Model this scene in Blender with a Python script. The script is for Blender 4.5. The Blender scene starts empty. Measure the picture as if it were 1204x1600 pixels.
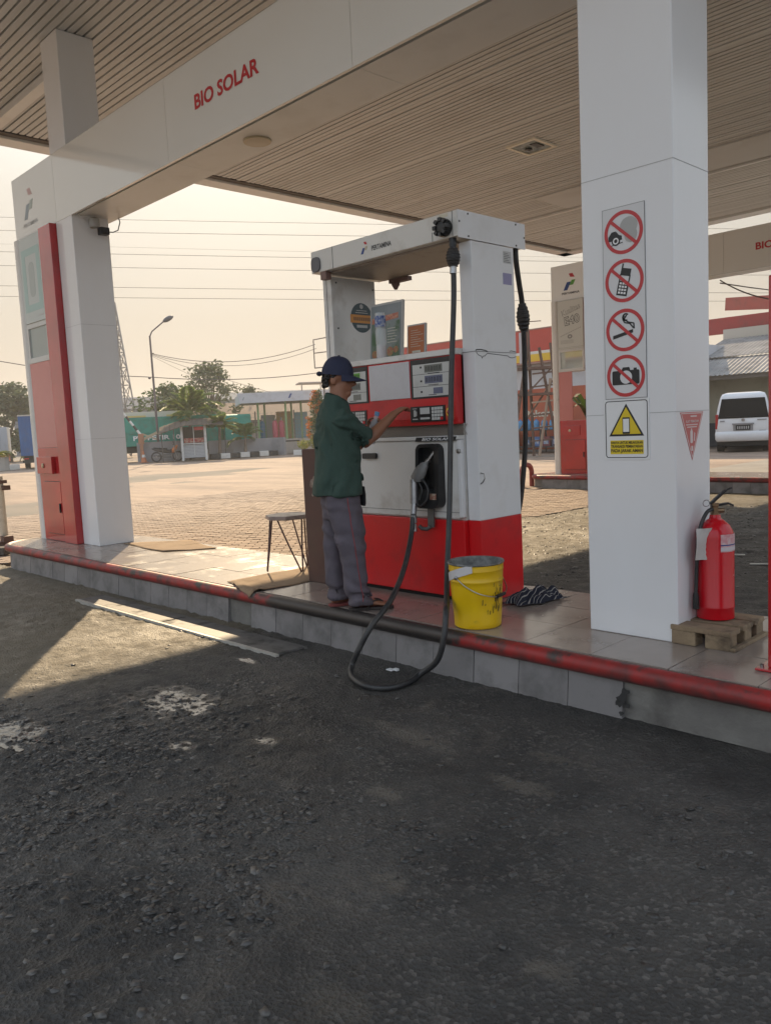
import bpy, math, random
import numpy as np
from mathutils import Matrix, Vector
R_ = math.radians
random.seed(7)
sc = bpy.context.scene
COL = sc.collection

# ------------------------------------------------------------------ camera
cam_d = bpy.data.cameras.new('camera')
cam = bpy.data.objects.new('camera', cam_d)
COL.objects.link(cam)
_yaw, _pitch, _roll = -0.80211, -0.10500, -0.04832
_f = Vector((math.sin(_yaw) * math.cos(_pitch), math.cos(_yaw) * math.cos(_pitch), math.sin(_pitch)))
_r = Vector((math.cos(_yaw), -math.sin(_yaw), 0))
_u = _r.cross(_f)
_r2 = math.cos(_roll) * _r + math.sin(_roll) * _u
_u2 = -math.sin(_roll) * _r + math.cos(_roll) * _u
cam.matrix_world = Matrix(((_r2.x, _u2.x, -_f.x, 0), (_r2.y, _u2.y, -_f.y, 0), (_r2.z, _u2.z, -_f.z, 1.45), (0, 0, 0, 1)))
cam_d.sensor_fit = 'VERTICAL'
cam_d.sensor_height = 36
cam_d.lens = 28.47
cam_d.clip_start = 0.05
cam_d.clip_end = 3000
sc.camera = cam

# ------------------------------------------------------------------ sky and sun
SUN_EL, SUN_AZ = R_(31.4), R_(144.0)          # azimuth counted from +X towards +Y
S = Vector((math.cos(SUN_AZ) * math.cos(SUN_EL), math.sin(SUN_AZ) * math.cos(SUN_EL), math.sin(SUN_EL)))
world = bpy.data.worlds.new('World')
sc.world = world
world.use_nodes = True
wn = world.node_tree.nodes
wl = world.node_tree.links
wn.clear()
wo = wn.new('ShaderNodeOutputWorld')
bg = wn.new('ShaderNodeBackground')
sky = wn.new('ShaderNodeTexSky')
sky.sky_type = 'NISHITA'
sky.sun_disc = False
sky.sun_elevation = SUN_EL
sky.sun_rotation = math.pi / 2 - SUN_AZ
sky.altitude = 0
sky.air_density = 1.0
sky.dust_density = 3.0
sky.ozone_density = 1.0
# share of smog mixed over the clear sky, falling with height
tc = wn.new('ShaderNodeTexCoord')
sep = wn.new('ShaderNodeSeparateXYZ')
wl.new(tc.outputs['Generated'], sep.inputs[0])
ramp = wn.new('ShaderNodeValToRGB')
ramp.color_ramp.elements[0].position = 0.0
ramp.color_ramp.elements[0].color = (.97, .97, .97, 1)
ramp.color_ramp.elements[1].position = 1.0
ramp.color_ramp.elements[1].color = (.75, .75, .75, 1)
_e = ramp.color_ramp.elements.new(.35); _e.color = (.92, .92, .92, 1)
wl.new(sep.outputs['Z'], ramp.inputs[0])
def hazeramp(stops):
    h = wn.new('ShaderNodeValToRGB')
    h.color_ramp.elements[0].position = stops[0][0]; h.color_ramp.elements[0].color = (*stops[0][1], 1)
    h.color_ramp.elements[1].position = stops[-1][0]; h.color_ramp.elements[1].color = (*stops[-1][1], 1)
    for p_, c_ in stops[1:-1]:
        e_ = h.color_ramp.elements.new(p_); e_.color = (*c_, 1)
    wl.new(sep.outputs['Z'], h.inputs[0])
    return h
# smog: tan towards the sun, cooler and brighter on the unseen side to light the shade, whitish blue overhead
hz_sun = hazeramp([(0, (1.76, 1.47, 1.24)), (.13, (1.82, 1.68, 1.44)), (.27, (2.4, 2.35, 2.12)), (.5, (4.2, 4.5, 4.6)), (1, (3.3, 4.0, 5.0))])
hz_anti = hazeramp([(0, (4.0, 4.1, 4.2)), (.15, (4.3, 4.6, 4.9)), (.30, (4.3, 4.8, 5.3)), (.5, (4.0, 4.6, 5.3)), (1, (3.3, 4.0, 5.0))])
sepn = sep
az = wn.new('ShaderNodeVectorMath'); az.operation = 'DOT_PRODUCT'
wl.new(tc.outputs['Generated'], az.inputs[0]); az.inputs[1].default_value = (math.cos(SUN_AZ), math.sin(SUN_AZ), 0)
azm = wn.new('ShaderNodeMapRange'); azm.interpolation_type = 'SMOOTHSTEP'
azm.inputs[1].default_value = -.7; azm.inputs[2].default_value = .7
wl.new(az.outputs['Value'], azm.inputs[0])
hz = wn.new('ShaderNodeMixRGB')
wl.new(azm.outputs[0], hz.inputs[0]); wl.new(hz_anti.outputs['Color'], hz.inputs[1]); wl.new(hz_sun.outputs['Color'], hz.inputs[2])
mx = wn.new('ShaderNodeMixRGB')
wl.new(ramp.outputs['Color'], mx.inputs['Fac'])
wl.new(sky.outputs['Color'], mx.inputs['Color1'])
wl.new(hz.outputs['Color'], mx.inputs['Color2'])
wl.new(mx.outputs['Color'], bg.inputs['Color'])
bg.inputs['Strength'].default_value = 0.12
wl.new(bg.outputs['Background'], wo.inputs['Surface'])

sun_d = bpy.data.lights.new('sun', 'SUN')
sun_d.energy = 3.3
sun_d.angle = R_(0.55)
sun_d.color = (1.0, 0.77, 0.49)
sun = bpy.data.objects.new('sun', sun_d)
sun.rotation_euler = (-S).to_track_quat('-Z', 'Y').to_euler()
sun.location = (-20, 15, 20)
COL.objects.link(sun)

sc.view_settings.view_transform = 'Standard'
sc.view_settings.look = 'None'
sc.view_settings.gamma = 1
sc.view_settings.use_curve_mapping = False
sc.view_settings.exposure = 1.05
sc.render.engine = 'CYCLES'
sc.cycles.max_bounces = 8
sc.cycles.diffuse_bounces = 4
sc.cycles.use_denoising = True

# ------------------------------------------------------------------ helpers
class MB:
    """collects shapes that become one mesh"""
    def __init__(s):
        s.v, s.f = [], []
    def add(s, vs, fs):
        b = len(s.v)
        s.v.extend([tuple(p) for p in vs])
        s.f.extend([tuple(i + b for i in f) for f in fs])
        return s
    def box(s, x0, x1, y0, y1, z0, z1):
        return s.add([(x0, y0, z0), (x1, y0, z0), (x1, y1, z0), (x0, y1, z0), (x0, y0, z1), (x1, y0, z1), (x1, y1, z1), (x0, y1, z1)],
                     [(0, 3, 2, 1), (4, 5, 6, 7), (0, 1, 5, 4), (1, 2, 6, 5), (2, 3, 7, 6), (3, 0, 4, 7)])
    def obox(s, c, size, m=None):
        m = m or Matrix.Identity(3)
        c = Vector(c)
        hx, hy, hz_ = size[0] / 2, size[1] / 2, size[2] / 2
        vs = [c + m @ Vector(p) for p in ((-hx, -hy, -hz_), (hx, -hy, -hz_), (hx, hy, -hz_), (-hx, hy, -hz_), (-hx, -hy, hz_), (hx, -hy, hz_), (hx, hy, hz_), (-hx, hy, hz_))]
        return s.add(vs, [(0, 3, 2, 1), (4, 5, 6, 7), (0, 1, 5, 4), (1, 2, 6, 5), (2, 3, 7, 6), (3, 0, 4, 7)])
    def bar(s, a, b, w, h=None, up=(0, 0, 1)):
        """square bar between two points"""
        a, b = Vector(a), Vector(b)
        d = (b - a)
        L = d.length
        if L < 1e-6: return s
        d /= L
        u = Vector(up)
        if abs(d.dot(u)) > .98: u = Vector((1, 0, 0))
        x = d.cross(u).normalized()
        z = x.cross(d)
        return s.obox((a + b) / 2, (w, L, h or w), Matrix((x, d, z)).transposed())
    def tube(s, pts, r, n=8, cap=True, closed=False, sq=1.0):
        pts = [Vector(p) for p in pts]
        k = len(pts)
        rs = r if isinstance(r, (list, tuple)) else [r] * k
        tang = []
        for i in range(k):
            a = pts[(i - 1) % k] if (closed or i > 0) else pts[0]
            b = pts[(i + 1) % k] if (closed or i < k - 1) else pts[-1]
            t = (b - a)
            tang.append(t.normalized() if t.length > 1e-9 else Vector((0, 0, 1)))
        up = Vector((0, 0, 1)) if abs(tang[0].z) < .9 else Vector((1, 0, 0))
        nx = tang[0].cross(up).normalized()
        vs, fs = [], []
        for i in range(k):
            nx = (nx - tang[i] * nx.dot(tang[i]))
            nx = nx.normalized() if nx.length > 1e-6 else tang[i].orthogonal().normalized()
            ny = tang[i].cross(nx)
            for j in range(n):
                a = 2 * math.pi * j / n
                vs.append(pts[i] + nx * (math.cos(a) * rs[i]) + ny * (math.sin(a) * rs[i] * sq))
        m = k if closed else k - 1
        for i in range(m):
            for j in range(n):
                a, b = i * n + j, i * n + (j + 1) % n
                c, d = ((i + 1) % k) * n + (j + 1) % n, ((i + 1) % k) * n + j
                fs.append((a, b, c, d))
        if cap and not closed:
            fs.append(tuple(range(n - 1, -1, -1)))
            fs.append(tuple((k - 1) * n + j for j in range(n)))
        return s.add(vs, fs)
    def lathe(s, prof, c=(0, 0, 0), n=24, m=None, cap=True):
        m = m or Matrix.Identity(3)
        c = Vector(c)
        vs, fs = [], []
        for r, z in prof:
            for j in range(n):
                a = 2 * math.pi * j / n
                vs.append(c + m @ Vector((r * math.cos(a), r * math.sin(a), z)))
        for i in range(len(prof) - 1):
            for j in range(n):
                fs.append((i * n + j, i * n + (j + 1) % n, (i + 1) * n + (j + 1) % n, (i + 1) * n + j))
        if cap:
            fs.append(tuple(range(n - 1, -1, -1)))
            fs.append(tuple((len(prof) - 1) * n + j for j in range(n)))
        return s.add(vs, fs)
    def loft(s, rings, cap=True):
        n = len(rings[0])
        vs = [p for r in rings for p in r]
        fs = []
        for i in range(len(rings) - 1):
            for j in range(n):
                fs.append((i * n + j, i * n + (j + 1) % n, (i + 1) * n + (j + 1) % n, (i + 1) * n + j))
        if cap:
            fs.append(tuple(range(n - 1, -1, -1)))
            fs.append(tuple((len(rings) - 1) * n + j for j in range(n)))
        return s.add(vs, fs)
    def ell(s, c, r, n=14, m=9, rot=None):
        rot = rot or Matrix.Identity(3)
        c = Vector(c)
        if not isinstance(r, (tuple, list)): r = (r, r, r)
        rings = []
        for i in range(m + 1):
            t = math.pi * (0.02 + 0.96 * i / m)
            rings.append([c + rot @ Vector((r[0] * math.sin(t) * math.cos(2 * math.pi * j / n), r[1] * math.sin(t) * math.sin(2 * math.pi * j / n), -r[2] * math.cos(t))) for j in range(n)])
        return s.loft(rings)
    def prism(s, poly, fr, d0=0.0, d1=.002):
        """polygon in the plane of a frame (origin, ax, ay, normal), from depth d0 to d1 along the normal"""
        o, ax, ay, an = [Vector(q) for q in fr]
        n = len(poly)
        vs = [o + ax * p[0] + ay * p[1] + an * d0 for p in poly] + [o + ax * p[0] + ay * p[1] + an * d1 for p in poly]
        fs = [tuple(range(n - 1, -1, -1)), tuple(range(n, 2 * n))] + [(j, (j + 1) % n, n + (j + 1) % n, n + j) for j in range(n)]
        return s.add(vs, fs)
    def ring(s, c, ro, ri, fr, d0=0, d1=.002, n=40, a0=0, a1=2 * math.pi, sx=1.0):
        for j in range(n):
            t0, t1 = a0 + (a1 - a0) * j / n, a0 + (a1 - a0) * (j + 1) / n
            p = [(c[0] + sx * r * math.cos(t), c[1] + r * math.sin(t)) for r, t in ((ri, t0), (ro, t0), (ro, t1), (ri, t1))]
            s.prism(p, fr, d0, d1)
        return s

MW = {}
def link(o, parent=None, loc=(0, 0, 0), rz=0.0):
    COL.objects.link(o)
    o.location = loc
    o.rotation_euler = (0, 0, rz)
    m = Matrix.Translation(loc) @ Matrix.Rotation(rz, 4, 'Z')
    if parent is not None:
        o.parent = parent
        m = MW[parent.name] @ m
    MW[o.name] = m
    return o
def tag(o, label=None, cat=None, group=None, kind=None):
    if label: o['label'] = label
    if cat: o['category'] = cat
    if group: o['group'] = group
    if kind: o['kind'] = kind
    return o
def thing(name, label, cat, loc=(0, 0, 0), rz=0.0, group=None):
    return tag(link(bpy.data.objects.new(name, None), None, loc, rz), label, cat, group)
def mesh(name, mb, mat, smooth=None):
    me = bpy.data.meshes.new(name)
    me.from_pydata(mb.v, [], mb.f)
    if mat is not None: me.materials.append(mat)
    if smooth is not None:
        me.polygons.foreach_set('use_smooth', [True] * len(me.polygons))
        me.set_sharp_from_angle(angle=R_(smooth))
    return me
def part(name, mb, mat, parent=None, world=True, smooth=None, bevel=0, label=None):
    """one mesh object; world=True means that its shapes were given in world coordinates"""
    if world and parent is not None:
        inv = MW[parent.name].inverted()
        mb.v = [tuple(inv @ Vector(p)) for p in mb.v]
    o = bpy.data.objects.new(name, mesh(name, mb, mat, smooth))
    link(o, parent)
    if bevel:
        b = o.modifiers.new('bevel', 'BEVEL')
        b.width = bevel
        b.segments = 2
        b.limit_method = 'ANGLE'
        b.angle_limit = R_(40)
        b.harden_normals = False
    if label: o['label'] = label
    return o
def struct(name, mb, mat, **k):
    return tag(part(name, mb, mat, **k), kind='structure')
def copy_tree(o, loc=None, rz=None, parent=None, label=None):
    c = o.copy()
    COL.objects.link(c)
    if parent is not None: c.parent = parent
    if loc is not None: c.location = loc
    if rz is not None: c.rotation_euler = (0, 0, rz)
    if label: c['label'] = label
    for ch in list(o.children): copy_tree(ch, parent=c)
    return c
def put(me, name, loc, parent=None, rz=0.0):
    """one more object that shares a mesh"""
    o = bpy.data.objects.new(name, me)
    return link(o, parent, loc, rz)
def FR(y, sgn=-1):      # frame of a vertical face that looks to -Y
    return ((0, y, 0), (1, 0, 0), (0, 0, 1), (0, -1, 0))
def FX(x):              # frame of a vertical face that looks to +X: first axis runs along +Y
    return ((x, 0, 0), (0, 1, 0), (0, 0, 1), (1, 0, 0))
def rect(x0, x1, y0, y1): return [(x0, y0), (x1, y0), (x1, y1), (x0, y1)]
def rrect(x0, x1, y0, y1, r, n=5):
    p = []
    for cx, cy, a in ((x1 - r, y0 + r, -90), (x1 - r, y1 - r, 0), (x0 + r, y1 - r, 90), (x0 + r, y0 + r, 180)):
        for i in range(n + 1):
            t = R_(a + 90 * i / n)
            p.append((cx + r * math.cos(t), cy + r * math.sin(t)))
    return p
def disc(cx, cy, r, n=24, sx=1.0): return [(cx + sx * r * math.cos(2 * math.pi * i / n), cy + r * math.sin(2 * math.pi * i / n)) for i in range(n)]
def text_mb(body, fr, x0, x1, y0, y1, d0=.0, d1=.002, bold=.012, shear=0.0, rot=0.0):
    """lettering fitted into a box on the plane of a frame"""
    cu = bpy.data.curves.new('t', 'FONT')
    cu.body = body
    cu.size = 1
    cu.offset = bold
    cu.shear = shear
    cu.resolution_u = 3
    o = bpy.data.objects.new('t', cu)
    me = bpy.data.meshes.new_from_object(o)
    P = [(v.co.x, v.co.y) for v in me.vertices]
    F = [tuple(p.vertices) for p in me.polygons]
    bpy.data.objects.remove(o)
    bpy.data.curves.remove(cu)
    bpy.data.meshes.remove(me)
    if not P: return MB()
    ax = min(p[0] for p in P); bx = max(p[0] for p in P); ay = min(p[1] for p in P); by = max(p[1] for p in P)
    o_, ux, uy, un = [Vector(q) for q in fr]
    mb = MB()
    vs = []
    cx, cy = (x0 + x1) / 2, (y0 + y1) / 2
    for p in P:
        X = x0 + (p[0] - ax) / (bx - ax) * (x1 - x0)
        Y = y0 + (p[1] - ay) / (by - ay) * (y1 - y0)
        if rot:
            X, Y = cx + (X - cx) * math.cos(rot) - (Y - cy) * math.sin(rot), cy + (X - cx) * math.sin(rot) + (Y - cy) * math.cos(rot)
        vs.append(o_ + ux * X + uy * Y + un * d1)
    mb.add(vs, F)
    return mb

# ------------------------------------------------------------------ materials
MATS = {}
def M(name, col, rough=.5, metal=0.0, col2=None, nscale=6.0, namt=.5, bump=0.0, bscale=60.0, spec=.5, dirt=None, dscale=2.0, damt=.5, trans=0.0, alpha=1.0, coat=0.0, rvar=0.0, island=None, ndetail=5, stretch=(1, 1, 1), rnd=0.0, translucent=0.0, dlo=.52, dhi=.68, emit=0):
    if name in MATS: return MATS[name]
    m = bpy.data.materials.new(name)
    m.use_nodes = True
    nt = m.node_tree
    N, L = nt.nodes, nt.links
    b = N['Principled BSDF']
    b.inputs['Base Color'].default_value = (*col, 1)
    b.inputs['Roughness'].default_value = rough
    b.inputs['Metallic'].default_value = metal
    b.inputs['Specular IOR Level'].default_value = spec
    if trans: b.inputs['Transmission Weight'].default_value = trans
    if alpha < 1: b.inputs['Alpha'].default_value = alpha
    if coat: b.inputs['Coat Weight'].default_value = coat; b.inputs['Coat Roughness'].default_value = .08
    geo = N.new('ShaderNodeNewGeometry')
    mp = N.new('ShaderNodeMapping')
    mp.inputs['Scale'].default_value = stretch
    L.new(geo.outputs['Position'], mp.inputs['Vector'])
    pos = mp.outputs['Vector']
    def noise(scale, detail=5, rough_=.6):
        n = N.new('ShaderNodeTexNoise')
        n.inputs['Scale'].default_value = scale
        n.inputs['Detail'].default_value = detail
        n.inputs['Roughness'].default_value = rough_
        L.new(pos, n.inputs['Vector'])
        return n.outputs['Fac']
    def mapr(v, a, c, lo=0., hi=1.):
        r = N.new('ShaderNodeMapRange')
        r.inputs[1].default_value = a; r.inputs[2].default_value = c; r.inputs[3].default_value = lo; r.inputs[4].default_value = hi
        L.new(v, r.inputs[0])
        return r.outputs[0]
    def mix(fac, a, c):
        x = N.new('ShaderNodeMixRGB')
        if hasattr(fac, 'links'): L.new(fac, x.inputs[0])
        else: x.inputs[0].default_value = fac
        for i, q in ((1, a), (2, c)):
            if hasattr(q, 'links'): L.new(q, x.inputs[i])
            else: x.inputs[i].default_value = (*q, 1)
        return x.outputs[0]
    cur = None
    if col2 is not None:
        cur = mix(mapr(noise(nscale, ndetail), .5 - .25 * (1.2 - namt), .5 + .25 * (1.2 - namt)), col, col2)
    if island is not None:
        rp = N.new('ShaderNodeValToRGB')
        while len(rp.color_ramp.elements) < len(island): rp.color_ramp.elements.new(.5)
        for i, c in enumerate(island):
            rp.color_ramp.elements[i].position = i / (len(island) - 1)
            rp.color_ramp.elements[i].color = (*c, 1)
        L.new(geo.outputs['Random Per Island'], rp.inputs[0])
        cur = rp.outputs[0]
    if rnd:
        oi = N.new('ShaderNodeObjectInfo')
        x = N.new('ShaderNodeHueSaturation')
        L.new(mapr(oi.outputs['Random'], 0, 1, 1 - rnd, 1 + rnd), x.inputs['Value'])
        if cur is not None: L.new(cur, x.inputs['Color'])
        else: x.inputs['Color'].default_value = (*col, 1)
        cur = x.outputs[0]
    if dirt is not None:
        d = mapr(noise(dscale, 7, .65), dlo, dhi, 0, damt)
        cur = mix(d, cur if cur is not None else col, dirt)
        L.new(mapr(d, 0, 1, rough, min(1, rough + .3)), b.inputs['Roughness'])
    if cur is not None: L.new(cur, b.inputs['Base Color'])
    if rvar and dirt is None: L.new(mapr(noise(nscale * 1.7, 4), .3, .7, max(0, rough - rvar), rough + rvar), b.inputs['Roughness'])
    if bump:
        bp = N.new('ShaderNodeBump')
        bp.inputs['Strength'].default_value = bump
        bp.inputs['Distance'].default_value = .02
        L.new(noise(bscale, 4), bp.inputs['Height'])
        L.new(bp.outputs[0], b.inputs['Normal'])
    if translucent:
        tr = N.new('ShaderNodeBsdfTranslucent')
        if cur is not None: L.new(cur, tr.inputs['Color'])
        else: tr.inputs['Color'].default_value = (*col, 1)
        ms = N.new('ShaderNodeMixShader')
        ms.inputs[0].default_value = translucent
        out = N['Material Output']
        L.new(b.outputs[0], ms.inputs[1]); L.new(tr.outputs[0], ms.inputs[2]); L.new(ms.outputs[0], out.inputs['Surface'])
    MATS[name] = m
    return m
white_panel = M('white_panel', (.78, .785, .80), .13, col2=(.76, .76, .77), nscale=1.3, bump=.008, bscale=1.6, dirt=(.60, .57, .53), dscale=2.2, damt=.12, dlo=.5, dhi=.8, stretch=(1, 1, .35))
panel_joint_mat = M('panel_joint', (.42, .42, .42), .6)
grey_joint = M('joint', (.10, .10, .10), .8)
slat_mat = M('slat_paint', (.53, .545, .55), .5, rnd=.07, dirt=(.36, .34, .32), dscale=.8, damt=.25)
soffit_mat = M('soffit_paint', (.66, .67, .67), .3, dirt=(.45, .42, .37), dscale=2.2, damt=.22)
fascia_mat = M('fascia_panel', (.76, .75, .71), .07, col2=(.74, .73, .69), nscale=1.1, bump=.006, bscale=1.2, coat=.7)
dark_gap = M('dark_gap', (.015, .014, .013), .9)
red_gloss = M('red_gloss', (.52, .010, .014), .18, col2=(.37, .012, .014), nscale=2, bump=.01, bscale=2, dirt=(.26, .015, .018), dscale=3, damt=.25, coat=.8)
red_print = M('red_print', (.50, .015, .02), .4)
blue_print = M('blue_print', (.015, .05, .22), .4)
green_print = M('green_print', (.10, .32, .03), .4)
black_print = M('black_print', (.012, .012, .014), .45)
white_print = M('white_print', (.78, .78, .78), .4)
yellow_print = M('yellow_print', (.72, .53, .015), .4)
black_rubber = M('black_rubber', (.022, .022, .024), .42, col2=(.035, .034, .034), nscale=20, dirt=(.09, .08, .07), dscale=9, damt=.5)
black_plastic = M('black_plastic', (.014, .014, .015), .38, dirt=(.06, .055, .05), dscale=12, damt=.4)
steel = M('steel', (.42, .42, .43), .32, 1.0, col2=(.30, .29, .28), nscale=18, rvar=.1)
glass_dark = M('glass_dark', (.02, .022, .024), .06)
# ------------------------------------------------------------------ ground
rng = np.random.default_rng(11)
def vnoise(x, y, seed, n=256):
    t = np.random.default_rng(seed).random((n, n))
    xi, yi = np.floor(x).astype(int), np.floor(y).astype(int)
    fx, fy = x - xi, y - yi
    fx, fy = fx * fx * (3 - 2 * fx), fy * fy * (3 - 2 * fy)
    a = t[xi % n, yi % n]; b = t[(xi + 1) % n, yi % n]; c = t[xi % n, (yi + 1) % n]; d = t[(xi + 1) % n, (yi + 1) % n]
    return (a * (1 - fx) + b * fx) * (1 - fy) + (c * (1 - fx) + d * fx) * fy
def fbm(x, y, s, octv=4, seed=1, gain=.5):
    v, amp, tot = 0, 1, 0
    for k in range(octv):
        v = v + amp * vnoise(x * s * 2 ** k + 17.3 * k, y * s * 2 ** k + 5.1 * k, seed + k)
        tot += amp; amp *= gain
    return v / tot
def rough_mask(x, y):
    """where the surface has broken up into loose stones"""
    m = fbm(x, y, .8, 3, 40)
    d1 = np.exp(-(((x + 3.7) / .75) ** 2 + ((y - 1.95) / .42) ** 2) * .9)
    d2 = np.exp(-(((x + 2.9) / 1.1) ** 2 + ((y - 1.2) / .7) ** 2))
    d3 = np.exp(-(((x + 4.2) / .5) ** 2 + ((y - 1.3) / .3) ** 2))
    s_ = x * .695 + y * .7185
    return np.clip((m - .47) * 2.8 - np.clip(s_, -1.2, 1) * .42 - .12 + 1.0 * d1 + .5 * d2 + .8 * d3 - 1.5 * np.exp(-(((x + 5.3) / 1.0) ** 4 + ((y - 2.3) / .8) ** 4)), 0, 1)
def height(x, y):
    r = rough_mask(x, y)
    h = (fbm(x, y, .55, 3, 3) - .5) * .022
    g = fbm(x, y, 30, 3, 9, .6)
    g2 = fbm(x, y, 13, 2, 21)
    h = h + (.42 + .58 * r) * (np.clip(g - .42, 0, 1) * .030 + np.clip(g2 - .45, 0, 1) * .03) - r * .008
    return h
def grid_mesh(name, xs, ys, hf, mat):
    X, Y = np.meshgrid(xs, ys, indexing='ij')
    Z = hf(X, Y)
    nx, ny = X.shape
    co = np.stack([X, Y, Z], -1).reshape(-1, 3).astype(np.float32)
    i = (np.arange(nx - 1)[:, None] * ny + np.arange(ny - 1)[None, :]).reshape(-1)
    q = np.stack([i, i + ny, i + ny + 1, i + 1], -1).astype(np.int32)
    me = bpy.data.meshes.new(name)
    me.vertices.add(len(co)); me.vertices.foreach_set('co', co.ravel())
    me.loops.add(q.size); me.loops.foreach_set('vertex_index', q.ravel())
    me.polygons.add(len(q)); me.polygons.foreach_set('loop_start', np.arange(len(q), dtype=np.int32) * 4)
    me.update(calc_edges=True)
    me.polygons.foreach_set('use_smooth', [True] * len(q))
    me.materials.append(mat)
    return me

def asphalt_material():
    m = bpy.data.materials.new('old_asphalt')
    m.use_nodes = True
    N, L = m.node_tree.nodes, m.node_tree.links
    b = N['Principled BSDF']
    geo = N.new('ShaderNodeNewGeometry')
    P = geo.outputs['Position']
    def noise(s, d=6, r=.6, dist=0):
        n = N.new('ShaderNodeTexNoise'); n.inputs['Scale'].default_value = s; n.inputs['Detail'].default_value = d; n.inputs['Roughness'].default_value = r; n.inputs['Distortion'].default_value = dist
        L.new(P, n.inputs['Vector']); return n.outputs['Fac']
    def mr(v, a, c, lo=0., hi=1.):
        r = N.new('ShaderNodeMapRange'); r.inputs[1].default_value = a; r.inputs[2].default_value = c; r.inputs[3].default_value = lo; r.inputs[4].default_value = hi
        L.new(v, r.inputs[0]); return r.outputs[0]
    def mix(f, a, c, mode='MIX'):
        x = N.new('ShaderNodeMixRGB'); x.blend_type = mode
        L.new(f, x.inputs[0])
        for i, q in ((1, a), (2, c)):
            if hasattr(q, 'links'): L.new(q, x.inputs[i])
            else: x.inputs[i].default_value = (*q, 1)
        return x.outputs[0]
    def math_(op, a, c):
        x = N.new('ShaderNodeMath'); x.operation = op
        for i, q in ((0, a), (1, c)):
            if hasattr(q, 'links'): L.new(q, x.inputs[i])
            else: x.inputs[i].default_value = q
        return x.outputs[0]
    base = mix(mr(noise(1.1, 7, .66), .36, .62), (.024, .023, .022), (.080, .073, .065))
    # pale dusty smears and worn aggregate
    dust = mr(noise(2.3, 8, .72, .5), .56, .72)
    base = mix(math_('MULTIPLY', dust, .55), base, (.17, .14, .11))
    vor = N.new('ShaderNodeTexVoronoi'); vor.inputs['Scale'].default_value = 75
    L.new(P, vor.inputs['Vector'])
    sepc = N.new('ShaderNodeSeparateColor'); L.new(vor.outputs['Color'], sepc.inputs[0])
    base = mix(math_('MULTIPLY', mr(sepc.outputs[0], .78, .92), mr(noise(1.7, 4), .40, .62, .22, .85)), base, (.15, .135, .12))
    base = mix(mr(noise(230, 3), .55, .8, 0, .4), base, (.12, .11, .10))
    def spot(cx, cy, rx, ry):
        mp = N.new('ShaderNodeMapping'); mp.inputs['Location'].default_value = (-cx / rx, -cy / ry, 0); mp.inputs['Scale'].default_value = (1 / rx, 1 / ry, 0)
        L.new(P, mp.inputs['Vector'])
        ln = N.new('ShaderNodeVectorMath'); ln.operation = 'LENGTH'; L.new(mp.outputs[0], ln.inputs[0])
        return mr(math_('ADD', ln.outputs['Value'], math_('MULTIPLY', math_('SUBTRACT', noise(15, 8, .75), .5), 3.4)), 1.1, .5)
    sp = spot(-1.93, 2.81, .13, .05)
    for q in ((-1.88, 2.50, .16, .06), (-2.26, 2.10, .12, .05), (-1.80, 1.67, .10, .05), (-1.17, 1.65, .07, .05), (-2.6, 2.6, .3, .08), (-1.5, 1.2, .12, .06)):
        sp = math_('MAXIMUM', sp, spot(*q))
    base = mix(math_('MULTIPLY', sp, .6), base, (.15, .13, .105))
    # oil soaked areas: darker and glossier
    oil = mr(noise(.75, 7, .62, .3), .50, .64)
    base = mix(math_('MULTIPLY', oil, .62), base, (.012, .012, .012))
    # left end of the lane: brightness of the sunlit patch painted in as paler yellow
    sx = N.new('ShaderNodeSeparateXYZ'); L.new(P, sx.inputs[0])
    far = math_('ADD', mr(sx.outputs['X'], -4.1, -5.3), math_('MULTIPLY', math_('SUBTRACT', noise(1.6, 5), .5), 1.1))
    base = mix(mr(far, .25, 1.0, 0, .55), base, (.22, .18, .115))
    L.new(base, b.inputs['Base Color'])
    # wet / oily puddles
    def blob(cx, cy, rx, ry):
        mp = N.new('ShaderNodeMapping'); mp.inputs['Location'].default_value = (-cx / rx, -cy / ry, 0); mp.inputs['Scale'].default_value = (1 / rx, 1 / ry, 0)
        L.new(P, mp.inputs['Vector'])
        ln = N.new('ShaderNodeVectorMath'); ln.operation = 'LENGTH'; L.new(mp.outputs[0], ln.inputs[0])
        return mr(math_('ADD', ln.outputs['Value'], math_('MULTIPLY', math_('SUBTRACT', noise(6, 6, .65), .5), 2.4)), 1.05, .55)
    wet = blob(-3.93, 2.13, .36, .22)
    for q in ((-4.2, 1.37, .3, .2), (-3.36, 1.84, .12, .06), (-3.07, 2.12, .11, .05), (-4.3, 2.85, .12, .04)):
        wet = math_('MAXIMUM', wet, blob(*q))
    rg = mr(noise(7, 5), .3, .7, .55, .86)
    rg = math_('SUBTRACT', rg, math_('MULTIPLY', oil, .22))
    mxr = N.new('ShaderNodeMix'); L.new(wet, mxr.inputs[0]); L.new(rg, mxr.inputs[2]); mxr.inputs[3].default_value = .09
    L.new(mxr.outputs[0], b.inputs['Roughness'])
    b.inputs['Specular IOR Level'].default_value = .5
    bp = N.new('ShaderNodeBump'); bp.inputs['Distance'].default_value = .010
    bs = N.new('ShaderNodeMix'); L.new(wet, bs.inputs[0]); bs.inputs[2].default_value = 1.0; bs.inputs[3].default_value = .12
    L.new(bs.outputs[0], bp.inputs['Strength'])
    hgt = math_('ADD', math_('MULTIPLY', noise(120, 4, .7), .6), math_('MULTIPLY', vor.outputs['Distance'], .7))
    hgt = math_('ADD', hgt, math_('MULTIPLY', noise(38, 3), .8))
    L.new(hgt, bp.inputs['Height']); L.new(bp.outputs[0], b.inputs['Normal'])
    return m
asphalt = asphalt_material()
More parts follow.
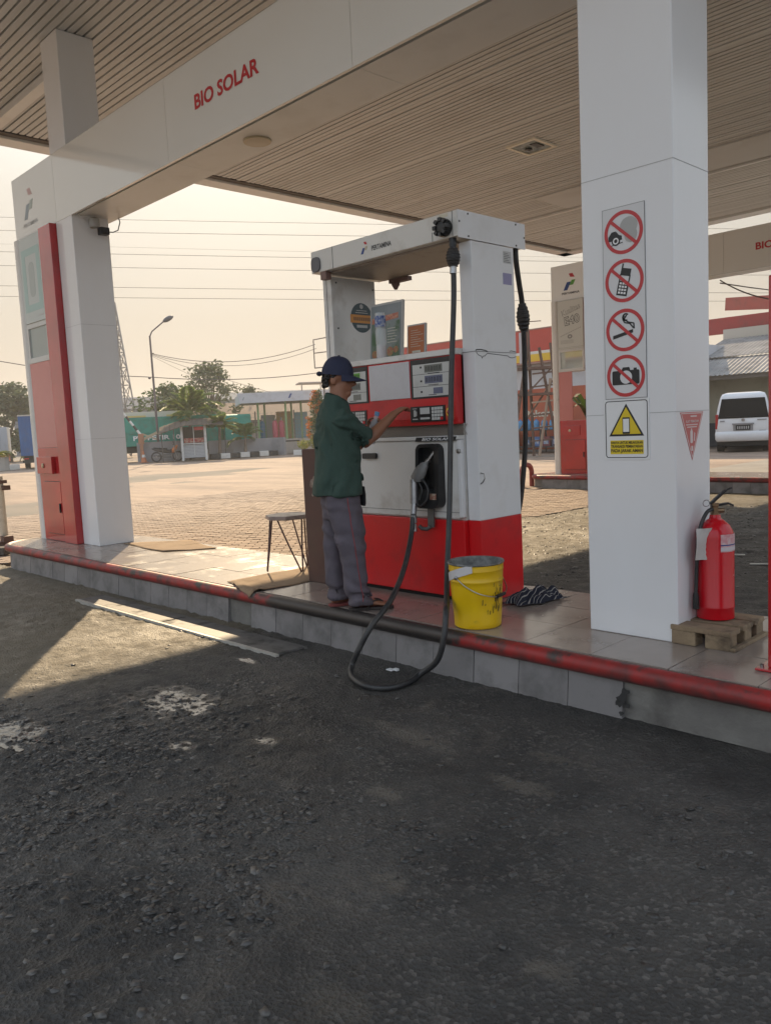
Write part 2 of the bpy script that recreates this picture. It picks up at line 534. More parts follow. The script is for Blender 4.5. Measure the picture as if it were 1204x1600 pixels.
def nonuni(a, b, fine0, fine1, df, dc):
    out = []
    x = a
    while x < b:
        out.append(x)
        x += df if fine0 <= x <= fine1 else dc
    out.append(b)
    return np.array(out)
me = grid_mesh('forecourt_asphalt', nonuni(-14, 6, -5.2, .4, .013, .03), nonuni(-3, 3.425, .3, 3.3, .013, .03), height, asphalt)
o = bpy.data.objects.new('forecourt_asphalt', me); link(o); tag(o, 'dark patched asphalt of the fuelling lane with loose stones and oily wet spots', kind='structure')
def puddle(label, cx, cy, rx, ry, q_):
    xs_ = np.random.default_rng(5).uniform(-1, 1, (400, 2))
    lv = float(np.quantile(height(cx + xs_[:, 0] * rx * .8, cy + xs_[:, 1] * ry * .8), q_))
    pts_ = []
    for i in range(40):
        a = 2 * math.pi * i / 40
        k_ = 1 + .35 * math.sin(3 * a + cx * 5) + .2 * math.sin(5 * a + cy * 7)
        pts_.append((cx + rx * k_ * math.cos(a), cy + ry * k_ * math.sin(a), lv))
    o_ = struct('puddle', MB().add(pts_, [tuple(range(40))]), M('puddle_water', (.02, .019, .018), .05, bump=.25, bscale=22, spec=1.0))
    o_['label'] = label
puddle('shallow oily puddle in the broken asphalt near the sunlit patch', -3.90, 2.12, .26, .12, .38)
puddle('shallow puddle at the left edge of the lane', -4.22, 1.36, .26, .11, .38)
puddle('tiny puddle between loose stones', -3.36, 1.845, .055, .025, .5)
puddle('tiny bright puddle nearer the hose', -3.07, 2.12, .05, .02, .5)
me = grid_mesh('lane_asphalt', np.arange(-7.3, 8, .05), np.arange(4.70, 14.3, .04), lambda x, y: (fbm(x, y, 9, 4, 60, .65) - .5) * .035 - .004, asphalt)
o = bpy.data.objects.new('lane_asphalt', me); link(o); tag(o, 'rough gravelly asphalt lane between the two pump islands', kind='structure')
me = grid_mesh('back_lane', np.arange(-9, 12, .25), np.arange(15.6, 31, .25), lambda x, y: x * 0 - .002, M('lane_concrete', (.28, .25, .21), .8, col2=(.20, .18, .155), nscale=1.2, bump=.3, bscale=20))
o = bpy.data.objects.new('back_lane', me); link(o); tag(o, 'worn concrete lane in front of the house with the tin roof', kind='structure')
earth = M('earth', (.24, .20, .16), .95, col2=(.16, .145, .12), nscale=.3)
mb = MB().add([(-900, -500, -.05), (500, -500, -.05), (500, 900, -.05), (-900, 900, -.05)], [(0, 1, 2, 3)])
struct('ground', mb, earth)['label'] = 'flat dusty ground reaching the horizon'

# embedded stones of the broken asphalt
stone_mat = M('road_stone', (.08, .075, .07), .36, island=[(.03, .029, .028), (.05, .047, .044), (.075, .07, .066), (.036, .034, .033), (.055, .052, .049), (.13, .122, .112)], spec=.5)
ico = [(0, 0, 1), (.894, 0, .447), (.276, .851, .447), (-.724, .526, .447), (-.724, -.526, .447), (.276, -.851, .447)]
icf = [(0, 1, 2), (0, 2, 3), (0, 3, 4), (0, 4, 5), (0, 5, 1)]
def scatter(name, label, n, x0, x1, y0, y1, smin, smax, keep, hf):
    X = rng.uniform(x0, x1, n); Y = rng.uniform(y0, y1, n)
    k = rng.random(n) < keep(X, Y)
    X, Y = X[k], Y[k]
    Z = hf(X, Y)
    n = len(X)
    sz = smin + (smax - smin) * rng.random(n) ** 2.6
    a = rng.uniform(0, 6.28, n)
    base = np.array(ico + [(.9 * c[0], .9 * c[1], -.3) for c in ico[1:]])
    fc = np.array(icf + [(1 + i, 6 + i, 6 + (i + 1) % 5) for i in range(5)] + [(1 + i, 6 + (i + 1) % 5, 1 + (i + 1) % 5) for i in range(5)])
    V = base[None] * (1 + .9 * (rng.random((n, len(base), 1)) - .5)) * sz[:, None, None] * np.stack([rng.uniform(.7, 1.3, n), rng.uniform(.6, 1.1, n), rng.uniform(.14, .36, n)], -1)[:, None, :]
    ca, sa = np.cos(a)[:, None], np.sin(a)[:, None]
    VX = V[..., 0] * ca - V[..., 1] * sa + X[:, None]; VY = V[..., 0] * sa + V[..., 1] * ca + Y[:, None]
    tx = rng.normal(0, .15, (n, 1)); VZ = V[..., 2] + Z[:, None] + tx * V[..., 0] + sz[:, None] * .02
    VZ = VZ - sz[:, None] * .06
    co = np.stack([VX, VY, VZ], -1).reshape(-1, 3).astype(np.float32)
    F = (fc[None] + (np.arange(n) * len(base))[:, None, None]).reshape(-1, 3).astype(np.int32)
    me = bpy.data.meshes.new(name)
    me.vertices.add(len(co)); me.vertices.foreach_set('co', co.ravel())
    me.loops.add(F.size); me.loops.foreach_set('vertex_index', F.ravel())
    me.polygons.add(len(F)); me.polygons.foreach_set('loop_start', np.arange(len(F), dtype=np.int32) * 3)
    me.update(calc_edges=True)
    me.materials.append(stone_mat)
    o = bpy.data.objects.new(name, me); link(o)
    return tag(o, label, 'gravel', kind='stuff')
scatter('road_stones', 'small stones loosened from the broken asphalt of the near lane', 90000, -5.4, 0, .35, 3.0, .005, .021, lambda x, y: np.clip(rough_mask(x, y) * .62 * np.clip((fbm(x, y, 2.6, 3, 88) - .36) * 4, .12, 1) + .012, 0, 1) * np.where(np.hypot(x, y) > 3.2, .7, 1), height)
scatter('lane_gravel', 'grey gravel over the lane behind the fuel dispenser', 26000, -7.2, 1, 4.85, 12.5, .008, .028, lambda x, y: fbm(x, y, .5, 3, 77) * .6, lambda x, y: (fbm(x, y, 9, 4, 60, .65) - .5) * .035 - .004)

# paving of the yard: block pavers laid in rows, real blocks near the island, a sheet with the same colours beyond
paver_cols = [(.35, .26, .195), (.31, .232, .175), (.385, .29, .22), (.285, .215, .165), (.345, .265, .205)]
paver_mat = M('paver', paver_cols[0], .85, island=paver_cols, bump=.25, bscale=90)
paver_mat1 = M('paver_single', (.35, .26, .195), .85, rnd=.2, bump=.25, bscale=90)
def yard_material():
    m = bpy.data.materials.new('yard_pavers_far')
    m.use_nodes = True
    N, L = m.node_tree.nodes, m.node_tree.links
    b = N['Principled BSDF']; b.inputs['Roughness'].default_value = .88
    geo = N.new('ShaderNodeNewGeometry')
    mp = N.new('ShaderNodeMapping'); mp.inputs['Rotation'].default_value = (0, 0, R_(-46)); L.new(geo.outputs['Position'], mp.inputs['Vector'])
    br = N.new('ShaderNodeTexBrick')
    br.inputs['Scale'].default_value = 1
    br.inputs['Brick Width'].default_value = .21; br.inputs['Row Height'].default_value = .105; br.inputs['Mortar Size'].default_value = .004
    br.inputs['Color1'].default_value = (.365, .272, .205, 1); br.inputs['Color2'].default_value = (.30, .225, .17, 1); br.inputs['Mortar'].default_value = (.16, .125, .10, 1)
    L.new(mp.outputs[0], br.inputs['Vector'])
    n = N.new('ShaderNodeTexNoise'); n.inputs['Scale'].default_value = .45; n.inputs['Detail'].default_value = 7; n.inputs['Roughness'].default_value = .65
    mp2 = N.new('ShaderNodeMapping'); mp2.inputs['Rotation'].default_value = (0, 0, R_(-46)); mp2.inputs['Scale'].default_value = (.35, 1.6, 1); L.new(geo.outputs['Position'], mp2.inputs['Vector'])
    L.new(mp2.outputs[0], n.inputs['Vector'])
    rp = N.new('ShaderNodeValToRGB'); rp.color_ramp.elements[0].position = .36; rp.color_ramp.elements[0].color = (.66, .66, .68, 1); rp.color_ramp.elements[1].position = .62; rp.color_ramp.elements[1].color = (1.12, 1.08, 1.04, 1)
    L.new(n.outputs['Fac'], rp.inputs[0])
    x = N.new('ShaderNodeMixRGB'); x.blend_type = 'MULTIPLY'; x.inputs[0].default_value = 1
    L.new(br.outputs['Color'], x.inputs[1]); L.new(rp.outputs[0], x.inputs[2]); L.new(x.outputs[0], b.inputs['Base Color'])
    bp = N.new('ShaderNodeBump'); bp.inputs['Strength'].default_value = .6; bp.inputs['Distance'].default_value = .02
    L.new(n.outputs['Fac'], bp.inputs['Height']); L.new(bp.outputs[0], b.inputs['Normal'])
    return m
yard_mat = yard_material()
yard = bpy.data.objects.new('yard_paving', grid_mesh('yard_paving', np.arange(-75, -7.2, .5), np.arange(-30, 60, .5), lambda x, y: (fbm(x, y, .25, 3, 90) - .5) * .06 - .035, yard_mat))
link(yard); tag(yard, 'pinkish block paving of the wide sunlit yard', kind='structure')
pav = bpy.data.meshes.new('paver')
_b = MB(); hw, hh = .1025, .050
_b.add([(-hw, -hh, -.03), (hw, -hh, -.03), (hw, hh, -.03), (-hw, hh, -.03), (-hw, -hh, .016), (hw, -hh, .016), (hw, hh, .016), (-hw, hh, .016), (-hw + .006, -hh + .006, .022), (hw - .006, -hh + .006, .022), (hw - .006, hh - .006, .022), (-hw + .006, hh - .006, .022)],
       [(0, 1, 5, 4), (1, 2, 6, 5), (2, 3, 7, 6), (3, 0, 4, 7), (4, 5, 9, 8), (5, 6, 10, 9), (6, 7, 11, 10), (7, 4, 8, 11), (8, 9, 10, 11)])
pav.from_pydata(_b.v, [], _b.f); pav.materials.append(paver_mat1)
_c, _s = math.cos(R_(46)), math.sin(R_(46))
def paver_h(x, y): return float(((fbm(np.array(x), np.array(y), .25, 3, 90)) - .5) * .06) - .006
cells = []
for i in range(-120, 60):
    for j in range(-10, 190):
        lx, ly = (i + .5 * (j % 2)) * .212, j * .107
        x, y = lx * _c - ly * _s, lx * _s + ly * _c
        if -17 < x < -7.15 and 3.0 < y < 14.5 and not (x > -10.45 and y < 4.85) and not (x > -9.9 and y > 14): cells.append((math.hypot(x, y), x, y))
cells.sort()
st = MB()
n_single = 0
for k, (d, x, y) in enumerate(cells):
    z = paver_h(x, y) + random.gauss(0, .0022)
    if y > 4.85 and n_single < 299:
        n_single += 1
        put(pav, 'paver', (x, y, z), yard, R_(46) + random.gauss(0, .012))
    else:
        a = R_(46) + random.gauss(0, .012); ca, sa = math.cos(a), math.sin(a)
        st.add([(x + p[0] * ca - p[1] * sa, y + p[0] * sa + p[1] * ca, z + p[2]) for p in _b.v[4:]], [tuple(q - 4 for q in f) for f in _b.f[4:]])
tag(part('paver_field', st, paver_mat, yard), kind='stuff')

# ------------------------------------------------------------------ pump islands
F = .27
tile_mat = M('floor_tile', (.33, .275, .235), .2, rnd=.10, col2=(.29, .24, .205), nscale=3, dirt=(.10, .085, .075), dscale=3.2, damt=.6, bump=.02, bscale=4, dhi=.72)
kerb_mat = M('kerb_tile', (.225, .212, .21), .45, rnd=.14, dirt=(.09, .085, .08), dscale=4.5, damt=.75, dlo=.45, dhi=.7)
cement = M('cement', (.22, .21, .19), .9, col2=(.14, .13, .12), nscale=4, bump=.3, bscale=30, dirt=(.06, .055, .05), dscale=3, damt=.6)
def pipe_material():
    m = bpy.data.materials.new('kerb_pipe_paint')
    m.use_nodes = True
    N, L = m.node_tree.nodes, m.node_tree.links
    b = N['Principled BSDF']
    geo = N.new('ShaderNodeNewGeometry'); sx = N.new('ShaderNodeSeparateXYZ'); L.new(geo.outputs['Position'], sx.inputs[0])
    n = N.new('ShaderNodeTexNoise'); n.inputs['Scale'].default_value = 5; n.inputs['Detail'].default_value = 8; n.inputs['Roughness'].default_value = .7; L.new(geo.outputs['Position'], n.inputs['Vector'])
    # how much paint is worn off along the pipe: bare where people step at the pump
    wr = N.new('ShaderNodeValToRGB')
    e = wr.color_ramp.elements
    e[0].position = 0; e[0].color = (.46, .46, .46, 1); e[1].position = 1; e[1].color = (.38, .38, .38, 1)
    for p, v in ((.50, .45), (.60, .50), (.635, .80), (.74, .82), (.79, .55), (.83, .41)):
        k = e.new(p); k.color = (v, v, v, 1)
    mr = N.new('ShaderNodeMapRange'); mr.inputs[1].default_value = -10.4; mr.inputs[2].default_value = -1.0; L.new(sx.outputs['X'], mr.inputs[0]); L.new(mr.outputs[0], wr.inputs[0])
    ad = N.new('ShaderNodeMath'); ad.operation = 'ADD'; L.new(wr.outputs[0], ad.inputs[0]); L.new(n.outputs['Fac'], ad.inputs[1])
    # upper side wears first
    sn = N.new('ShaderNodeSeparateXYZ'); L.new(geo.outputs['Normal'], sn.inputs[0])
    up = N.new('ShaderNodeMath'); up.operation = 'MULTIPLY_ADD'; L.new(sn.outputs['Z'], up.inputs[0]); up.inputs[1].default_value = .10; L.new(ad.outputs[0], up.inputs[2])
    bare = N.new('ShaderNodeMapRange'); bare.inputs[1].default_value = 1.0; bare.inputs[2].default_value = 1.12; L.new(up.outputs[0], bare.inputs[0])
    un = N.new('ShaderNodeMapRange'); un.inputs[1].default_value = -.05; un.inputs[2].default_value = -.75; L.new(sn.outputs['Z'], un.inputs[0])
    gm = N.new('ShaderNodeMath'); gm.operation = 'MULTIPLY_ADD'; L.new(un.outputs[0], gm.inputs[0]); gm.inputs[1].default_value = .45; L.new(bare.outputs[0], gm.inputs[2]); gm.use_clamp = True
    n2 = N.new('ShaderNodeTexNoise'); n2.inputs['Scale'].default_value = 9; n2.inputs['Detail'].default_value = 5; L.new(geo.outputs['Position'], n2.inputs['Vector'])
    pr = N.new('ShaderNodeValToRGB'); pr.color_ramp.elements[0].position = .42; pr.color_ramp.elements[0].color = (.33, .02, .018, 1); pr.color_ramp.elements[1].position = .7; pr.color_ramp.elements[1].color = (.10, .03, .027, 1)
    L.new(n2.outputs['Fac'], pr.inputs[0])
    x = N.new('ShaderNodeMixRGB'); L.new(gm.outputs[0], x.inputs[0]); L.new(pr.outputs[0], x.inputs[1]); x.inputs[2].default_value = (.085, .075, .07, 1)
    L.new(x.outputs[0], b.inputs['Base Color'])
    me_ = N.new('ShaderNodeMath'); me_.operation = 'MULTIPLY'; L.new(bare.outputs[0], me_.inputs[0]); me_.inputs[1].default_value = .75; L.new(me_.outputs[0], b.inputs['Metallic'])
    b.inputs['Roughness'].default_value = .5
    bp = N.new('ShaderNodeBump'); bp.inputs['Strength'].default_value = .25; bp.inputs['Distance'].default_value = .01; L.new(n2.outputs['Fac'], bp.inputs['Height']); L.new(bp.outputs[0], b.inputs['Normal'])
    return m
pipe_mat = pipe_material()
tile_me = mesh('floor_tile', MB().box(-.2022, .2022, -.2022, .2022, -.012, 0), tile_mat)
kt = MB(); kt.add([(-.151, .0, 0), (.151, .0, 0), (.151, .022, .232), (-.151, .022, .232), (-.151, .03, 0), (.151, .03, 0), (.151, .03, .232), (-.151, .03, .232)], [(0, 1, 2, 3), (1, 5, 6, 2), (4, 0, 3, 7), (3, 2, 6, 7)])
kt_me = mesh('kerb_tile', kt, kerb_mat)
def island(dx, dy, xr, label, missing=(), tiles_to=99):
    T = bpy.data.objects.new('pump_island', None); link(T, None, (-10.3 + dx, 3.42 + dy, 0)); tag(T, label, kind='structure')
    x0, y0, y1 = -10.3 + dx, 3.42 + dy, 4.72 + dy
    r = .38
    out = [(x0 + r + r * math.cos(R_(a)), y1 - r + r * math.sin(R_(a))) for a in range(90, 181, 10)] + [(x0 + r + r * math.cos(R_(a)), y0 + r + r * math.sin(R_(a))) for a in range(180, 271, 10)] + [(xr, y0), (xr, y1)]
    out.reverse()
    n = len(out)
    mb = MB()
    mb.add([(x + (0 if i in (0, n - 1) else 0), y, 0) for i, (x, y) in enumerate(out)] + [(x, y, .255) for x, y in out], [tuple(range(n, 2 * n))[::-1]] + [(i, n + i, n + (i + 1) % n, (i + 1) % n) for i in range(n)])
    part('island_core', mb, cement, T)
    # pipe edging
    path = [(xr, y0 - .012, .235), (-1.9 + dx, y0 - .012, .235), (-5 + dx, y0 - .012, .237), (-8 + dx, y0 - .012, .238)] + [(x0 + r + (r + .01) * math.cos(R_(a)), y0 + r + (r + .01) * math.sin(R_(a)), .238) for a in range(270, 89, -12)]
    path[-8:] = [p for p in path[-8:]]
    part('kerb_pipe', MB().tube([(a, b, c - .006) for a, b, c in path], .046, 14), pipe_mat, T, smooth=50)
    part('mortar_bed', MB().box(x0 + .42, xr, y0 + .03, y1 - .02, .2545, .262), M('mortar', (.05, .043, .038), .9), T)
    ys = [y0 + .03 + .2085 + .4085 * k for k in range(3)]
    k = 0
    while True:
        xc = -2.152 + dx + .2045 + .409 * (k - 20)
        k += 1
        if xc > xr - .2 or xc > tiles_to: break
        if xc < x0 + .40: continue
        for y in ys:
            put(tile_me, 'floor_tile', (xc - T.location.x, y - T.location.y, F + random.gauss(0, .0006)), T)
    # end slab of the rounded nose
    nose = [(x0 + r + (r - .03) * math.cos(R_(a)), y1 - r + (r - .03) * math.sin(R_(a))) for a in range(90, 181, 10)] + [(x0 + r + (r - .03) * math.cos(R_(a)), y0 + r + (r - .03) * math.sin(R_(a))) for a in range(180, 271, 10)]
    nose.reverse()
    part('nose_slab', MB().prism(nose, ((0, 0, .2555), (1, 0, 0), (0, 1, 0), (0, 0, 1)), 0, .0135), tile_mat, T)
    x = x0 + r + .16
    while x < xr - .2:
        if not any(a < x - dx < b for a, b in missing):
            put(kt_me, 'kerb_tile', (x - T.location.x, y0 - .031 - T.location.y + random.gauss(0, .001), random.gauss(-.004, .002)), T)
        x += .3065
    return T
isl = island(0, 0, .7, 'raised pump island with beige floor tiles, grey kerb tiles and a worn red pipe along its edge', missing=((-5.25, -4.9), (-1.90, -1.1)))
cp_m = MB()
rg_ = random.Random(3)
for cx_, cz_, s_ in ((-1.945, .10, .030), (-1.93, .135, .022), (-1.965, .075, .018), (-1.925, .07, .02), (-1.95, .03, .014)):
    cp_m.prism([(cx_ + s_ * rg_.uniform(.5, 1.2) * math.cos(a), cz_ + s_ * rg_.uniform(.5, 1.2) * math.sin(a)) for a in np.linspace(0, 6.28, 10, endpoint=False)], ((0, 3.3885, 0), (1, 0, 0), (0, .0944, .9955), (0, -.9955, .0944)), .0, .0018)
part('tile_break', cp_m, M('tile_break', (.035, .034, .033), .9), isl)
island(0, 10.8, .7, 'farther pump island with a red pipe edge beyond the gravel lane')

# ------------------------------------------------------------------ canopy
can = thing('station_canopy', 'wide filling station canopy with a slatted cream ceiling overhead', 'canopy', (-12, 0, 5.78))
CX0, CX1, CY0, CY1, CZ = -12.0, 1.0, .25, 18.7, 5.78
part('roof_deck', MB().box(CX0 - .3, CX1, CY0, CY1 + .3, CZ + .10, CZ + .5), dark_gap, can)
slat_me = mesh('ceiling_slat', MB().add([(0, 0, .02), (0, .003, -.014), (0, .075, -.014), (0, .078, .02), (12.9, 0, .02), (12.9, .003, -.014), (12.9, .075, -.014), (12.9, .078, .02)], [(0, 1, 5, 4), (1, 2, 6, 5), (2, 3, 7, 6), (0, 3, 2, 1), (4, 5, 6, 7)]), slat_mat)
nsl = 0
y = .35
while y < CY1 - .08:
    put(slat_me, 'ceiling_slat', (CX0 + .05 - can.location.x, y - can.location.y, CZ + .012 + random.gauss(0, .0022) - can.location.z), can)
    y += .098
part('ceiling_joint', MB().box(-11.15, -11.135, .4, 4.2, CZ - .004, CZ + .01), dark_gap, can)
trim = MB().box(CX0, -9.16, 4.26, 4.40, CZ - .10, CZ - .005)
part('ceiling_trim', trim, soffit_mat, can, bevel=.006)
part('ceiling_trim', MB().box(-9.6, .9, 13.75, 14.95, CZ - .03, CZ - .006), slat_mat, can)
part('ceiling_trim', MB().box(CX0 + .1, .9, 15.05, 15.13, CZ - .05, CZ - .006), soffit_mat, can)
part('gutter', MB().box(CX0 - .10, CX0 + .03, CY0, CY1 + .1, CZ - .012, CZ + .1), M('gutter_metal', (.10, .09, .08), .6), can)
part('edge_fascia', MB().box(CX0 - .42, CX0 - .10, CY0, CY1 + .4, CZ - .05, CZ + .75), soffit_mat, can, bevel=.01)
part('edge_fascia', MB().box(CX0 - .42, CX1, CY1 + .02, CY1 + .4, CZ - .05, CZ + .75), soffit_mat, can)
part('edge_fascia', MB().box(CX0 - .42, CX1 + .3, CY0 - .3, CY0, CZ - .05, CZ + .75), soffit_mat, can)
part('edge_fascia', MB().box(CX1, CX1 + .3, CY0 + .002, CY1 + .018, CZ - .05, CZ + .75), soffit_mat, can)
def ceiling_light(x, y, sx=.52, sy=.56):
    t = part('ceiling_light', MB().box(x - sx / 2, x + sx / 2, y - sy / 2, y - sy / 2 + .05, CZ - .03, CZ).box(x - sx / 2, x + sx / 2, y + sy / 2 - .05, y + sy / 2, CZ - .03, CZ).box(x - sx / 2, x - sx / 2 + .05, y - sy / 2 + .05, y + sy / 2 - .05, CZ - .03, CZ).box(x + sx / 2 - .05, x + sx / 2, y - sy / 2 + .05, y + sy / 2 - .05, CZ - .03, CZ), M('lamp_frame', (.75, .72, .62), .4), can)
    part('lamp_glass', MB().box(x - sx / 2 + .05, x + sx / 2 - .05, y - sy / 2 + .05, y + sy / 2 - .05, CZ - .018, CZ - .014), M('lamp_glass', (.40, .44, .42), .1, col2=(.14, .16, .155), nscale=9), t)
    part('lamp_bulb', MB().lathe([(.02, -.03), (.06, -.02), (.06, -.005), (.02, 0)], (x - .08, y + .03, CZ - .02), 12).box(x + .05, x + .17, y - .12, y + .1, CZ - .03, CZ - .018), M('lamp_gear', (.05, .055, .055), .3, .5), t)
ceiling_light(-7.84, 11.2, .56, .62)
ceiling_light(-5.15, 16.9, .62, .62)

# ------------------------------------------------------------------ columns and sign beams
def joint(x0, x1, y0, y1, z):
    return MB().box(x0 - .0015, x1 + .0015, y0 - .0015, y1 + .0015, z - .0015, z + .0015)
def column(x0, x1, y0, y1, z0, z1, label, joints=(), group=None):
    t = thing('canopy_column', label, 'column', ((x0 + x1) / 2, (y0 + y1) / 2, z0), 0, group)
    part('column_shaft', MB().box(x0, x1, y0, y1, z0, z1), white_panel, t, bevel=.006)
    for z in joints:
        part('panel_joint', joint(x0, x1, y0, y1, z), panel_joint_mat, t)
    return t
column(-9.115, -8.705, 3.95, 4.365, F, 3.90, 'white panelled column beside the red pylon, with a small camera near its top', (1.47, 2.72), 'white canopy columns')
colr = column(-2.412, -1.90, 3.88, 4.268, F, 5.77, 'tall white column carrying the row of prohibition signs', (1.455, 2.675), 'white canopy columns')
column(-9.13, -8.715, 3.955, 4.36, 4.60, 5.775, 'short white stub column between the sign beam and the ceiling', (), 'white canopy columns')
def emblem(parent, fr, x, z, s, cols, d=.002):
    """three slanted blocks: blue, green and red"""
    a = [(0, 0), (.36, 0), (.70, .62), (.34, .62)]
    b_ = [(.56, .36), (.90, .36), (1.12, .74), (.78, .74)]
    c_ = [(.66, .98), (.52, 1.26), (.86, 1.26), (1.06, .94)]
    for nm, pl, m in (('emblem_block', a, cols[0]), ('emblem_block', b_, cols[1]), ('emblem_block', c_, cols[2])):
        part(nm, MB().prism([(x + p[0] * s, z + p[1] * s) for p in pl], fr, 0, d), m, parent)
lamp_white = M('lamp_white', (.62, .60, .54), .4)
def sign_beam(dx, dy, xr, label, tx, faded):
    x0 = -10.26 + dx
    y0 = 3.945 + dy
    t = thing('sign_beam', label, 'beam', (x0, y0, 3.88), 0, 'sign beams over the islands')
    part('beam_core', MB().box(x0 + .02, xr, y0 + .03, y0 + .50, 3.905, 4.57), M('beam_core', (.3, .29, .27), .6), t)
    xs = [x0, x0 + 1.19, x0 + 3.63, x0 + 6.07, x0 + 8.51, x0 + 10.95, xr]
    fm = mesh
    for a, b in zip(xs, xs[1:]):
        if b <= a: continue
        part('fascia_panel', MB().box(a + .002, b - .002, y0, y0 + .028, 3.872, 4.59), fascia_mat, t)
        part('soffit_panel', MB().box(a + .002, b - .002, y0 + .075, y0 + .51, 3.882, 3.902), soffit_mat, t)
    part('beam_cap', MB().box(x0, xr, y0 + .03, y0 + .51, 4.575, 4.589), fascia_mat, t)
    part('fascia_panel', MB().box(x0 + .02, xr, y0 + .503, y0 + .515, 3.905, 4.57), fascia_mat, t)
    part('lettering', text_mb('BIO SOLAR', FR(y0), tx, tx + .92, 4.178, 4.302, d1=.003, bold=.028), red_print, t)
    if faded:  # sky glare on the near beam painted into paler print colours
        cols = [M('emblem_pale_blue', (.25, .30, .34), .3), M('emblem_pale_green', (.38, .44, .40), .3), M('emblem_pale_red', (.55, .33, .31), .3)]
    else: cols = [blue_print, green_print, red_print]
    emblem(t, FR(y0), x0 + .30, 4.07, .26, cols)
    part('lettering', text_mb('PERTAMINA', FR(y0), x0 + .26, x0 + .68, 3.985, 4.03, d1=.002, bold=.02), M('print_pale', (.42, .42, .42), .3) if faded else black_print, t)
    return t
beam = sign_beam(0, 0, .6, 'long white sign beam over the near pump island with red BIO SOLAR lettering', -6.148, True)
d = part('downlight', MB().lathe([(.115, 3.868), (.12, 3.876), (.12, 3.884)], (-5.73, 4.26, 0), 24), M('lamp_rim', (.5, .42, .28), .4), beam)
part('lens', MB().lathe([(.02, 3.864), (.095, 3.867)], (-5.73, 4.26, 0), 20), M('lamp_lens', (.45, .38, .27), .3), d)
sign_beam(.33, 10.8, .6, 'white sign beam over the farther island with its lettering cut off by the frame', -5.74, False)

# camera on the left column
cc = thing('security_camera', 'small dome bracket with a dark camera under the sign beam by the left column', 'camera', (-8.69, 4.2, 3.80))
part('bracket', MB().lathe([(.05, 0), (.055, .03), (.055, .09), (.035, .1)], (-8.64, 4.17, 3.755), 16), M('cctv_white', (.34, .33, .31), .5), cc, smooth=40)
part('camera_body', MB().obox((-8.60, 4.25, 3.715), (.09, .10, .075)).obox((-8.56, 4.25, 3.715), (.03, .07, .05)), black_plastic, cc, bevel=.006)
part('camera_cable', MB().tube([(-8.62, 4.30, 3.72), (-8.6, 4.36, 3.72), (-8.6, 4.42, 3.75), (-8.6, 4.45, 3.84), (-8.6, 4.44, 3.88)], .006, 6), black_rubber, cc)
# ------------------------------------------------------------------ fuel dispenser
pump_white = M('pump_white', (.70, .685, .66), .32, col2=(.66, .645, .62), nscale=2.2, dirt=(.36, .30, .24), dscale=2.8, damt=.5, bump=.015, bscale=3)
pump_white_side = M('pump_white_side', (.77, .77, .78), .3, col2=(.74, .74, .75), nscale=2, dirt=(.55, .52, .48), dscale=3.4, damt=.25, bump=.015, bscale=3)
pump_red = M('pump_red', (.68, .008, .012), .3, col2=(.58, .008, .012), nscale=1.6, dirt=(.22, .02, .02), dscale=3, damt=.35, bump=.015, bscale=3)
head_red = M('head_red', (.56, .016, .018), .4, dirt=(.25, .03, .03), dscale=6, damt=.4)
lcd_grey = M('lcd_grey', (.18, .185, .165), .25)
lcd_blue = M('lcd_blue', (.15, .16, .23), .25)
panel_lt = M('panel_light', (.52, .52, .50), .35, dirt=(.40, .38, .34), dscale=7, damt=.4)
P = thing('fuel_dispenser', 'red and white fuel dispenser with an overhead hose header, the man in green beside it', 'fuel pump', (-4.0, 4.25, F))
# body
part('base_skirt', MB().box(-4.62, -3.42, 4.03, 4.44, F, .30), dark_gap, P)
part('lower_panel', MB().box(-4.64, -3.405, 4.0, 4.46, .30, .815), pump_red, P, bevel=.006)
part('cabinet', MB().box(-4.64, -3.405, 4.03, 4.46, .816, 1.905), pump_white, P)
door = part('service_door', MB().box(-4.64, -3.445, 4.0, 4.03, .825, 1.345), pump_white, P, bevel=.008)
part('door_seam', MB().box(-4.64, -3.42, 3.998, 4.02, .866, .869), grey_joint, door)
part('door_handle', MB().prism(rrect(-4.33, -4.19, 1.225, 1.265, .012), FR(4.0), 0, .022), black_plastic, door)
strip = part('lock_strip', MB().box(-3.443, -3.408, 3.996, 4.03, .835, 1.345), pump_white_side, P, bevel=.006)
part('lock', MB().lathe([(.016, 0), (.016, .008), (.007, .010)], (-3.425, 3.996, 1.27), 16, Matrix(((1, 0, 0), (0, 0, -1), (0, 1, 0)))), steel, strip)
part('ledge', MB().box(-4.64, -3.408, 3.985, 4.05, 1.346, 1.372), pump_white, P, bevel=.004)
# meshed gap under the display head
part('grille', MB().box(-4.62, -3.41, 4.028, 4.034, 1.372, 1.446), M('grille_back', (.05, .045, .04), .7), P)
g = MB()
for i in range(100):
    x = -4.62 + .0121 * i
    g.bar((x, 4.024, 1.374), (x + .05, 4.024, 1.445), .003).bar((x + .05, 4.022, 1.374), (x, 4.022, 1.445), .003)
part('grille_wire', g, M('grille_wire', (.35, .31, .27), .5, .5), P)
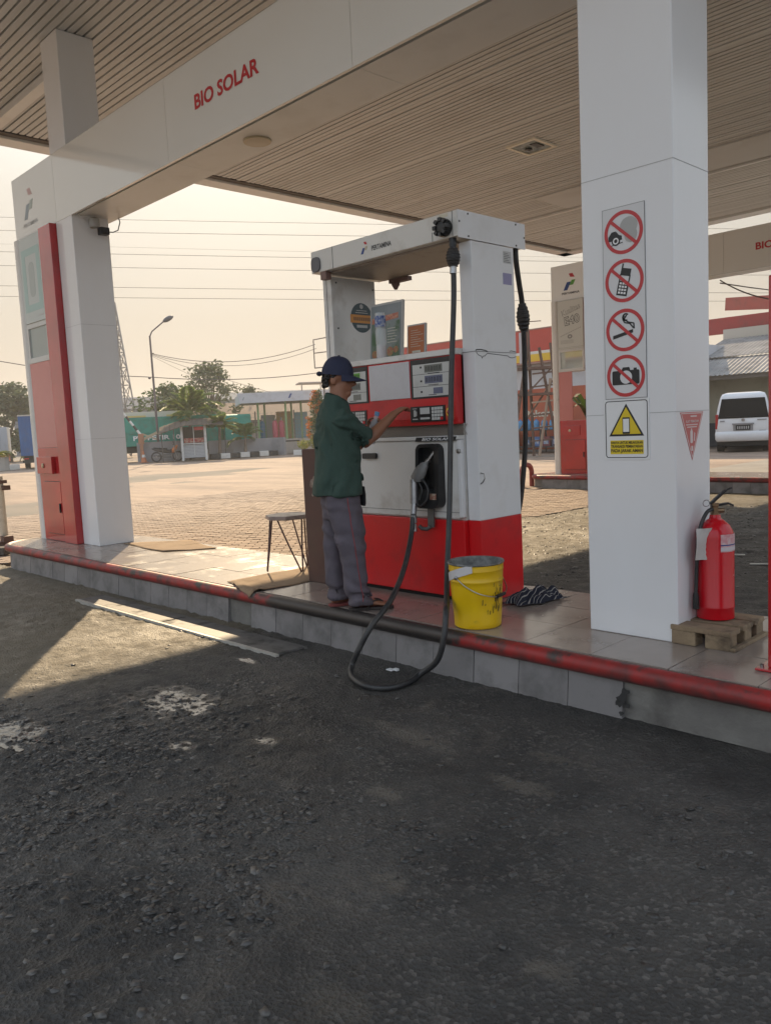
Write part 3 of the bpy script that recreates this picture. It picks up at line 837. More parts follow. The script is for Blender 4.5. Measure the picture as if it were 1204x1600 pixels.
# display head
head = part('display_head', MB().add([(-4.64, 3.985, 1.445), (-3.405, 3.985, 1.445), (-3.405, 4.4, 1.445), (-4.64, 4.4, 1.445), (-4.64, 3.975, 1.49), (-3.405, 3.975, 1.49), (-4.64, 3.975, 1.885), (-3.405, 3.975, 1.885), (-3.405, 4.4, 1.885), (-4.64, 4.4, 1.885)],
       [(0, 1, 5, 4), (4, 5, 7, 6), (6, 7, 8, 9), (0, 3, 2, 1), (1, 2, 8, 7, 5), (0, 4, 6, 9, 3)]), head_red, P, bevel=.004)
Y0 = 3.975
part('blank_panel', MB().prism(rect(-4.205, -3.812, 1.632, 1.876), FR(Y0), 0, .006), M('blank_panel', (.56, .55, .57), .35, dirt=(.44, .42, .42), dscale=3, damt=.4), head, bevel=.002)
def display(x0, x1, colour_top):
    d = part('display', MB().prism(rect(x0, x1, 1.622, 1.880), FR(Y0), 0, .004), black_plastic, head)
    w = x1 - x0
    zz = [(1.782, 1.846), (1.702, 1.779), (1.634, 1.699)]
    for k, (a, b) in enumerate(zz):
        q = part('display_row', MB().prism(rect(x0 + .022, x1 - .018, a, b), FR(Y0), .004, .006), panel_lt, d)
    part('price_screen', MB().prism(rect(x0 + .13, x0 + .13 + w * .42, 1.79, 1.838), FR(Y0), .006, .0075), lcd_grey if not colour_top else green_print, d)
    part('price_screen', MB().prism(rect(x0 + .13, x0 + .13 + w * .42, 1.718, 1.768), FR(Y0), .006, .0075), lcd_blue if not colour_top else lcd_grey, d)
    part('price_screen', MB().prism(rect(x0 + .13 + w * .20, x0 + .13 + w * .42, 1.648, 1.688), FR(Y0), .006, .0075), lcd_blue if not colour_top else lcd_grey, d)
    m = MB()
    for a, wd in ((1.785, .10), (1.71, .09), (1.645, .07)):
        m.prism(rect(x0 + .16, x0 + .16 + wd, a - .004, a), FR(Y0), .006, .0072)
    for a in (1.82, 1.73, 1.66): m.prism(rect(x0 + .09, x0 + .105, a, a + .012), FR(Y0), .006, .0072)
    seg = MB()
    for (a, n) in ((1.79, 6), (1.72, 6)):
        for i in range(n):
            xx = x0 + .14 + i * w * .065
            seg.prism(rect(xx, xx + .004, a + .008, a + .036), FR(Y0), .0075, .0082).prism(rect(xx + .010, xx + .014, a + .008, a + .036), FR(Y0), .0075, .0082).prism(rect(xx, xx + .014, a + .034, a + .037), FR(Y0), .0075, .0082)
    part('caption', m, black_print, d); part('digits', seg, black_print, d)
display(-3.802, -3.432, False)
display(-4.578, -4.222, True)
def keypad(x0, x1):
    k = part('keypad', MB().prism(rect(x0, x1, 1.468, 1.572), FR(Y0), 0, .004), black_plastic, head)
    part('card_screen', MB().prism(rect(x0 + .09, x0 + .175, 1.52, 1.562), FR(Y0), .004, .006), panel_lt, k)
    part('button_row', MB().prism(rect(x0 + .09, x0 + .175, 1.485, 1.498), FR(Y0), .004, .006), panel_lt, k)
    m = MB()
    for i in range(4):
        for j in range(4):
            if i == 3 and j == 0: continue
            m.prism(rect(x0 + .195 + i * .025, x0 + .216 + i * .025, 1.478 + j * .022, 1.496 + j * .022), FR(Y0), .004, .008)
    part('keys', m, panel_lt, k)
    part('key_red', MB().prism(rect(x0 + .27, x0 + .291, 1.478, 1.496), FR(Y0), .004, .008), red_print, k)
    part('pump_symbol', MB().prism(rect(x0 + .03, x0 + .05, 1.505, 1.548), FR(Y0), .004, .006).prism(rect(x0 + .02, x0 + .065, 1.485, 1.492), FR(Y0), .004, .006).prism(rect(x0 + .052, x0 + .058, 1.51, 1.54), FR(Y0), .004, .006).prism(rect(x0 + .02, x0 + .06, 1.556, 1.56), FR(Y0), .004, .006), panel_lt, k)
keypad(-3.817, -3.507); keypad(-4.56, -4.25)
eb = part('stop_button_plate', MB().prism(rect(-3.502, -3.432, 1.474, 1.574), FR(Y0), 0, .003), M('stop_plate', (.45, .06, .03), .4), head)
part('stop_ring', MB().ring((-3.467, 1.524), .030, .018, FR(Y0), .003, .006, 24), yellow_print, eb)
part('stop_button', MB().lathe([(.017, 0), (.017, .012), (.008, .016)], (-3.467, Y0 - .003, 1.524), 16, Matrix(((1, 0, 0), (0, 0, -1), (0, 1, 0)))), red_gloss, eb)
part('shelf', MB().box(-4.645, -3.402, 3.965, 4.47, 1.886, 1.925), pump_white, P, bevel=.005)
# grade label
gl = part('grade_label', MB().prism([(-3.80, 1.338), (-3.445, 1.338), (-3.43, 1.366), (-3.785, 1.366)], FR(3.985), .0, .003), black_print, P)
part('lettering', text_mb('BIO SOLAR', FR(3.985), -3.735, -3.49, 1.343, 1.361, d1=.0045, bold=.02, shear=.3), white_print, gl)
# nozzle boot
boot = part('nozzle_boot', MB().prism(rrect(-3.765, -3.557, .895, 1.322, .05), FR(4.0), .0, .004), black_plastic, P)
fr = FR(4.0)
rim = MB()
outer = rrect(-3.765, -3.557, .895, 1.322, .05)
inner = rrect(-3.742, -3.60, 1.02, 1.30, .03)
n = len(outer)
o3 = [(p[0], 4.0 - .055 - .03 * max(0, (1.05 - p[1]) / .15), p[1]) for p in outer]
i3 = [(p[0], 4.0 - .055, p[1]) for p in inner]
i4 = [(p[0], 4.0 - .006, p[1]) for p in inner]
ob = [(p[0], 4.0 + .002, p[1]) for p in outer]
rim.add(ob + o3 + i3 + i4, [(j, (j + 1) % n, n + (j + 1) % n, n + j) for j in range(n)] + [(n + j, n + (j + 1) % n, 2 * n + (j + 1) % n, 2 * n + j) for j in range(n)] + [(2 * n + j, 2 * n + (j + 1) % n, 3 * n + (j + 1) % n, 3 * n + j) for j in range(n)])
part('boot_rim', rim, black_plastic, boot, smooth=35)
part('boot_label', MB().prism(rect(-3.63, -3.575, .955, .995), ((0, 3.945, 0), (1, 0, 0), (0, 0, 1), (0, -1, 0)), .018, .022), M('boot_label', (.42, .36, .28), .6, col2=(.30, .12, .08), nscale=60, namt=.9), boot)
part('nozzle_hook', MB().bar((-3.665, 3.97, .90), (-3.665, 3.965, .765), .055, .012, (0, 1, 0)).tube([(-3.665, 3.96, .77), (-3.69, 3.95, .752), (-3.73, 3.94, .755), (-3.745, 3.93, .775)], .014, 8), M('hook_steel', (.16, .155, .15), .5, .7, dirt=(.08, .07, .06), dscale=20), boot)
# pillars
pil = part('hose_pillar', MB().box(-3.40, -3.30, 4.04, 4.475, .816, 2.577), pump_white_side, P, bevel=.004)
part('pillar_base', MB().box(-3.402, -3.299, 4.038, 4.477, F + .004, .815), pump_red, pil, bevel=.003)
cr = MB()
cr.box(-3.403, -3.297, 4.037, 4.478, 1.8935, 1.8965)
fx = FX(-3.30)
def crack(pts, w=.0022):
    for a, b in zip(pts, pts[1:]):
        dx, dz = b[0] - a[0], b[1] - a[1]
        l = math.hypot(dx, dz) or 1
        nx, nz = -dz / l * w, dx / l * w
        cr.prism([(a[0] - nx, a[1] - nz), (b[0] - nx, b[1] - nz), (b[0] + nx, b[1] + nz), (a[0] + nx, a[1] + nz)], fx, .0005, .0015)
crack([(4.05, 1.90), (4.055, 1.905), (4.10, 1.908), (4.15, 1.902), (4.17, 1.895)], .0035)
crack([(4.055, 1.89), (4.07, 1.875), (4.09, 1.868), (4.105, 1.866), (4.112, 1.852), (4.118, 1.866), (4.14, 1.868), (4.155, 1.88), (4.17, 1.885), (4.38, 1.874), (4.395, 1.866), (4.42, 1.862), (4.45, 1.866), (4.47, 1.872)])
crack([(4.40, 1.905), (4.42, 1.908), (4.47, 1.902)])
part('crack', cr, grey_joint, pil)
part('sticker', MB().prism(rect(4.355, 4.448, 2.335, 2.408), fx, 0, .001), M('sticker_lilac', (.30, .28, .46), .5), pil)
st = part('sticker', MB().prism(rect(4.362, 4.448, 2.47, 2.548), fx, 0, .0008), M('sticker_paper', (.55, .55, .54), .6), pil)
m = MB()
for i in range(6): m.prism(rect(4.368, 4.368 + .07 * (1 - .2 * (i % 3)), 2.478 + i * .011, 2.481 + i * .011), fx, .0008, .0012)
part('fine_print', m, grey_joint, st)
part('hook', MB().tube([(-3.295, 4.048, 1.125), (-3.27, 4.05, 1.12), (-3.265, 4.052, 1.09), (-3.28, 4.05, 1.065), (-3.296, 4.048, 1.055)], .004, 6), steel, pil)
pil2 = part('hose_pillar', MB().box(-4.745, -4.652, 4.05, 4.50, F + .004, 2.577), pump_white, P, bevel=.004)
part('panel_seam', MB().box(-4.705, -4.701, 4.048, 4.052, .3, 2.57), grey_joint, pil2)
bolts = MB()
for q in ((4.10, 2.535), (4.475, 2.51), (4.10, 2.20), (4.10, 1.98)):
    bolts.lathe([(.007, 0), (.007, .004)], (-4.652, q[0], q[1]), 8, Matrix(((0, 0, 1), (1, 0, 0), (0, 1, 0))))
part('screw', bolts, grey_joint, pil2)
fl = FX(-4.652)
sk = part('round_sticker', MB().prism(disc(4.345, 2.29, .112, 32), fl, 0, .0012), M('sticker_dark', (.03, .06, .07), .4), pil2)
part('sticker_band', MB().prism(rect(4.228, 4.462, 2.25, 2.312), fl, .0012, .002), M('sticker_orange', (.62, .25, .03), .4), sk)
m = MB()
for i in range(9): m.prism(rect(4.26 + i * .02, 4.273 + i * .02, 2.268, 2.294), fl, .002, .0026)
part('sticker_print', m, M('sticker_brown', (.16, .07, .02), .4), sk)
part('sticker_print', MB().prism(rect(4.29, 4.40, 2.215, 2.236), fl, .0012, .002).prism(rect(4.28, 4.41, 2.325, 2.331), fl, .0012, .002).prism(rect(4.29, 4.40, 2.342, 2.347), fl, .0012, .002).prism(disc(4.345, 2.375, .018, 12), fl, .0012, .002), M('sticker_lt', (.45, .45, .44), .5), sk)
# header
hd = part('hose_header', MB().box(-4.722, -3.312, 3.93, 4.618, 2.592, 2.748), M('header_paint', (.66, .64, .60), .35, dirt=(.36, .31, .25), dscale=2.5, damt=.4, bump=.012, bscale=2.5), P, bevel=.005)
part('header_tray', MB().box(-4.60, -3.42, 3.99, 4.56, 2.578, 2.594), M('tray_paint', (.30, .25, .21), .5, dirt=(.16, .12, .10), dscale=4), hd)
part('end_plate', MB().box(-3.314, -3.309, 3.936, 4.622, 2.585, 2.75), pump_white_side, hd)
part('header_seam', MB().box(-4.482, -4.479, 3.928, 3.94, 2.594, 2.746).box(-3.352, -3.349, 3.928, 3.94, 2.594, 2.746).box(-3.52, -3.517, 3.928, 3.932, 2.594, 2.65), grey_joint, hd)
m = MB()
for yy, zz in ((4.03, 2.735), (4.52, 2.735), (4.03, 2.60), (4.52, 2.60), (3.945, 2.68), (4.61, 2.66)):
    m.lathe([(.006, 0), (.006, .004)], (-3.309, yy, zz), 8, Matrix(((0, 0, 1), (1, 0, 0), (0, 1, 0))))
part('screw', m, grey_joint, hd)
RY = Matrix(((1, 0, 0), (0, 0, -1), (0, 1, 0)))
def cap(x, z, lab=None):
    c = part('hose_cap', MB().lathe([(.052, 0), (.052, .03), (.044, .05), (.02, .056)], (x, 3.93, z), 24, RY), black_plastic, hd, smooth=40)
    m = MB()
    for i in range(8):
        a = 2 * math.pi * i / 8
        m.obox((x + .045 * math.cos(a), 3.89, z + .045 * math.sin(a)), (.022, .05, .022), Matrix.Rotation(-a, 3, 'Y'))
    part('cap_rib', m, black_plastic, c)
cap(-3.405, 2.655); 
c2 = part('hose_cap', MB().prism(rrect(-4.712, -4.615, 2.596, 2.702, .035), FR(3.93), 0, .014), M('cap_grey', (.13, .13, .14), .5), hd, bevel=.005)
part('sticker', MB().prism(rect(-3.46, -3.385, 2.722, 2.742), FR(3.93), 0, .001), M('sticker_cream', (.6, .56, .44), .6), hd)
emblem(hd, FR(3.93), -4.182, 2.635, .062, (blue_print, M('emblem_tan', (.5, .42, .3), .4), red_print))
part('lettering', text_mb('PERTAMINA', FR(3.93), -4.075, -3.885, 2.642, 2.675, d1=.0015, bold=.03), M('print_dark', (.05, .05, .05), .4), hd)
part('hose_bracket', MB().obox((-4.60, 3.96, 2.565), (.06, .05, .06)).obox((-4.45, 4.58, 2.565), (.20, .05, .03)).lathe([(.012, 0), (.035, .04), (.03, .05)], (-4.50, 4.58, 2.50), 10), M('bracket_rust', (.20, .12, .10), .6), hd)

# hoses: a curve sampled through points
def spline(pts, per=10):
    P_ = [Vector(p) for p in pts]
    P_ = [P_[0] * 2 - P_[1]] + P_ + [P_[-1] * 2 - P_[-2]]
    out = []
    for i in range(1, len(P_) - 2):
        a, b, c, d = P_[i - 1:i + 3]
        for k in range(per):
            t = k / per
            out.append(.5 * ((2 * b) + (c - a) * t + (2 * a - 5 * b + 4 * c - d) * t * t + (-a + 3 * b - 3 * c + d) * t ** 3))
    out.append(P_[-2])
    return out
H = thing('fuel_hose', 'black fuel hose looped on the asphalt, ending in the grey nozzle', 'hose', (-3.35, 3.9, F), 0, 'dispenser hoses')
pts = [(-3.375, 3.955, 2.44), (-3.372, 3.94, 2.2), (-3.366, 3.88, 1.7), (-3.33, 3.78, .98), (-3.215, 3.60, .55), (-3.085, 3.44, .42), (-2.998, 3.335, .40), (-2.968, 3.275, .27), (-3.015, 3.262, .13), (-3.13, 3.235, .035), (-3.10, 3.11, .026), (-3.127, 2.975, .025), (-3.257, 2.925, .025), (-3.43, 2.985, .026), (-3.53, 3.075, .05), (-3.49, 3.10, .15), (-3.44, 3.17, .29), (-3.455, 3.35, .405), (-3.60, 3.62, .54), (-3.70, 3.80, .715), (-3.735, 3.87, .86)]
part('hose', MB().tube(spline(pts, 8), .0175, 12), black_rubber, H, smooth=60)
def bellows(c0, c1, r0, r1, k):
    c0, c1 = Vector(c0), Vector(c1)
    m = MB()
    pr, rr = [], []
    for i in range(k * 4 + 1):
        t = i / (k * 4)
        env = r0 + (r1 - r0) * math.sin(math.pi * t)
        pr.append(c0.lerp(c1, t)); rr.append(env + (.004 if i % 4 < 2 else 0))
    return m.tube(pr, rr, 16)
part('swivel', MB().tube([(-3.378, 3.96, 2.60), (-3.377, 3.958, 2.545)], .024, 12).tube([(-3.377, 3.957, 2.545), (-3.376, 3.956, 2.53)], .02, 12), black_plastic, H, smooth=40)
part('breakaway_boot', bellows((-3.376, 3.956, 2.53), (-3.374, 3.952, 2.42), .026, .042, 6), black_rubber, H)
part('ferrule', MB().tube([(-3.374, 3.952, 2.425), (-3.373, 3.946, 2.375)], .021, 14), steel, H, smooth=40)
nz = part('nozzle_handle', MB().tube([(-3.735, 3.87, .86), (-3.738, 3.885, .93)], .021, 14).tube([(-3.738, 3.885, .93), (-3.745, 3.90, 1.09)], .027, 14), M('nozzle_alloy', (.36, .36, .37), .38, .9, dirt=(.16, .15, .14), dscale=14), H, smooth=40)
part('collar', MB().tube([(-3.728, 3.862, .80), (-3.735, 3.868, .85)], .023, 14).tube([(-3.722, 3.856, .745), (-3.728, 3.862, .795)], .0215, 14), steel, nz, smooth=40)
part('nozzle_body', MB().loft([[Vector((-3.755 + .0, 3.905, 1.075)) + Vector((.085 * (p[0]), .05 * p[1], 0)) for p in disc(.42, 0, .5, 14)],
      [Vector((-3.765, 3.905, 1.11)) + Vector((.115 * p[0], .056 * p[1], .01 * p[0])) for p in disc(.5, 0, .55, 14)],
      [Vector((-3.745, 3.915, 1.16)) + Vector((.105 * p[0], .054 * p[1], .012 * p[0])) for p in disc(.55, 0, .52, 14)],
      [Vector((-3.715, 3.93, 1.197)) + Vector((.075 * p[0], .046 * p[1], .01 * p[0])) for p in disc(.6, 0, .45, 14)]]), M('nozzle_cover', (.17, .165, .16), .42, dirt=(.07, .065, .06), dscale=16, damt=.7), nz, smooth=50)
part('spout', MB().tube([(-3.665, 3.935, 1.185), (-3.645, 3.945, 1.215)], .018, 12).tube([(-3.645, 3.945, 1.215), (-3.60, 3.965, 1.275)], .0125, 12), steel, nz, smooth=40)
part('trigger_guard', MB().tube(spline([(-3.70, 3.90, 1.10), (-3.655, 3.90, 1.08), (-3.62, 3.90, 1.02), (-3.63, 3.89, .95), (-3.68, 3.885, .915), (-3.73, 3.885, .93)], 5), .009, 8), black_plastic, nz, smooth=60)
part('trigger', MB().tube(spline([(-3.70, 3.90, 1.07), (-3.675, 3.90, 1.02), (-3.69, 3.89, .955)], 5), .008, 8), black_plastic, nz, smooth=60)
part('hose_grip', MB().tube(spline([(-3.735, 3.87, .865), (-3.73, 3.865, .85), (-3.728, 3.86, .80)], 3), .018, 10), black_rubber, nz)
H2 = thing('fuel_hose', 'second black hose with a ribbed boot hanging down the far side of the fuel dispenser', 'hose', (-3.42, 4.72, 1.0), 0, 'dispenser hoses')
part('hose', MB().tube(spline([(-3.345, 4.56, 2.60), (-3.352, 4.575, 2.50), (-3.38, 4.64, 2.37), (-3.405, 4.70, 2.25), (-3.42, 4.73, 2.05), (-3.434, 4.75, 1.88), (-3.442, 4.75, 1.5), (-3.45, 4.74, 1.2), (-3.49, 4.70, .80), (-3.58, 4.65, .62), (-3.75, 4.60, .62), (-3.85, 4.55, .85)], 8), .0185, 12), black_rubber, H2, smooth=60)
part('breakaway_boot', bellows((-3.405, 4.70, 2.25), (-3.42, 4.735, 2.06), .022, .044, 7), black_rubber, H2)

# things standing on the shelf of the dispenser
SZ = 1.925
pf = thing('poster_stand', 'larger green and grey poster stand on the dispenser shelf, behind the plastic bottle', 'poster', (-4.33, 4.27, SZ), 0, 'poster stands on the dispenser')
pfm = Matrix.Rotation(R_(14), 3, 'X')
def slab(mb, cx, cy, z0, w, h, th, tilt=-8):
    m = Matrix.Rotation(R_(tilt), 3, 'X')
    return mb.obox(Vector((cx, cy, z0)) + m @ Vector((0, 0, h / 2)), (w, th, h), m)
part('frame', slab(MB(), -4.307, 4.25, SZ, .335, .43, .022, -5), M('frame_alu', (.45, .44, .42), .4), pf)
fp = ((-4.307, 4.25 - .0115, SZ), (1, 0, 0), Matrix.Rotation(R_(-5), 3, 'X') @ Vector((0, 0, 1)), Matrix.Rotation(R_(-5), 3, 'X') @ Vector((0, -1, 0)))
pm = M('poster_green', (.07, .13, .06), .35, col2=(.20, .23, .22), nscale=7, namt=.9)
part('print', MB().prism(rect(-.156, .156, .01, .415), fp, 0, .002), M('poster_grey', (.19, .22, .23), .35, col2=(.23, .25, .26), nscale=5), pf)
part('print', MB().prism(rect(-.145, .145, .02, .29), fp, .002, .003), pm, pf)
part('banner', MB().prism([(-.145, .285), (.13, .305), (.13, .345), (-.145, .325)], fp, .003, .004), M('poster_red', (.42, .12, .07), .35, col2=(.5, .25, .16), nscale=40, namt=.9), pf)
part('banner', MB().prism([(-.08, .29), (-.01, .294), (-.01, .336), (-.08, .332)], fp, .004, .005), blue_print, pf)
m = MB()
for i in range(6): m.prism(rect(.02, .10 + .02 * (i % 2), .235 - .02 * i, .240 - .02 * i), fp, .003, .004)
part('fine_print', m, M('print_cream', (.5, .48, .4), .4), pf)
for q_ in ((.05, .07, .035), (.11, .08, .025), (-.11, .06, .03)): part('flower_print', MB().prism(disc(q_[0], q_[1], q_[2], 10), fp, .003, .004), M('poster_flower', (.36, .10, .06), .4, col2=(.30, .22, .08), nscale=50, namt=.9), pf)
po = thing('poster_stand', 'small orange price notice in a frame on the dispenser shelf, right of the poster', 'poster', (-3.93, 4.25, SZ), 0, 'poster stands on the dispenser')
part('frame', slab(MB(), -3.998, 4.25, SZ, .175, .235, .018, -4), M('frame_alu', (.45, .44, .42), .4), po)
fp = ((-3.998, 4.25 - .0095, SZ), (1, 0, 0), Matrix.Rotation(R_(-4), 3, 'X') @ Vector((0, 0, 1)), Matrix.Rotation(R_(-4), 3, 'X') @ Vector((0, -1, 0)))
part('print', MB().prism(rect(-.078, .078, .012, .225), fp, 0, .002), M('poster_orange', (.42, .13, .045), .4, dirt=(.32, .10, .04), dscale=30), po)
m = MB()
for i in range(8): m.prism(rect(-.05, .02 + .025 * (i % 3), .19 - .016 * i, .193 - .016 * i), fp, .002, .003)
m.prism(rect(-.035, .045, .035, .05), fp, .002, .003)
part('fine_print', m, M('print_cream', (.5, .48, .4), .4), po)
clear = M('clear_plastic', (.9, .93, .95), .04, trans=1.0)
for nd in clear.node_tree.nodes:
    if nd.type == 'BSDF_PRINCIPLED': nd.inputs['IOR'].default_value = 1.12
water = M('bottle_water', (.6, .68, .72), .1, trans=.7)
bt = thing('water_bottle', 'clear water bottle with a blue label standing upside down on the dispenser shelf', 'bottle', (-4.168, 4.07, SZ), 0, 'plastic bottles')
part('bottle', MB().lathe([(.030, 0), (.038, .006), (.038, .09), (.035, .10), (.038, .11), (.039, .20), (.034, .212), (.038, .224), (.038, .30), (.034, .322)], (-4.168, 4.07, SZ), 20), M('bottle_clear', (.75, .78, .80), .08, alpha=.45), bt, smooth=50)
part('label', MB().lathe([(.0392, .225), (.0392, .30)], (-4.168, 4.07, SZ), 20, cap=False), M('label_blue', (.05, .10, .30), .4, col2=(.4, .42, .5), nscale=40, namt=.9), bt, smooth=50)
part('contents', MB().lathe([(.034, .003), (.034, .085), (.030, .09)], (-4.168, 4.07, SZ), 16), M('pink_liquid', (.45, .32, .31), .3, col2=(.55, .45, .42), nscale=30, namt=.9), bt)
b2 = thing('funnel_can', 'small beige canister half hidden behind the right dispenser pillar', 'canister', (-3.44, 4.35, SZ))
part('canister_body', MB().lathe([(.045, 0), (.045, .13), (.022, .17), (.022, .27)], (-3.45, 4.33, SZ), 16), M('can_beige', (.45, .36, .27), .5), b2, smooth=40)
part('canister_wire', MB().tube([(-3.50, 4.30, SZ + .10), (-3.56, 4.28, SZ + .02), (-3.60, 4.26, SZ + .004)], .004, 6), black_rubber, b2)
# ------------------------------------------------------------------ red pylons at the island ends
white_edge = M('pylon_edge', (.70, .69, .66), .25, dirt=(.5, .46, .4), dscale=3, damt=.25)
frame_w = M('pylon_frame', (.62, .62, .60), .3, dirt=(.45, .42, .37), dscale=4, damt=.3)
pink = M('pink_acrylic', (.60, .22, .20), .10, col2=(.56, .20, .18), nscale=1.5)
def pylon(dx, dy, label, near):
    T = thing('sign_pylon', label, 'pylon', (-9.7 + dx, 4.05 + dy, F), 0, 'red and white sign pylons')
    X = lambda a: a + dx
    Y = 3.90 + dy
    fr = FR(Y)
    # white rounded edge post
    part('edge_post', MB().loft([[(p[0], p[1], z) for p in rrect(X(-10.27), X(-10.10), Y - .005, Y + .30, .06)] for z in (F, 3.872)]), white_edge, T, smooth=40)
    part('top_panel', MB().box(X(-10.098), X(-9.47), Y + .008, Y + .29, 3.862, 3.873).box(X(-10.098), X(-9.47), Y + .012, Y + .29, 2.86, 3.86), frame_w, T)
    part('window_frame', MB().box(X(-10.098), X(-10.05), Y + .004, Y + .06, 2.47, 2.86).box(X(-9.52), X(-9.47), Y + .004, Y + .06, 2.47, 2.86).box(X(-10.05), X(-9.52), Y + .004, Y + .06, 2.815, 2.86), frame_w, T)
    part('window_pane', MB().box(X(-10.05), X(-9.52), Y + .02, Y + .028, 2.47, 2.815), M('pylon_glass', (.50, .55, .52), .05, alpha=.42) if not near else M('pylon_glass_near', (.36, .40, .38), .05), T)
    part('cross_rail', MB().box(X(-10.098), X(-9.47), Y - .004, Y + .29, 2.405, 2.468), frame_w, T, bevel=.004)
    pr = -9.47 if near else -9.78
    part('acrylic_panel', MB().box(X(-10.098), X(pr), Y + .004, Y + .02, 1.392, 2.404), pink, T)
    cab = part('cabinet', MB().box(X(-10.098), X(-9.452), Y + .002, Y + .29, F + .002, 1.39), red_gloss, T, bevel=.005)
    if near: part('back_panel', MB().box(X(-10.098), X(-9.47), Y + .06, Y + .29, 1.392, 2.404), frame_w, T)
    dr = part('drawer', MB().box(X(-10.05), X(-9.605), Y - (.045 if near else .012), Y + .002, 1.082, 1.285), red_gloss, cab, bevel=.006)
    part('drawer_lock', MB().lathe([(.028, 0), (.028, .012), (.012, .016)], (X(-9.85), Y - (.045 if near else .012), 1.18), 14, RY), M('brass', (.5, .45, .33), .35, .8), dr)
    dd = part('cabinet_door', MB().box(X(-9.975), X(-9.49), Y - .010, Y + .004, .36, .985), red_gloss, cab, bevel=.003)
    part('door_gap', MB().box(X(-9.982), X(-9.483), Y - .0005, Y + .003, .353, .992), M('deep_red', (.06, .006, .006), .5), cab)
    part('door_handle', MB().box(X(-9.535), X(-9.515), Y - .03, Y - .012, .62, .73), black_plastic, dd, bevel=.004)
    # poster
    ps = part('poster', MB().prism(rect(X(-10.085), X(-9.482), 2.875, 3.855), fr, -.012, .003), M('poster_sheet', (.58, .58, .53), .12) if not near else M('poster_sheet_near', (.52, .57, .56), .08), T)
    if near:  # near poster colours washed out, standing in for the sky reflected on it
        teal = M('poster_teal', (.36, .52, .50), .1)
        part('poster_print', MB().prism(rect(X(-10.04), X(-9.94), 3.0, 3.72), fr, .003, .004).prism(rect(X(-9.62), X(-9.52), 3.0, 3.72), fr, .003, .004).prism(rect(X(-9.94), X(-9.62), 3.0, 3.08), fr, .003, .004).prism(rect(X(-9.94), X(-9.62), 3.64, 3.72), fr, .003, .004), teal, ps)
        part('poster_print', MB().prism(rrect(X(-9.86), X(-9.70), 3.16, 3.56, .07), fr, .003, .004), M('poster_shade', (.40, .45, .44), .1), ps)
        part('poster_print', MB().prism(rect(X(-9.66), X(-9.53), 2.93, 2.945), fr, .003, .004), M('print_pale', (.42, .42, .42), .3), ps)
    else:
        # outlined slogan and grade, printed slanting upwards
        ink = M('print_ink', (.10, .095, .085), .4)
        paper = M('poster_sheet', (.58, .58, .53), .12)
        part('lettering', text_mb('E40', fr, X(-9.93), X(-9.56), 3.36, 3.55, d1=.0035, bold=.045, rot=R_(8)), ink, ps)
        part('lettering', text_mb('E40', fr, X(-9.92), X(-9.57), 3.375, 3.535, d1=.0042, bold=-.004, rot=R_(8)), paper, ps)
        part('lettering', text_mb('Kualitas', fr, X(-9.99), X(-9.55), 3.60, 3.72, d1=.0035, bold=.02, rot=R_(16)), ink, ps)
        part('lettering', text_mb('Kualitas', fr, X(-9.98), X(-9.56), 3.607, 3.712, d1=.0042, bold=-.004, rot=R_(16)), paper, ps)
        m = MB()
        for i in range(12): m.prism([(X(-10.03) + i * .042, 3.13 + i * .0125), (X(-10.0) + i * .042, 3.14 + i * .0125), (X(-10.0) + i * .042, 3.152 + i * .0125), (X(-10.03) + i * .042, 3.142 + i * .0125)], fr, .003, .004)
        m.prism(disc(X(-9.80), 3.12, .045, 16, 1.3), fr, .003, .004)
        for i in range(4): m.prism(rect(X(-10.03), X(-9.72), 2.985 + i * .02, 2.99 + i * .02), fr, .003, .004)
        m.prism(rect(X(-10.08), X(-9.49), 2.90, 2.905), fr, .003, .004)
        part('fine_print', m, M('print_grey', (.25, .24, .22), .4), ps)
        part('emblem_hole', MB().prism(disc(X(-9.80), 3.12, .018, 12, 1.3), fr, .004, .005), paper, ps)
    # projecting red pilaster
    part('pilaster', MB().box(X(-9.445), X(-9.122), Y - .025, Y + .25, F + .002, 3.868), red_gloss, T, bevel=.005)
    part('pilaster_gap', MB().box(X(-9.468), X(-9.447), Y + .02, Y + .25, F + .002, 3.868), M('deep_red', (.06, .006, .006), .5), T)
    return T
pylon(0, 0, 'near red and white pylon with a pink panel and letter box at the island end', True)
pylon(.33, 10.8, 'farther pylon with the E40 poster and a bright red cabinet, seen beside the tall column', False)
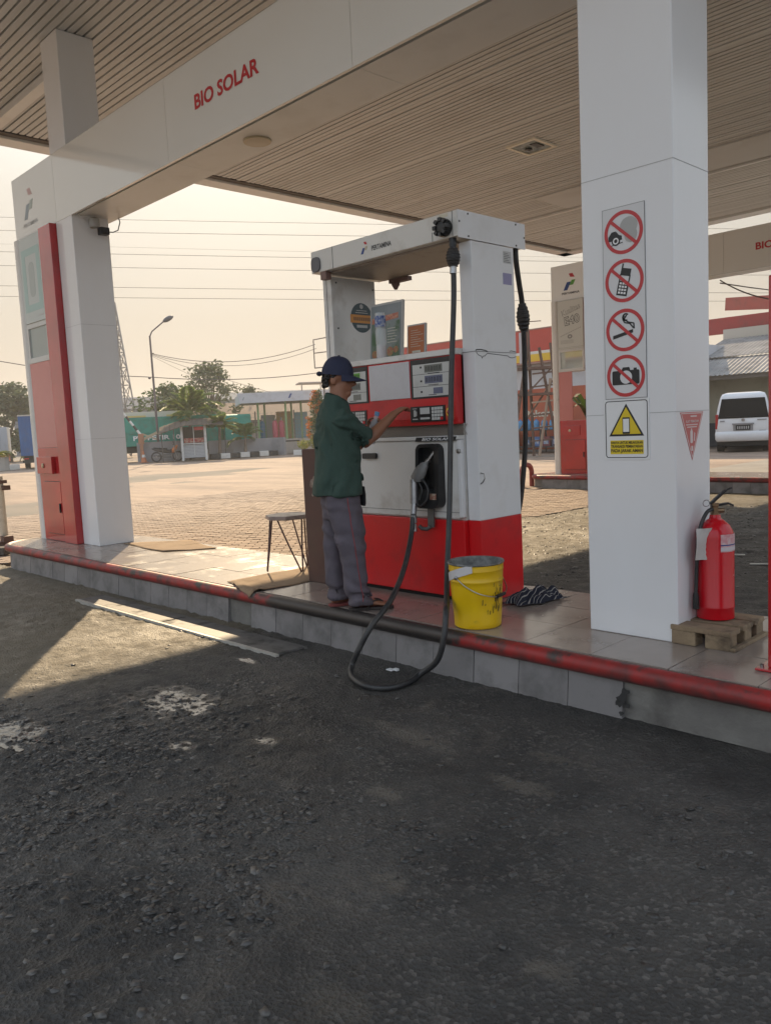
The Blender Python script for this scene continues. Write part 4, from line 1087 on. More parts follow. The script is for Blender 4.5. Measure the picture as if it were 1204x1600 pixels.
# ------------------------------------------------------------------ signs on the tall column
fr = FR(3.88)
sg = thing('prohibition_sign', 'tall clear panel with four red ringed prohibition symbols on the column', 'sign', (-2.165, 3.879, 1.54))
acr = M('acrylic', (.66, .66, .67), .12)
part('backing', MB().prism(rect(-2.285, -2.052, 1.538, 2.505), fr, .0005, .004), acr, sg)
part('backing_edge', MB().prism(rect(-2.287, -2.285, 1.536, 2.507), fr, .0, .0045).prism(rect(-2.052, -2.050, 1.536, 2.507), fr, .0, .0045).prism(rect(-2.287, -2.05, 2.505, 2.5075), fr, .0, .0045).prism(rect(-2.287, -2.05, 1.5355, 1.538), fr, .0, .0045), M('edge_grey', (.22, .22, .22), .5), sg)
ring_red = M('ring_red', (.52, .03, .035), .35)
D = .0045
def sym(z, build):
    m = MB().ring((-2.167, z), .108, .090, fr, D, D + .0015, 48)
    a = R_(-42); hw = .008; L = .094
    ux, uz = math.cos(a), math.sin(a); nx, nz = -uz * hw, ux * hw
    s_ = part('prohibition_ring', m, ring_red, sg)
    bk = MB(); build(bk, z)
    part('pictogram', bk, black_print, s_)
    part('slash', MB().prism([(-2.167 - ux * L - nx, z - uz * L - nz), (-2.167 + ux * L - nx, z + uz * L - nz), (-2.167 + ux * L + nx, z + uz * L + nz), (-2.167 - ux * L + nx, z - uz * L + nz)], fr, D + .0014, D + .003), ring_red, s_)
    return s_
cx = -2.167
def car(m, z):
    x = cx - .055
    z -= .035
    m.prism([(x - .03, z), (x - .03, z + .022), (x - .012, z + .045), (x + .012, z + .047), (x + .030, z + .026), (x + .045, z + .02), (x + .047, z)], fr, D, D + .0012)
    m.prism(disc(x + .012, z - .002, .024, 20), fr, D, D + .0014)
    m.prism([(x - .03, z - .026), (x + .05, z - .016), (x + .05, z - .012), (x - .03, z - .022)], fr, D, D + .0012)
s1 = sym(2.377, car)
part('wheel_print', MB().ring((cx - .043, 2.34), .0165, .0095, fr, D + .0014, D + .002, 20), white_print, s1)
part('smoke_cloud', MB().prism(disc(cx + .03, 2.405, .044, 20, 1.1), fr, D, D + .001).prism(disc(cx + .04, 2.36, .04, 16, .9), fr, D - .0002, D + .0008), M('smoke_print', (.40, .40, .39), .4), s1)
def phone(m, z):
    a = R_(-14)
    def T(p): return (cx + p[0] * math.cos(a) - p[1] * math.sin(a), z + p[0] * math.sin(a) + p[1] * math.cos(a))
    def rr(x0, x1, y0, y1): return [T(p) for p in rect(x0, x1, y0, y1)]
    m.prism(rr(-.028, .028, .025, .062), fr, D, D + .0012).prism(rr(-.028, -.020, .062, .083), fr, D, D + .0012)
    m.prism(rr(-.030, -.024, -.07, .03), fr, D, D + .0012).prism(rr(.024, .030, -.07, .03), fr, D, D + .0012)
    m.prism(rr(-.030, .030, -.075, -.002), fr, D, D + .0010)
s2 = sym(2.135, phone)
ky = MB()
a_ = R_(-14)
for i in range(3):
    for j in range(4):
        q = rect(-.022 + i * .016, -.010 + i * .016, -.066 + j * .0155, -.056 + j * .0155)
        ky.prism([(cx + p[0] * math.cos(a_) - p[1] * math.sin(a_), 2.135 + p[0] * math.sin(a_) + p[1] * math.cos(a_)) for p in q], fr, D + .0008, D + .0016)
part('phone_keys', ky, white_print, s2)
def cig(m, z):
    z -= .02
    m.prism([(cx - .068, z - .022), (cx + .045, z + .003), (cx + .045, z + .020), (cx - .068, z - .004)], fr, D, D + .0012)
    for off in (0, .022):
        pts = [(cx + .052 - off * .2, z + .022 + off * .2), (cx + .050 - off, z + .05), (cx + .02 - off, z + .058), (cx - .005 - off * .3, z + .075), (cx + .01 - off * .6, z + .095)]
        for p, q in zip(pts, pts[1:]):
            dx, dz = q[0] - p[0], q[1] - p[1]; l = math.hypot(dx, dz); nx, nz = -dz / l * .0035, dx / l * .0035
            m.prism([(p[0] - nx, p[1] - nz), (q[0] - nx, q[1] - nz), (q[0] + nx, q[1] + nz), (p[0] + nx, p[1] + nz)], fr, D, D + .0012)
    m.ring((cx + .005, z + .085), .02, .013, fr, D, D + .0012, 20, R_(40), R_(300))
sym(1.886, cig)
def camera_(m, z):
    m.prism(rrect(cx - .077, cx + .077, z - .045, z + .028, .008), fr, D, D + .001).prism([(cx - .024, z + .028), (cx - .016, z + .044), (cx + .02, z + .044), (cx + .026, z + .028)], fr, D, D + .001).prism(rect(cx + .045, cx + .062, z + .028, z + .038), fr, D, D + .001)
s4 = sym(1.652, camera_)
part('lens_disc', MB().prism(disc(cx + .002, 1.645, .034, 24), fr, D + .001, D + .0014), acr, s4)
ws = thing('warning_sign', 'white notice with a yellow phone triangle under the prohibition symbols', 'sign', (-2.167, 3.879, 1.217))
part('plate', MB().prism(rrect(-2.298, -2.040, 1.217, 1.533, .004), fr, .0005, .004), white_print, ws)
bd = MB()
o_ = rrect(-2.290, -2.048, 1.226, 1.525, .016); i_ = rrect(-2.286, -2.052, 1.230, 1.521, .013)
for k in range(len(o_)):
    j = (k + 1) % len(o_)
    bd.prism([o_[k], o_[j], i_[j], i_[k]], fr, .004, .005)
part('border', bd, black_print, ws)
tri = lambda s, c=(-2.169, 1.402): [(c[0] - .1 * s, c[1] - .062 * s), (c[0] + .1 * s, c[1] - .062 * s), (c[0], c[1] + .107 * s)]
tb = part('triangle', MB().prism(tri(1), fr, .004, .005), black_print, ws)
part('triangle_fill', MB().prism(tri(.83), fr, .005, .0056), yellow_print, tb)
ph = part('phone_symbol', MB().prism(rrect(-2.190, -2.148, 1.352, 1.438, .004), fr, .0056, .0064), black_print, tb)
part('phone_screen', MB().prism(rect(-2.186, -2.152, 1.362, 1.430), fr, .0064, .007), white_print, tb)
yb = part('caption_plate', MB().prism(rect(-2.263, -2.073, 1.246, 1.318), fr, .004, .005), yellow_print, ws)
for t_, a, b in (('HANYA UNTUK MELAKUKAN', 1.299, 1.313), ('TRANSAKSI PEMBAYARAN', 1.279, 1.294), ('PADA JARAK AMAN', 1.250, 1.273)):
    part('lettering', text_mb(t_, fr, -2.259, -2.077, a, b, d1=.0058, bold=.03), black_print, yb)
fx = FX(-1.90)
ts = thing('extinguisher_sign', 'red triangular fire extinguisher sticker on the side of the tall column', 'sign', (-1.899, 4.056, 1.2))
tp = [(3.925, 1.449), (4.187, 1.449), (4.056, 1.20)]
tp = tp[::-1]
part('sticker', MB().prism(tp[::-1], fx, .0004, .0012), M('sticker_red', (.50, .10, .10), .3), ts)
def tri_in(s): 
    c = (4.056, 1.385)
    return [(c[0] + (p[0] - c[0]) * s, c[1] + (p[1] - c[1]) * s) for p in tp[::-1]]
bd = MB()
for k in range(3):
    a, b = tri_in(.93), tri_in(.87)
    bd.prism([a[k], a[(k + 1) % 3], b[(k + 1) % 3], b[k]], fx, .0012, .0018)
pkw = M('sticker_white', (.66, .58, .58), .3)
part('border', bd, pkw, ts)
part('lettering', text_mb('ALAT PEMADAM', fx, 3.985, 4.13, 1.395, 1.408, d1=.0018, bold=.02), pkw, ts)
part('fine_print', MB().prism(rect(3.99, 4.12, 1.382, 1.387), fx, .0012, .0018).prism(rect(4.0, 4.11, 1.37, 1.375), fx, .0012, .0018).prism(rect(4.04, 4.11, 1.424, 1.431), fx, .0012, .0018), pkw, ts)
part('extinguisher_symbol', MB().prism(rrect(4.035, 4.063, 1.29, 1.355, .008), fx, .0012, .0018).prism(rect(4.043, 4.055, 1.355, 1.365), fx, .0012, .0018).prism([(4.075, 1.30), (4.085, 1.30), (4.09, 1.34), (4.08, 1.345)], fx, .0012, .0018).prism(rect(4.045, 4.065, 1.25, 1.275), fx, .0012, .0018), pkw, ts)

# ------------------------------------------------------------------ fire extinguisher on its small pallet
wood = M('pallet_wood', (.30, .225, .14), .85, col2=(.20, .14, .09), nscale=9, stretch=(1, 1, 1), bump=.4, bscale=70, dirt=(.05, .04, .03), dscale=7, damt=.7, rnd=.12)
pal = thing('small_pallet', 'little wooden pallet base of blocks and planks under the fire extinguisher', 'pallet', (-1.76, 4.08, F))
for bx in (-1.93, -1.755):
    for by in (3.87, 4.05, 4.20):
        part('block', MB().box(bx, bx + .125, by, by + .085, F + .001, F + .073), wood, pal, bevel=.004)
for i, (y0, y1) in enumerate(((3.866, 3.985), (4.02, 4.14), (4.17, 4.29))):
    part('plank', MB().box(-1.935, -1.625, y0, y1, F + .0735, F + .099), wood, pal, bevel=.004)
part('plank', MB().box(-1.63, -1.605, 3.87, 4.285, F + .001, F + .02), wood, pal, bevel=.003)
ex = thing('fire_extinguisher', 'red fire extinguisher with a black hose standing on the small pallet', 'extinguisher', (-1.81, 4.12, F + .10))
ec = (-1.812, 4.125, F + .10)
er = .093
ext_red = M('extinguisher_red', (.55, .006, .014), .22, bump=.01, bscale=4, dirt=(.22, .015, .02), dscale=7, damt=.3)
part('cylinder', MB().lathe([(er - .012, 0), (er, .006), (er, .06), (er + .0015, .063), (er + .0015, .07), (er, .073), (er, .43), (er - .006, .46), (er - .022, .49), (er - .045, .512), (.03, .525), (.026, .545)], ec, 36), ext_red, ex, smooth=50)
lm = Matrix.Rotation(R_(0), 3, 'Z')
def cyl_label(name, a0, a1, z0, z1, mat, r=er + .0008, par=ex):
    m = MB(); n_ = 10
    vs = []
    for i in range(n_ + 1):
        a = R_(a0 + (a1 - a0) * i / n_)
        vs += [(ec[0] + r * math.cos(a), ec[1] + r * math.sin(a), ec[2] + z0), (ec[0] + r * math.cos(a), ec[1] + r * math.sin(a), ec[2] + z1)]
    m.add(vs, [(2 * i, 2 * i + 2, 2 * i + 3, 2 * i + 1) for i in range(n_)])
    return part(name, m, mat, par, smooth=60)
lb = cyl_label('label', -50, 35, .36, .45, M('label_pink', (.62, .30, .32), .4, col2=(.66, .50, .50), nscale=45, namt=.9))
cyl_label('label_stripe', -50, 35, .392, .398, blue_print, er + .0016, lb)
cyl_label('label_stripe', -50, 35, .365, .385, M('label_white', (.62, .58, .60), .4), er + .0016, lb)
vc = Vector((ec[0], ec[1], ec[2] + .545))
rt = Vector((.695, .719, 0))
part('valve', MB().lathe([(.022, 0), (.022, .012), (.016, .014), (.016, .04), (.02, .045), (.02, .06)], vc, 14).tube([vc + rt * .01 + Vector((0, 0, .02)), vc + rt * .045 + Vector((0, 0, .02))], .013, 10), M('valve_brass', (.25, .17, .10), .4, .8), ex)
part('lever', MB().bar(vc - rt * .025 + Vector((0, 0, .055)), vc + rt * .055 + Vector((0, 0, .125)), .022, .014).bar(vc + rt * .055 + Vector((0, 0, .125)), vc + rt * .085 + Vector((0, 0, .135)), .022, .008), black_plastic, ex, bevel=.003)
part('grip', MB().bar(vc - rt * .02 + Vector((0, 0, .045)), vc + rt * .07 + Vector((0, 0, .055)), .022, .012).bar(vc + rt * .07 + Vector((0, 0, .055)), vc + rt * .095 + Vector((0, 0, .042)), .02, .01), black_plastic, ex, bevel=.003)
part('pin_ring', MB().tube([vc - rt * .045 + Vector((0, 0, .06)) + rt * (.017 * math.cos(t)) + Vector((0, 0, .017 * math.sin(t))) for t in np.linspace(0, 5.9, 14)], .002, 6), steel, ex)
fwd = Vector((.719, -.695, 0))
hp = [vc - rt * .01 + Vector((0, 0, .03)), vc - rt * .05 + fwd * .02 + Vector((0, 0, .015)), vc - rt * .085 + fwd * .03 + Vector((0, 0, -.05)), vc - rt * .105 + fwd * .035 + Vector((0, 0, -.16)), vc - rt * .112 + fwd * .035 + Vector((0, 0, -.30)), vc - rt * .116 + fwd * .035 + Vector((0, 0, -.40))]
part('discharge_hose', MB().tube(spline(hp, 8), .010, 10), black_rubber, ex, smooth=60)
part('horn', MB().tube([hp[-1], hp[-1] - Vector((0, 0, .015)), hp[-1] - Vector((0, 0, .085))], [.012, .015, .017], 12), black_plastic, ex, smooth=40)
pc = vc - rt * .07 + fwd * .012
tagm = M('paper_tag', (.55, .53, .50), .7, dirt=(.40, .37, .33), dscale=10)
tg = MB()
grid_ = []
for i in range(5):
    for j in range(7):
        u_ = -.055 + .125 * i / 4; v_ = -.06 - .165 * j / 6
        grid_.append(pc + rt * (u_ + (.02 * (j / 6) * (i / 4 - .2))) + fwd * (.055 + .012 * math.sin(i * 1.3 + j * .6)) + Vector((0, 0, v_)))
tg.add(grid_, [(i * 7 + j, (i + 1) * 7 + j, (i + 1) * 7 + j + 1, i * 7 + j + 1) for i in range(4) for j in range(6)])
part('inspection_tag', tg, tagm, ex, smooth=60)

# ------------------------------------------------------------------ bucket, rag, stool, cardboard, brown post
by = M('bucket_yellow', (.78, .50, .006), .3, col2=(.72, .44, .006), nscale=4, dirt=(.10, .075, .04), dscale=6, damt=.7, dlo=.57, dhi=.72, bump=.05, bscale=5)
bk = thing('yellow_bucket', 'dented yellow bucket with a grimy rim and white tape, standing before the dispenser', 'bucket', (-2.99, 3.62, F))
bc = Vector((-2.99, 3.60, F + .001))
bm = Matrix.Rotation(R_(3), 3, 'Y')
def bucket_r(z): return .137 + .022 * z / .385
prof = [(.13, 0.0), (bucket_r(.005), .006), (bucket_r(.1), .1), (bucket_r(.2), .2), (bucket_r(.268), .268), (bucket_r(.27) + .004, .272), (bucket_r(.27) + .004, .278), (bucket_r(.285), .283), (bucket_r(.33), .33), (bucket_r(.332) + .003, .334), (bucket_r(.34) + .003, .338), (bucket_r(.36), .343), (bucket_r(.378), .378)]
m = MB().lathe(prof, (0, 0, 0), 40)
m.f = m.f[:-1]
def dent(p):
    x, y, z = p
    a = math.atan2(y, x)
    r = math.hypot(x, y)
    d = .016 * math.exp(-((z - .12) / .07) ** 2) * (math.exp(-((a + 1.35) / .33) ** 2) + .9 * math.exp(-((a + .55) / .33) ** 2)) + .012 * math.exp(-((z - .06) / .05) ** 2) * math.exp(-((a + 2.0) / .4) ** 2)
    f_ = (r - d) / r if r > 1e-6 else 1
    return (x * f_, y * f_, z)
fine = MB()
pr2 = []
for (r0, z0), (r1, z1) in zip(prof, prof[1:]):
    k = max(1, int((z1 - z0) / .02))
    for i in range(k): pr2.append((r0 + (r1 - r0) * i / k, z0 + (z1 - z0) * i / k))
pr2.append(prof[-1])
fine.lathe(pr2, (0, 0, 0), 48); fine.f = fine.f[:-1]
fine.v = [tuple(bc + Vector(dent(p))) for p in fine.v]
part('pail', fine, by, bk, smooth=50)
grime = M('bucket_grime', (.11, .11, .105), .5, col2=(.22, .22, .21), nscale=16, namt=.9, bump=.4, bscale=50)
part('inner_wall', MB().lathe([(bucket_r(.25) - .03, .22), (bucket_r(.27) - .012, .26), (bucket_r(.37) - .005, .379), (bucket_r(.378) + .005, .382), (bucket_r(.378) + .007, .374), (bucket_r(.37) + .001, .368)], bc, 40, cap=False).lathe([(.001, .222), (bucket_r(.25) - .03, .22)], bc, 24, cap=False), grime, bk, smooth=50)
def on_bucket(a, z, off=.001): 
    r = bucket_r(z) + off
    return bc + Vector((r * math.cos(a), r * math.sin(a), z))
tape = MB(); vs = []
A0, A1 = R_(-140), R_(-58)
for i in range(9):
    a = A0 + (A1 - A0) * i / 8
    z = .285 + .075 * i / 8
    vs += [on_bucket(a, z - .025, .006), on_bucket(a, min(.376, z + .025), .006)]
tape.add(vs, [(2 * i, 2 * i + 2, 2 * i + 3, 2 * i + 1) for i in range(8)])
part('tape', tape, M('tape_white', (.62, .60, .60), .4), bk, smooth=60)
ha, hb = R_(-118), R_(40)
pA, pB = on_bucket(R_(-95), .30, .008), on_bucket(R_(70), .30, .008)
mid = on_bucket(R_(-50), .185, .02)
part('handle_wire', MB().tube(spline([pA, on_bucket(R_(-72), .255, .010), on_bucket(R_(-45), .215, .014), on_bucket(R_(-15), .192, .018), on_bucket(R_(8), .192, .022), on_bucket(R_(35), .22, .024), pB], 5), .003, 6), steel, bk)
part('handle_grip', MB().tube([on_bucket(R_(-8), .190, .019), on_bucket(R_(18), .196, .023)], .010, 10), black_plastic, bk)
part('handle_lug', MB().ell(pA, .012, 8, 5).ell(pB, .012, 8, 5), steel, bk)
gs = MB(); gr_ = random.Random(9)
for i in range(46):
    a = gr_.gauss(R_(2), R_(17)); z0 = gr_.uniform(.08, .25); L_ = gr_.uniform(.008, .05); w_ = gr_.uniform(.001, .0045)
    q_ = [on_bucket(a - w_ / .14, z0, .0012), on_bucket(a + w_ / .14 * .6, z0 + L_ * .1, .0012), on_bucket(a + w_ / .14, z0 + L_, .0012), on_bucket(a - w_ / .14 * .3, z0 + L_ * .9, .0012)]
    gs.add(q_, [(0, 1, 2, 3)])
tag(part('oil_streaks', gs, M('oil_streak', (.03, .026, .018), .5), bk), kind='stuff')
# striped rag
rg = bpy.data.meshes.new('striped_rag')
n1, n2 = 46, 36
def rag_z(u, v):
    e = max(0, 1 - (abs(u) ** 2.4 + abs(v) ** 2.4)) ** .5
    return .012 + e * (.02 + .085 * float(fbm(np.array(u * 1.3 + 5), np.array(v * 1.6 + 3), 1.6, 3, 501)) + .02 * math.sin(9 * u + 4 * v) * math.cos(5 * v))
vs = []
for i in range(n1 + 1):
    for j in range(n2 + 1):
        u, v = -1 + 2 * i / n1, -1 + 2 * j / n2
        k = 1 - .12 * math.sin(7 * math.atan2(v, u)) * min(1, math.hypot(u, v))
        x = -3.075 + .10 * u * k + .04 * v
        y = 4.29 + .19 * v * k
        vs.append((x, y, F + rag_z(u, v)))
rag = MB().add(vs, [(i * (n2 + 1) + j, (i + 1) * (n2 + 1) + j, (i + 1) * (n2 + 1) + j + 1, i * (n2 + 1) + j + 1) for i in range(n1) for j in range(n2)])
rm = bpy.data.materials.new('rag_stripes'); rm.use_nodes = True
N, L = rm.node_tree.nodes, rm.node_tree.links
wv = N.new('ShaderNodeTexWave'); wv.inputs['Scale'].default_value = 19; wv.inputs['Distortion'].default_value = 1.6; wv.inputs['Detail'].default_value = 1; wv.inputs['Detail Scale'].default_value = 1.2; wv.bands_direction = 'X'
gg = N.new('ShaderNodeNewGeometry'); L.new(gg.outputs['Position'], wv.inputs['Vector'])
rp = N.new('ShaderNodeValToRGB'); rp.color_ramp.elements[0].position = .90; rp.color_ramp.elements[0].color = (.012, .014, .028, 1); rp.color_ramp.elements[1].position = .95; rp.color_ramp.elements[1].color = (.30, .28, .26, 1)
L.new(wv.outputs['Fac'], rp.inputs[0]); L.new(rp.outputs[0], N['Principled BSDF'].inputs['Base Color']); N['Principled BSDF'].inputs['Roughness'].default_value = .95
tag(part('striped_rag', rag, rm, None, smooth=70), 'crumpled dark rag with a few pale stripes on the tiles by the dispenser corner', 'rag')

# stool
st_m = M('stool_top', (.30, .23, .20), .35, dirt=(.09, .07, .06), dscale=9)
rod_m = M('stool_rod', (.10, .055, .05), .5, .3)
stl = thing('stool', 'low stool with a brown faceted seat and hairpin rod legs on the cardboard mat', 'stool', (-5.30, 4.05, F))
sc_ = Vector((-5.445, 4.12, 0))
hexa = [(.192 * math.cos(R_(a)), .192 * math.sin(R_(a))) for a in (14, 64, 110, 166, 218, 270, 318)]
part('seat', MB().loft([[(sc_.x + p[0], sc_.y + p[1], .722) for p in hexa], [(sc_.x + p[0], sc_.y + p[1], .757) for p in hexa]]), st_m, stl, bevel=.006)
def hairpin(a, b, foot):
    a, b, foot = Vector(a), Vector(b), Vector(foot)
    d = (b - a).normalized() * .012
    return MB().tube(spline([a, a.lerp(foot, .5) - d * .3, foot - d + Vector((0, 0, .03)), foot - d * .6 + Vector((0, 0, .009)), foot + d * .6 + Vector((0, 0, .009)), foot + d + Vector((0, 0, .03)), b.lerp(foot, .5) + d * .3, b], 5), .007, 8)
Fz = F + .008
for a, b, c in (((-.14, -.08), (-.02, -.15), (-.115, -.155)), ((.03, -.13), (.15, .03), (.14, .005)), ((.07, .12), (-.10, .12), (-.02, .19))):
    part('leg', hairpin((sc_.x + a[0], sc_.y + a[1], .722), (sc_.x + b[0], sc_.y + b[1], .722), (sc_.x + c[0], sc_.y + c[1], Fz)), rod_m, stl, smooth=60)
# cardboard
card = M('cardboard', (.36, .25, .155), .9, col2=(.30, .205, .13), nscale=6, dirt=(.16, .11, .07), dscale=5, damt=.6)
def sheet(name, label, pts, n=14, droop=None, lift=.006):
    a, b, c, d = [Vector((p[0], p[1], 0)) for p in pts]
    vs = []
    for i in range(n + 1):
        for j in range(n + 1):
            u, v = i / n, j / n
            p = a.lerp(b, u).lerp(d.lerp(c, u), v)
            p = p + Vector((.012 * math.sin(9 * v + u * 3), .012 * math.sin(8 * u), 0))
            z = F + lift + .006 * float(fbm(np.array(p.x), np.array(p.y), 6, 2, 71)) + .012 * max(0, abs(u - .5) * 2 - .8) * math.sin(v * 7)
            if p.y < 3.40: z = F + lift + .012 - (3.40 - p.y) * .75
            elif p.y < 3.48: z = max(z, F + .024)
            vs.append((p.x, p.y, z))
    k = n + 1
    top = MB().add(vs, [(i * k + j, (i + 1) * k + j, (i + 1) * k + j + 1, i * k + j + 1) for i in range(n) for j in range(n)])
    o = part(name, top, card, None, smooth=60)
    sd = o.modifiers.new('thick', 'SOLIDIFY'); sd.thickness = .004; sd.offset = -1
    return tag(o, label, 'cardboard', 'cardboard sheets on the island')
sheet('cardboard_sheet', 'flattened cardboard lying on the tiles at the foot of the near column', [(-8.62, 4.18), (-7.58, 4.10), (-7.22, 4.52), (-8.10, 4.74)])
sheet('cardboard_sheet', 'worn cardboard under the stool, drooping over the kerb pipe', [(-5.50, 3.52), (-4.95, 3.335), (-4.92, 4.05), (-5.48, 4.36)])
# brown post behind the man
rust = M('rusty_brown', (.11, .05, .038), .6, col2=(.085, .045, .035), nscale=5, dirt=(.14, .09, .06), dscale=4, damt=.5)
bp_ = thing('brown_post', 'rusty brown box post with a torn sticker, just behind the man', 'post', (-4.84, 3.98, F))
part('post_shell', MB().box(-4.955, -4.70, 3.92, 4.04, F, 1.307), rust, bp_, bevel=.006)
m = MB()
for q in ((-4.835, 1.045, .035), (-4.81, 1.075, .028), (-4.80, 1.01, .024), (-4.855, 1.03, .02), (-4.845, .955, .012)): m.prism(disc(q[0], q[1], q[2], 9), FR(3.92), 0, .001 + q[2] * .01)
part('torn_sticker', m, M('sticker_torn', (.36, .30, .25), .8, col2=(.2, .14, .11), nscale=30), bp_)

pm2 = M('paint_mark', (.55, .54, .50), .7, dirt=(.2, .18, .16), dscale=20)
for k_, (a_, b_) in enumerate((((-3.02, 7.62), (-2.86, 7.70)), ((-2.78, 7.78), (-2.55, 7.92)), ((-3.35, 8.05), (-3.25, 8.08)))):
    tag(part('paint_mark', MB().bar((*a_, .012), (*b_, .012), .05, .004), pm2), ('short white paint mark on the lane beyond the extinguisher', 'longer white paint stroke on the lane beside the red post', 'tiny white paint fleck on the lane behind the column')[k_], kind='structure')
# drain covers on the asphalt
plate = M('drain_plate', (.15, .14, .13), .6, col2=(.10, .093, .087), nscale=8, dirt=(.05, .045, .04), dscale=4, damt=.8)
dr = thing('drain_cover', 'long flat metal drain covers with a pale edge let into the asphalt along the kerb', 'drain cover', (-5.7, 3.1, 0))
for x0, x1 in ((-7.2, -5.70), (-5.68, -4.20)):
    part('cover_plate', MB().box(x0, x1, 3.03, 3.24, -.02, .021), plate, dr, bevel=.003)
part('edge_angle', MB().box(-7.22, -4.18, 3.0, 3.026, -.02, .022), M('edge_pale', (.40, .38, .34), .5, dirt=(.2, .18, .15), dscale=5), dr)
part('edge_angle', MB().box(-7.22, -4.18, 3.244, 3.262, -.02, .019), plate, dr)
lt = tag(part('crushed_wrapper', MB().box(-3.40, -3.355, 3.23, 3.262, .012, .018).box(-3.36, -3.33, 3.25, 3.27, .012, .024), white_print), 'scrap of white wrapper on the asphalt inside the hose loop', 'litter')
# red steel post at the right edge
rp_ = thing('red_post', 'bright red steel post on a bolted foot plate at the right edge of the island', 'post', (-1.29, 3.74, F))
part('post_tube', MB().box(-1.389, -1.18, 3.70, 3.86, F + .01, 2.02), red_gloss, rp_, bevel=.008)
part('foot_plate', MB().box(-1.43, -1.10, 3.66, 3.92, F + .001, F + .012), red_gloss, rp_, bevel=.003)
for q in ((-1.408, 3.685), (-1.408, 3.89)):
    part('anchor_bolt', MB().lathe([(.010, 0), (.010, .014), (.005, .018)], (q[0], q[1], F + .012), 8), steel, rp_)
# bits of rubble and a barrier post at the far left
bl = thing('hose_post', 'cream post with dark clamps beyond the left end of the island', 'post', (-12.42, 4.2, 0))
cream = M('cream_paint', (.50, .45, .36), .5, dirt=(.3, .25, .18), dscale=8)
part('post_tube', MB().tube([(-12.42, 4.2, 0), (-12.42, 4.2, 1.0)], .055, 14), cream, bl, smooth=40)
part('clamp', MB().obox((-12.40, 4.2, .92), (.16, .16, .05)).obox((-12.34, 4.26, .83), (.10, .10, .07)), rust, bl, bevel=.006)
part('foot', MB().box(-12.55, -12.28, 4.07, 4.34, 0, .05).box(-12.36, -12.22, 4.12, 4.26, .05, .13), rust, bl)
for q, s_, lab in (((-11.2, 3.72), .16, 'dark broken block of rubble nearest the left end of the island'), ((-11.3, 3.42), .12, 'smaller dark block of rubble lying in front of the other one')):
    tag(part('rubble_block', MB().obox((q[0], q[1], .06), (s_ * 1.6, s_, .10), Matrix.Rotation(.5, 3, 'Z')), M('rubble', (.09, .08, .07), .9, bump=.5, bscale=20), None, bevel=.01), lab, 'rubble')
# ------------------------------------------------------------------ far side of the yard, left
RZ = R_(59)      # local X runs to the right as seen from the island, local Y runs away
leaf_a = [(.035, .07, .018), (.055, .10, .025), (.075, .12, .03), (.045, .085, .03), (.10, .13, .04)]
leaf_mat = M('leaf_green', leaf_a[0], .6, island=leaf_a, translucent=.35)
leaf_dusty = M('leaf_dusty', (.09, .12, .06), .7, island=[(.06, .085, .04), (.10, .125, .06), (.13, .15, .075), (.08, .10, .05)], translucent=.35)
leaf_yellow = M('leaf_yellow', (.22, .24, .03), .6, island=[(.14, .18, .02), (.26, .27, .03), (.34, .30, .04), (.18, .22, .03)], translucent=.35)
leaf_orange = M('leaf_orange', (.42, .15, .03), .6, island=[(.50, .12, .015), (.40, .17, .02), (.55, .10, .02), (.25, .22, .02)], translucent=.45)
palm_mat = M('palm_leaf', (.10, .15, .035), .5, island=[(.09, .15, .03), (.15, .21, .05), (.20, .23, .07), (.11, .16, .04)], translucent=.45)
bark = M('bark', (.16, .12, .085), .9, col2=(.10, .08, .06), nscale=6, bump=.4, bscale=20)
def leaf_cloud(clumps, per, size, seed, flat=.6):
    """many leaf-sized faces spread through a set of clumps (x, y, z, r)"""
    g = np.random.default_rng(seed)
    C = np.array([c[:3] for c in clumps]); Rr = np.array([c[3] for c in clumps])
    idx = np.repeat(np.arange(len(C)), per)
    n = len(idx)
    d = g.normal(size=(n, 3)); d /= np.linalg.norm(d, axis=1)[:, None]
    rad = g.random(n) ** .45
    P_ = C[idx] + d * (Rr[idx] * rad)[:, None] * np.array([1, 1, flat + .2])
    s_ = size * g.uniform(.5, 1.3, n)
    a = g.normal(size=(n, 3)); a[:, 2] *= .5; a /= np.linalg.norm(a, axis=1)[:, None]
    b = np.cross(a, g.normal(size=(n, 3))); b /= np.linalg.norm(b, axis=1)[:, None]
    q = np.stack([P_ - a * s_[:, None], P_ + b * s_[:, None] * .45, P_ + a * s_[:, None], P_ - b * s_[:, None] * .45], 1).reshape(-1, 3)
    f = np.arange(n * 4).reshape(-1, 4)
    return q, f
def np_mesh(name, q, f, mat):
    me = bpy.data.meshes.new(name)
    me.vertices.add(len(q)); me.vertices.foreach_set('co', q.astype(np.float32).ravel())
    me.loops.add(f.size); me.loops.foreach_set('vertex_index', f.astype(np.int32).ravel())
    me.polygons.add(len(f)); me.polygons.foreach_set('loop_start', np.arange(len(f), dtype=np.int32) * f.shape[1])
    me.update(calc_edges=True); me.materials.append(mat)
    return me
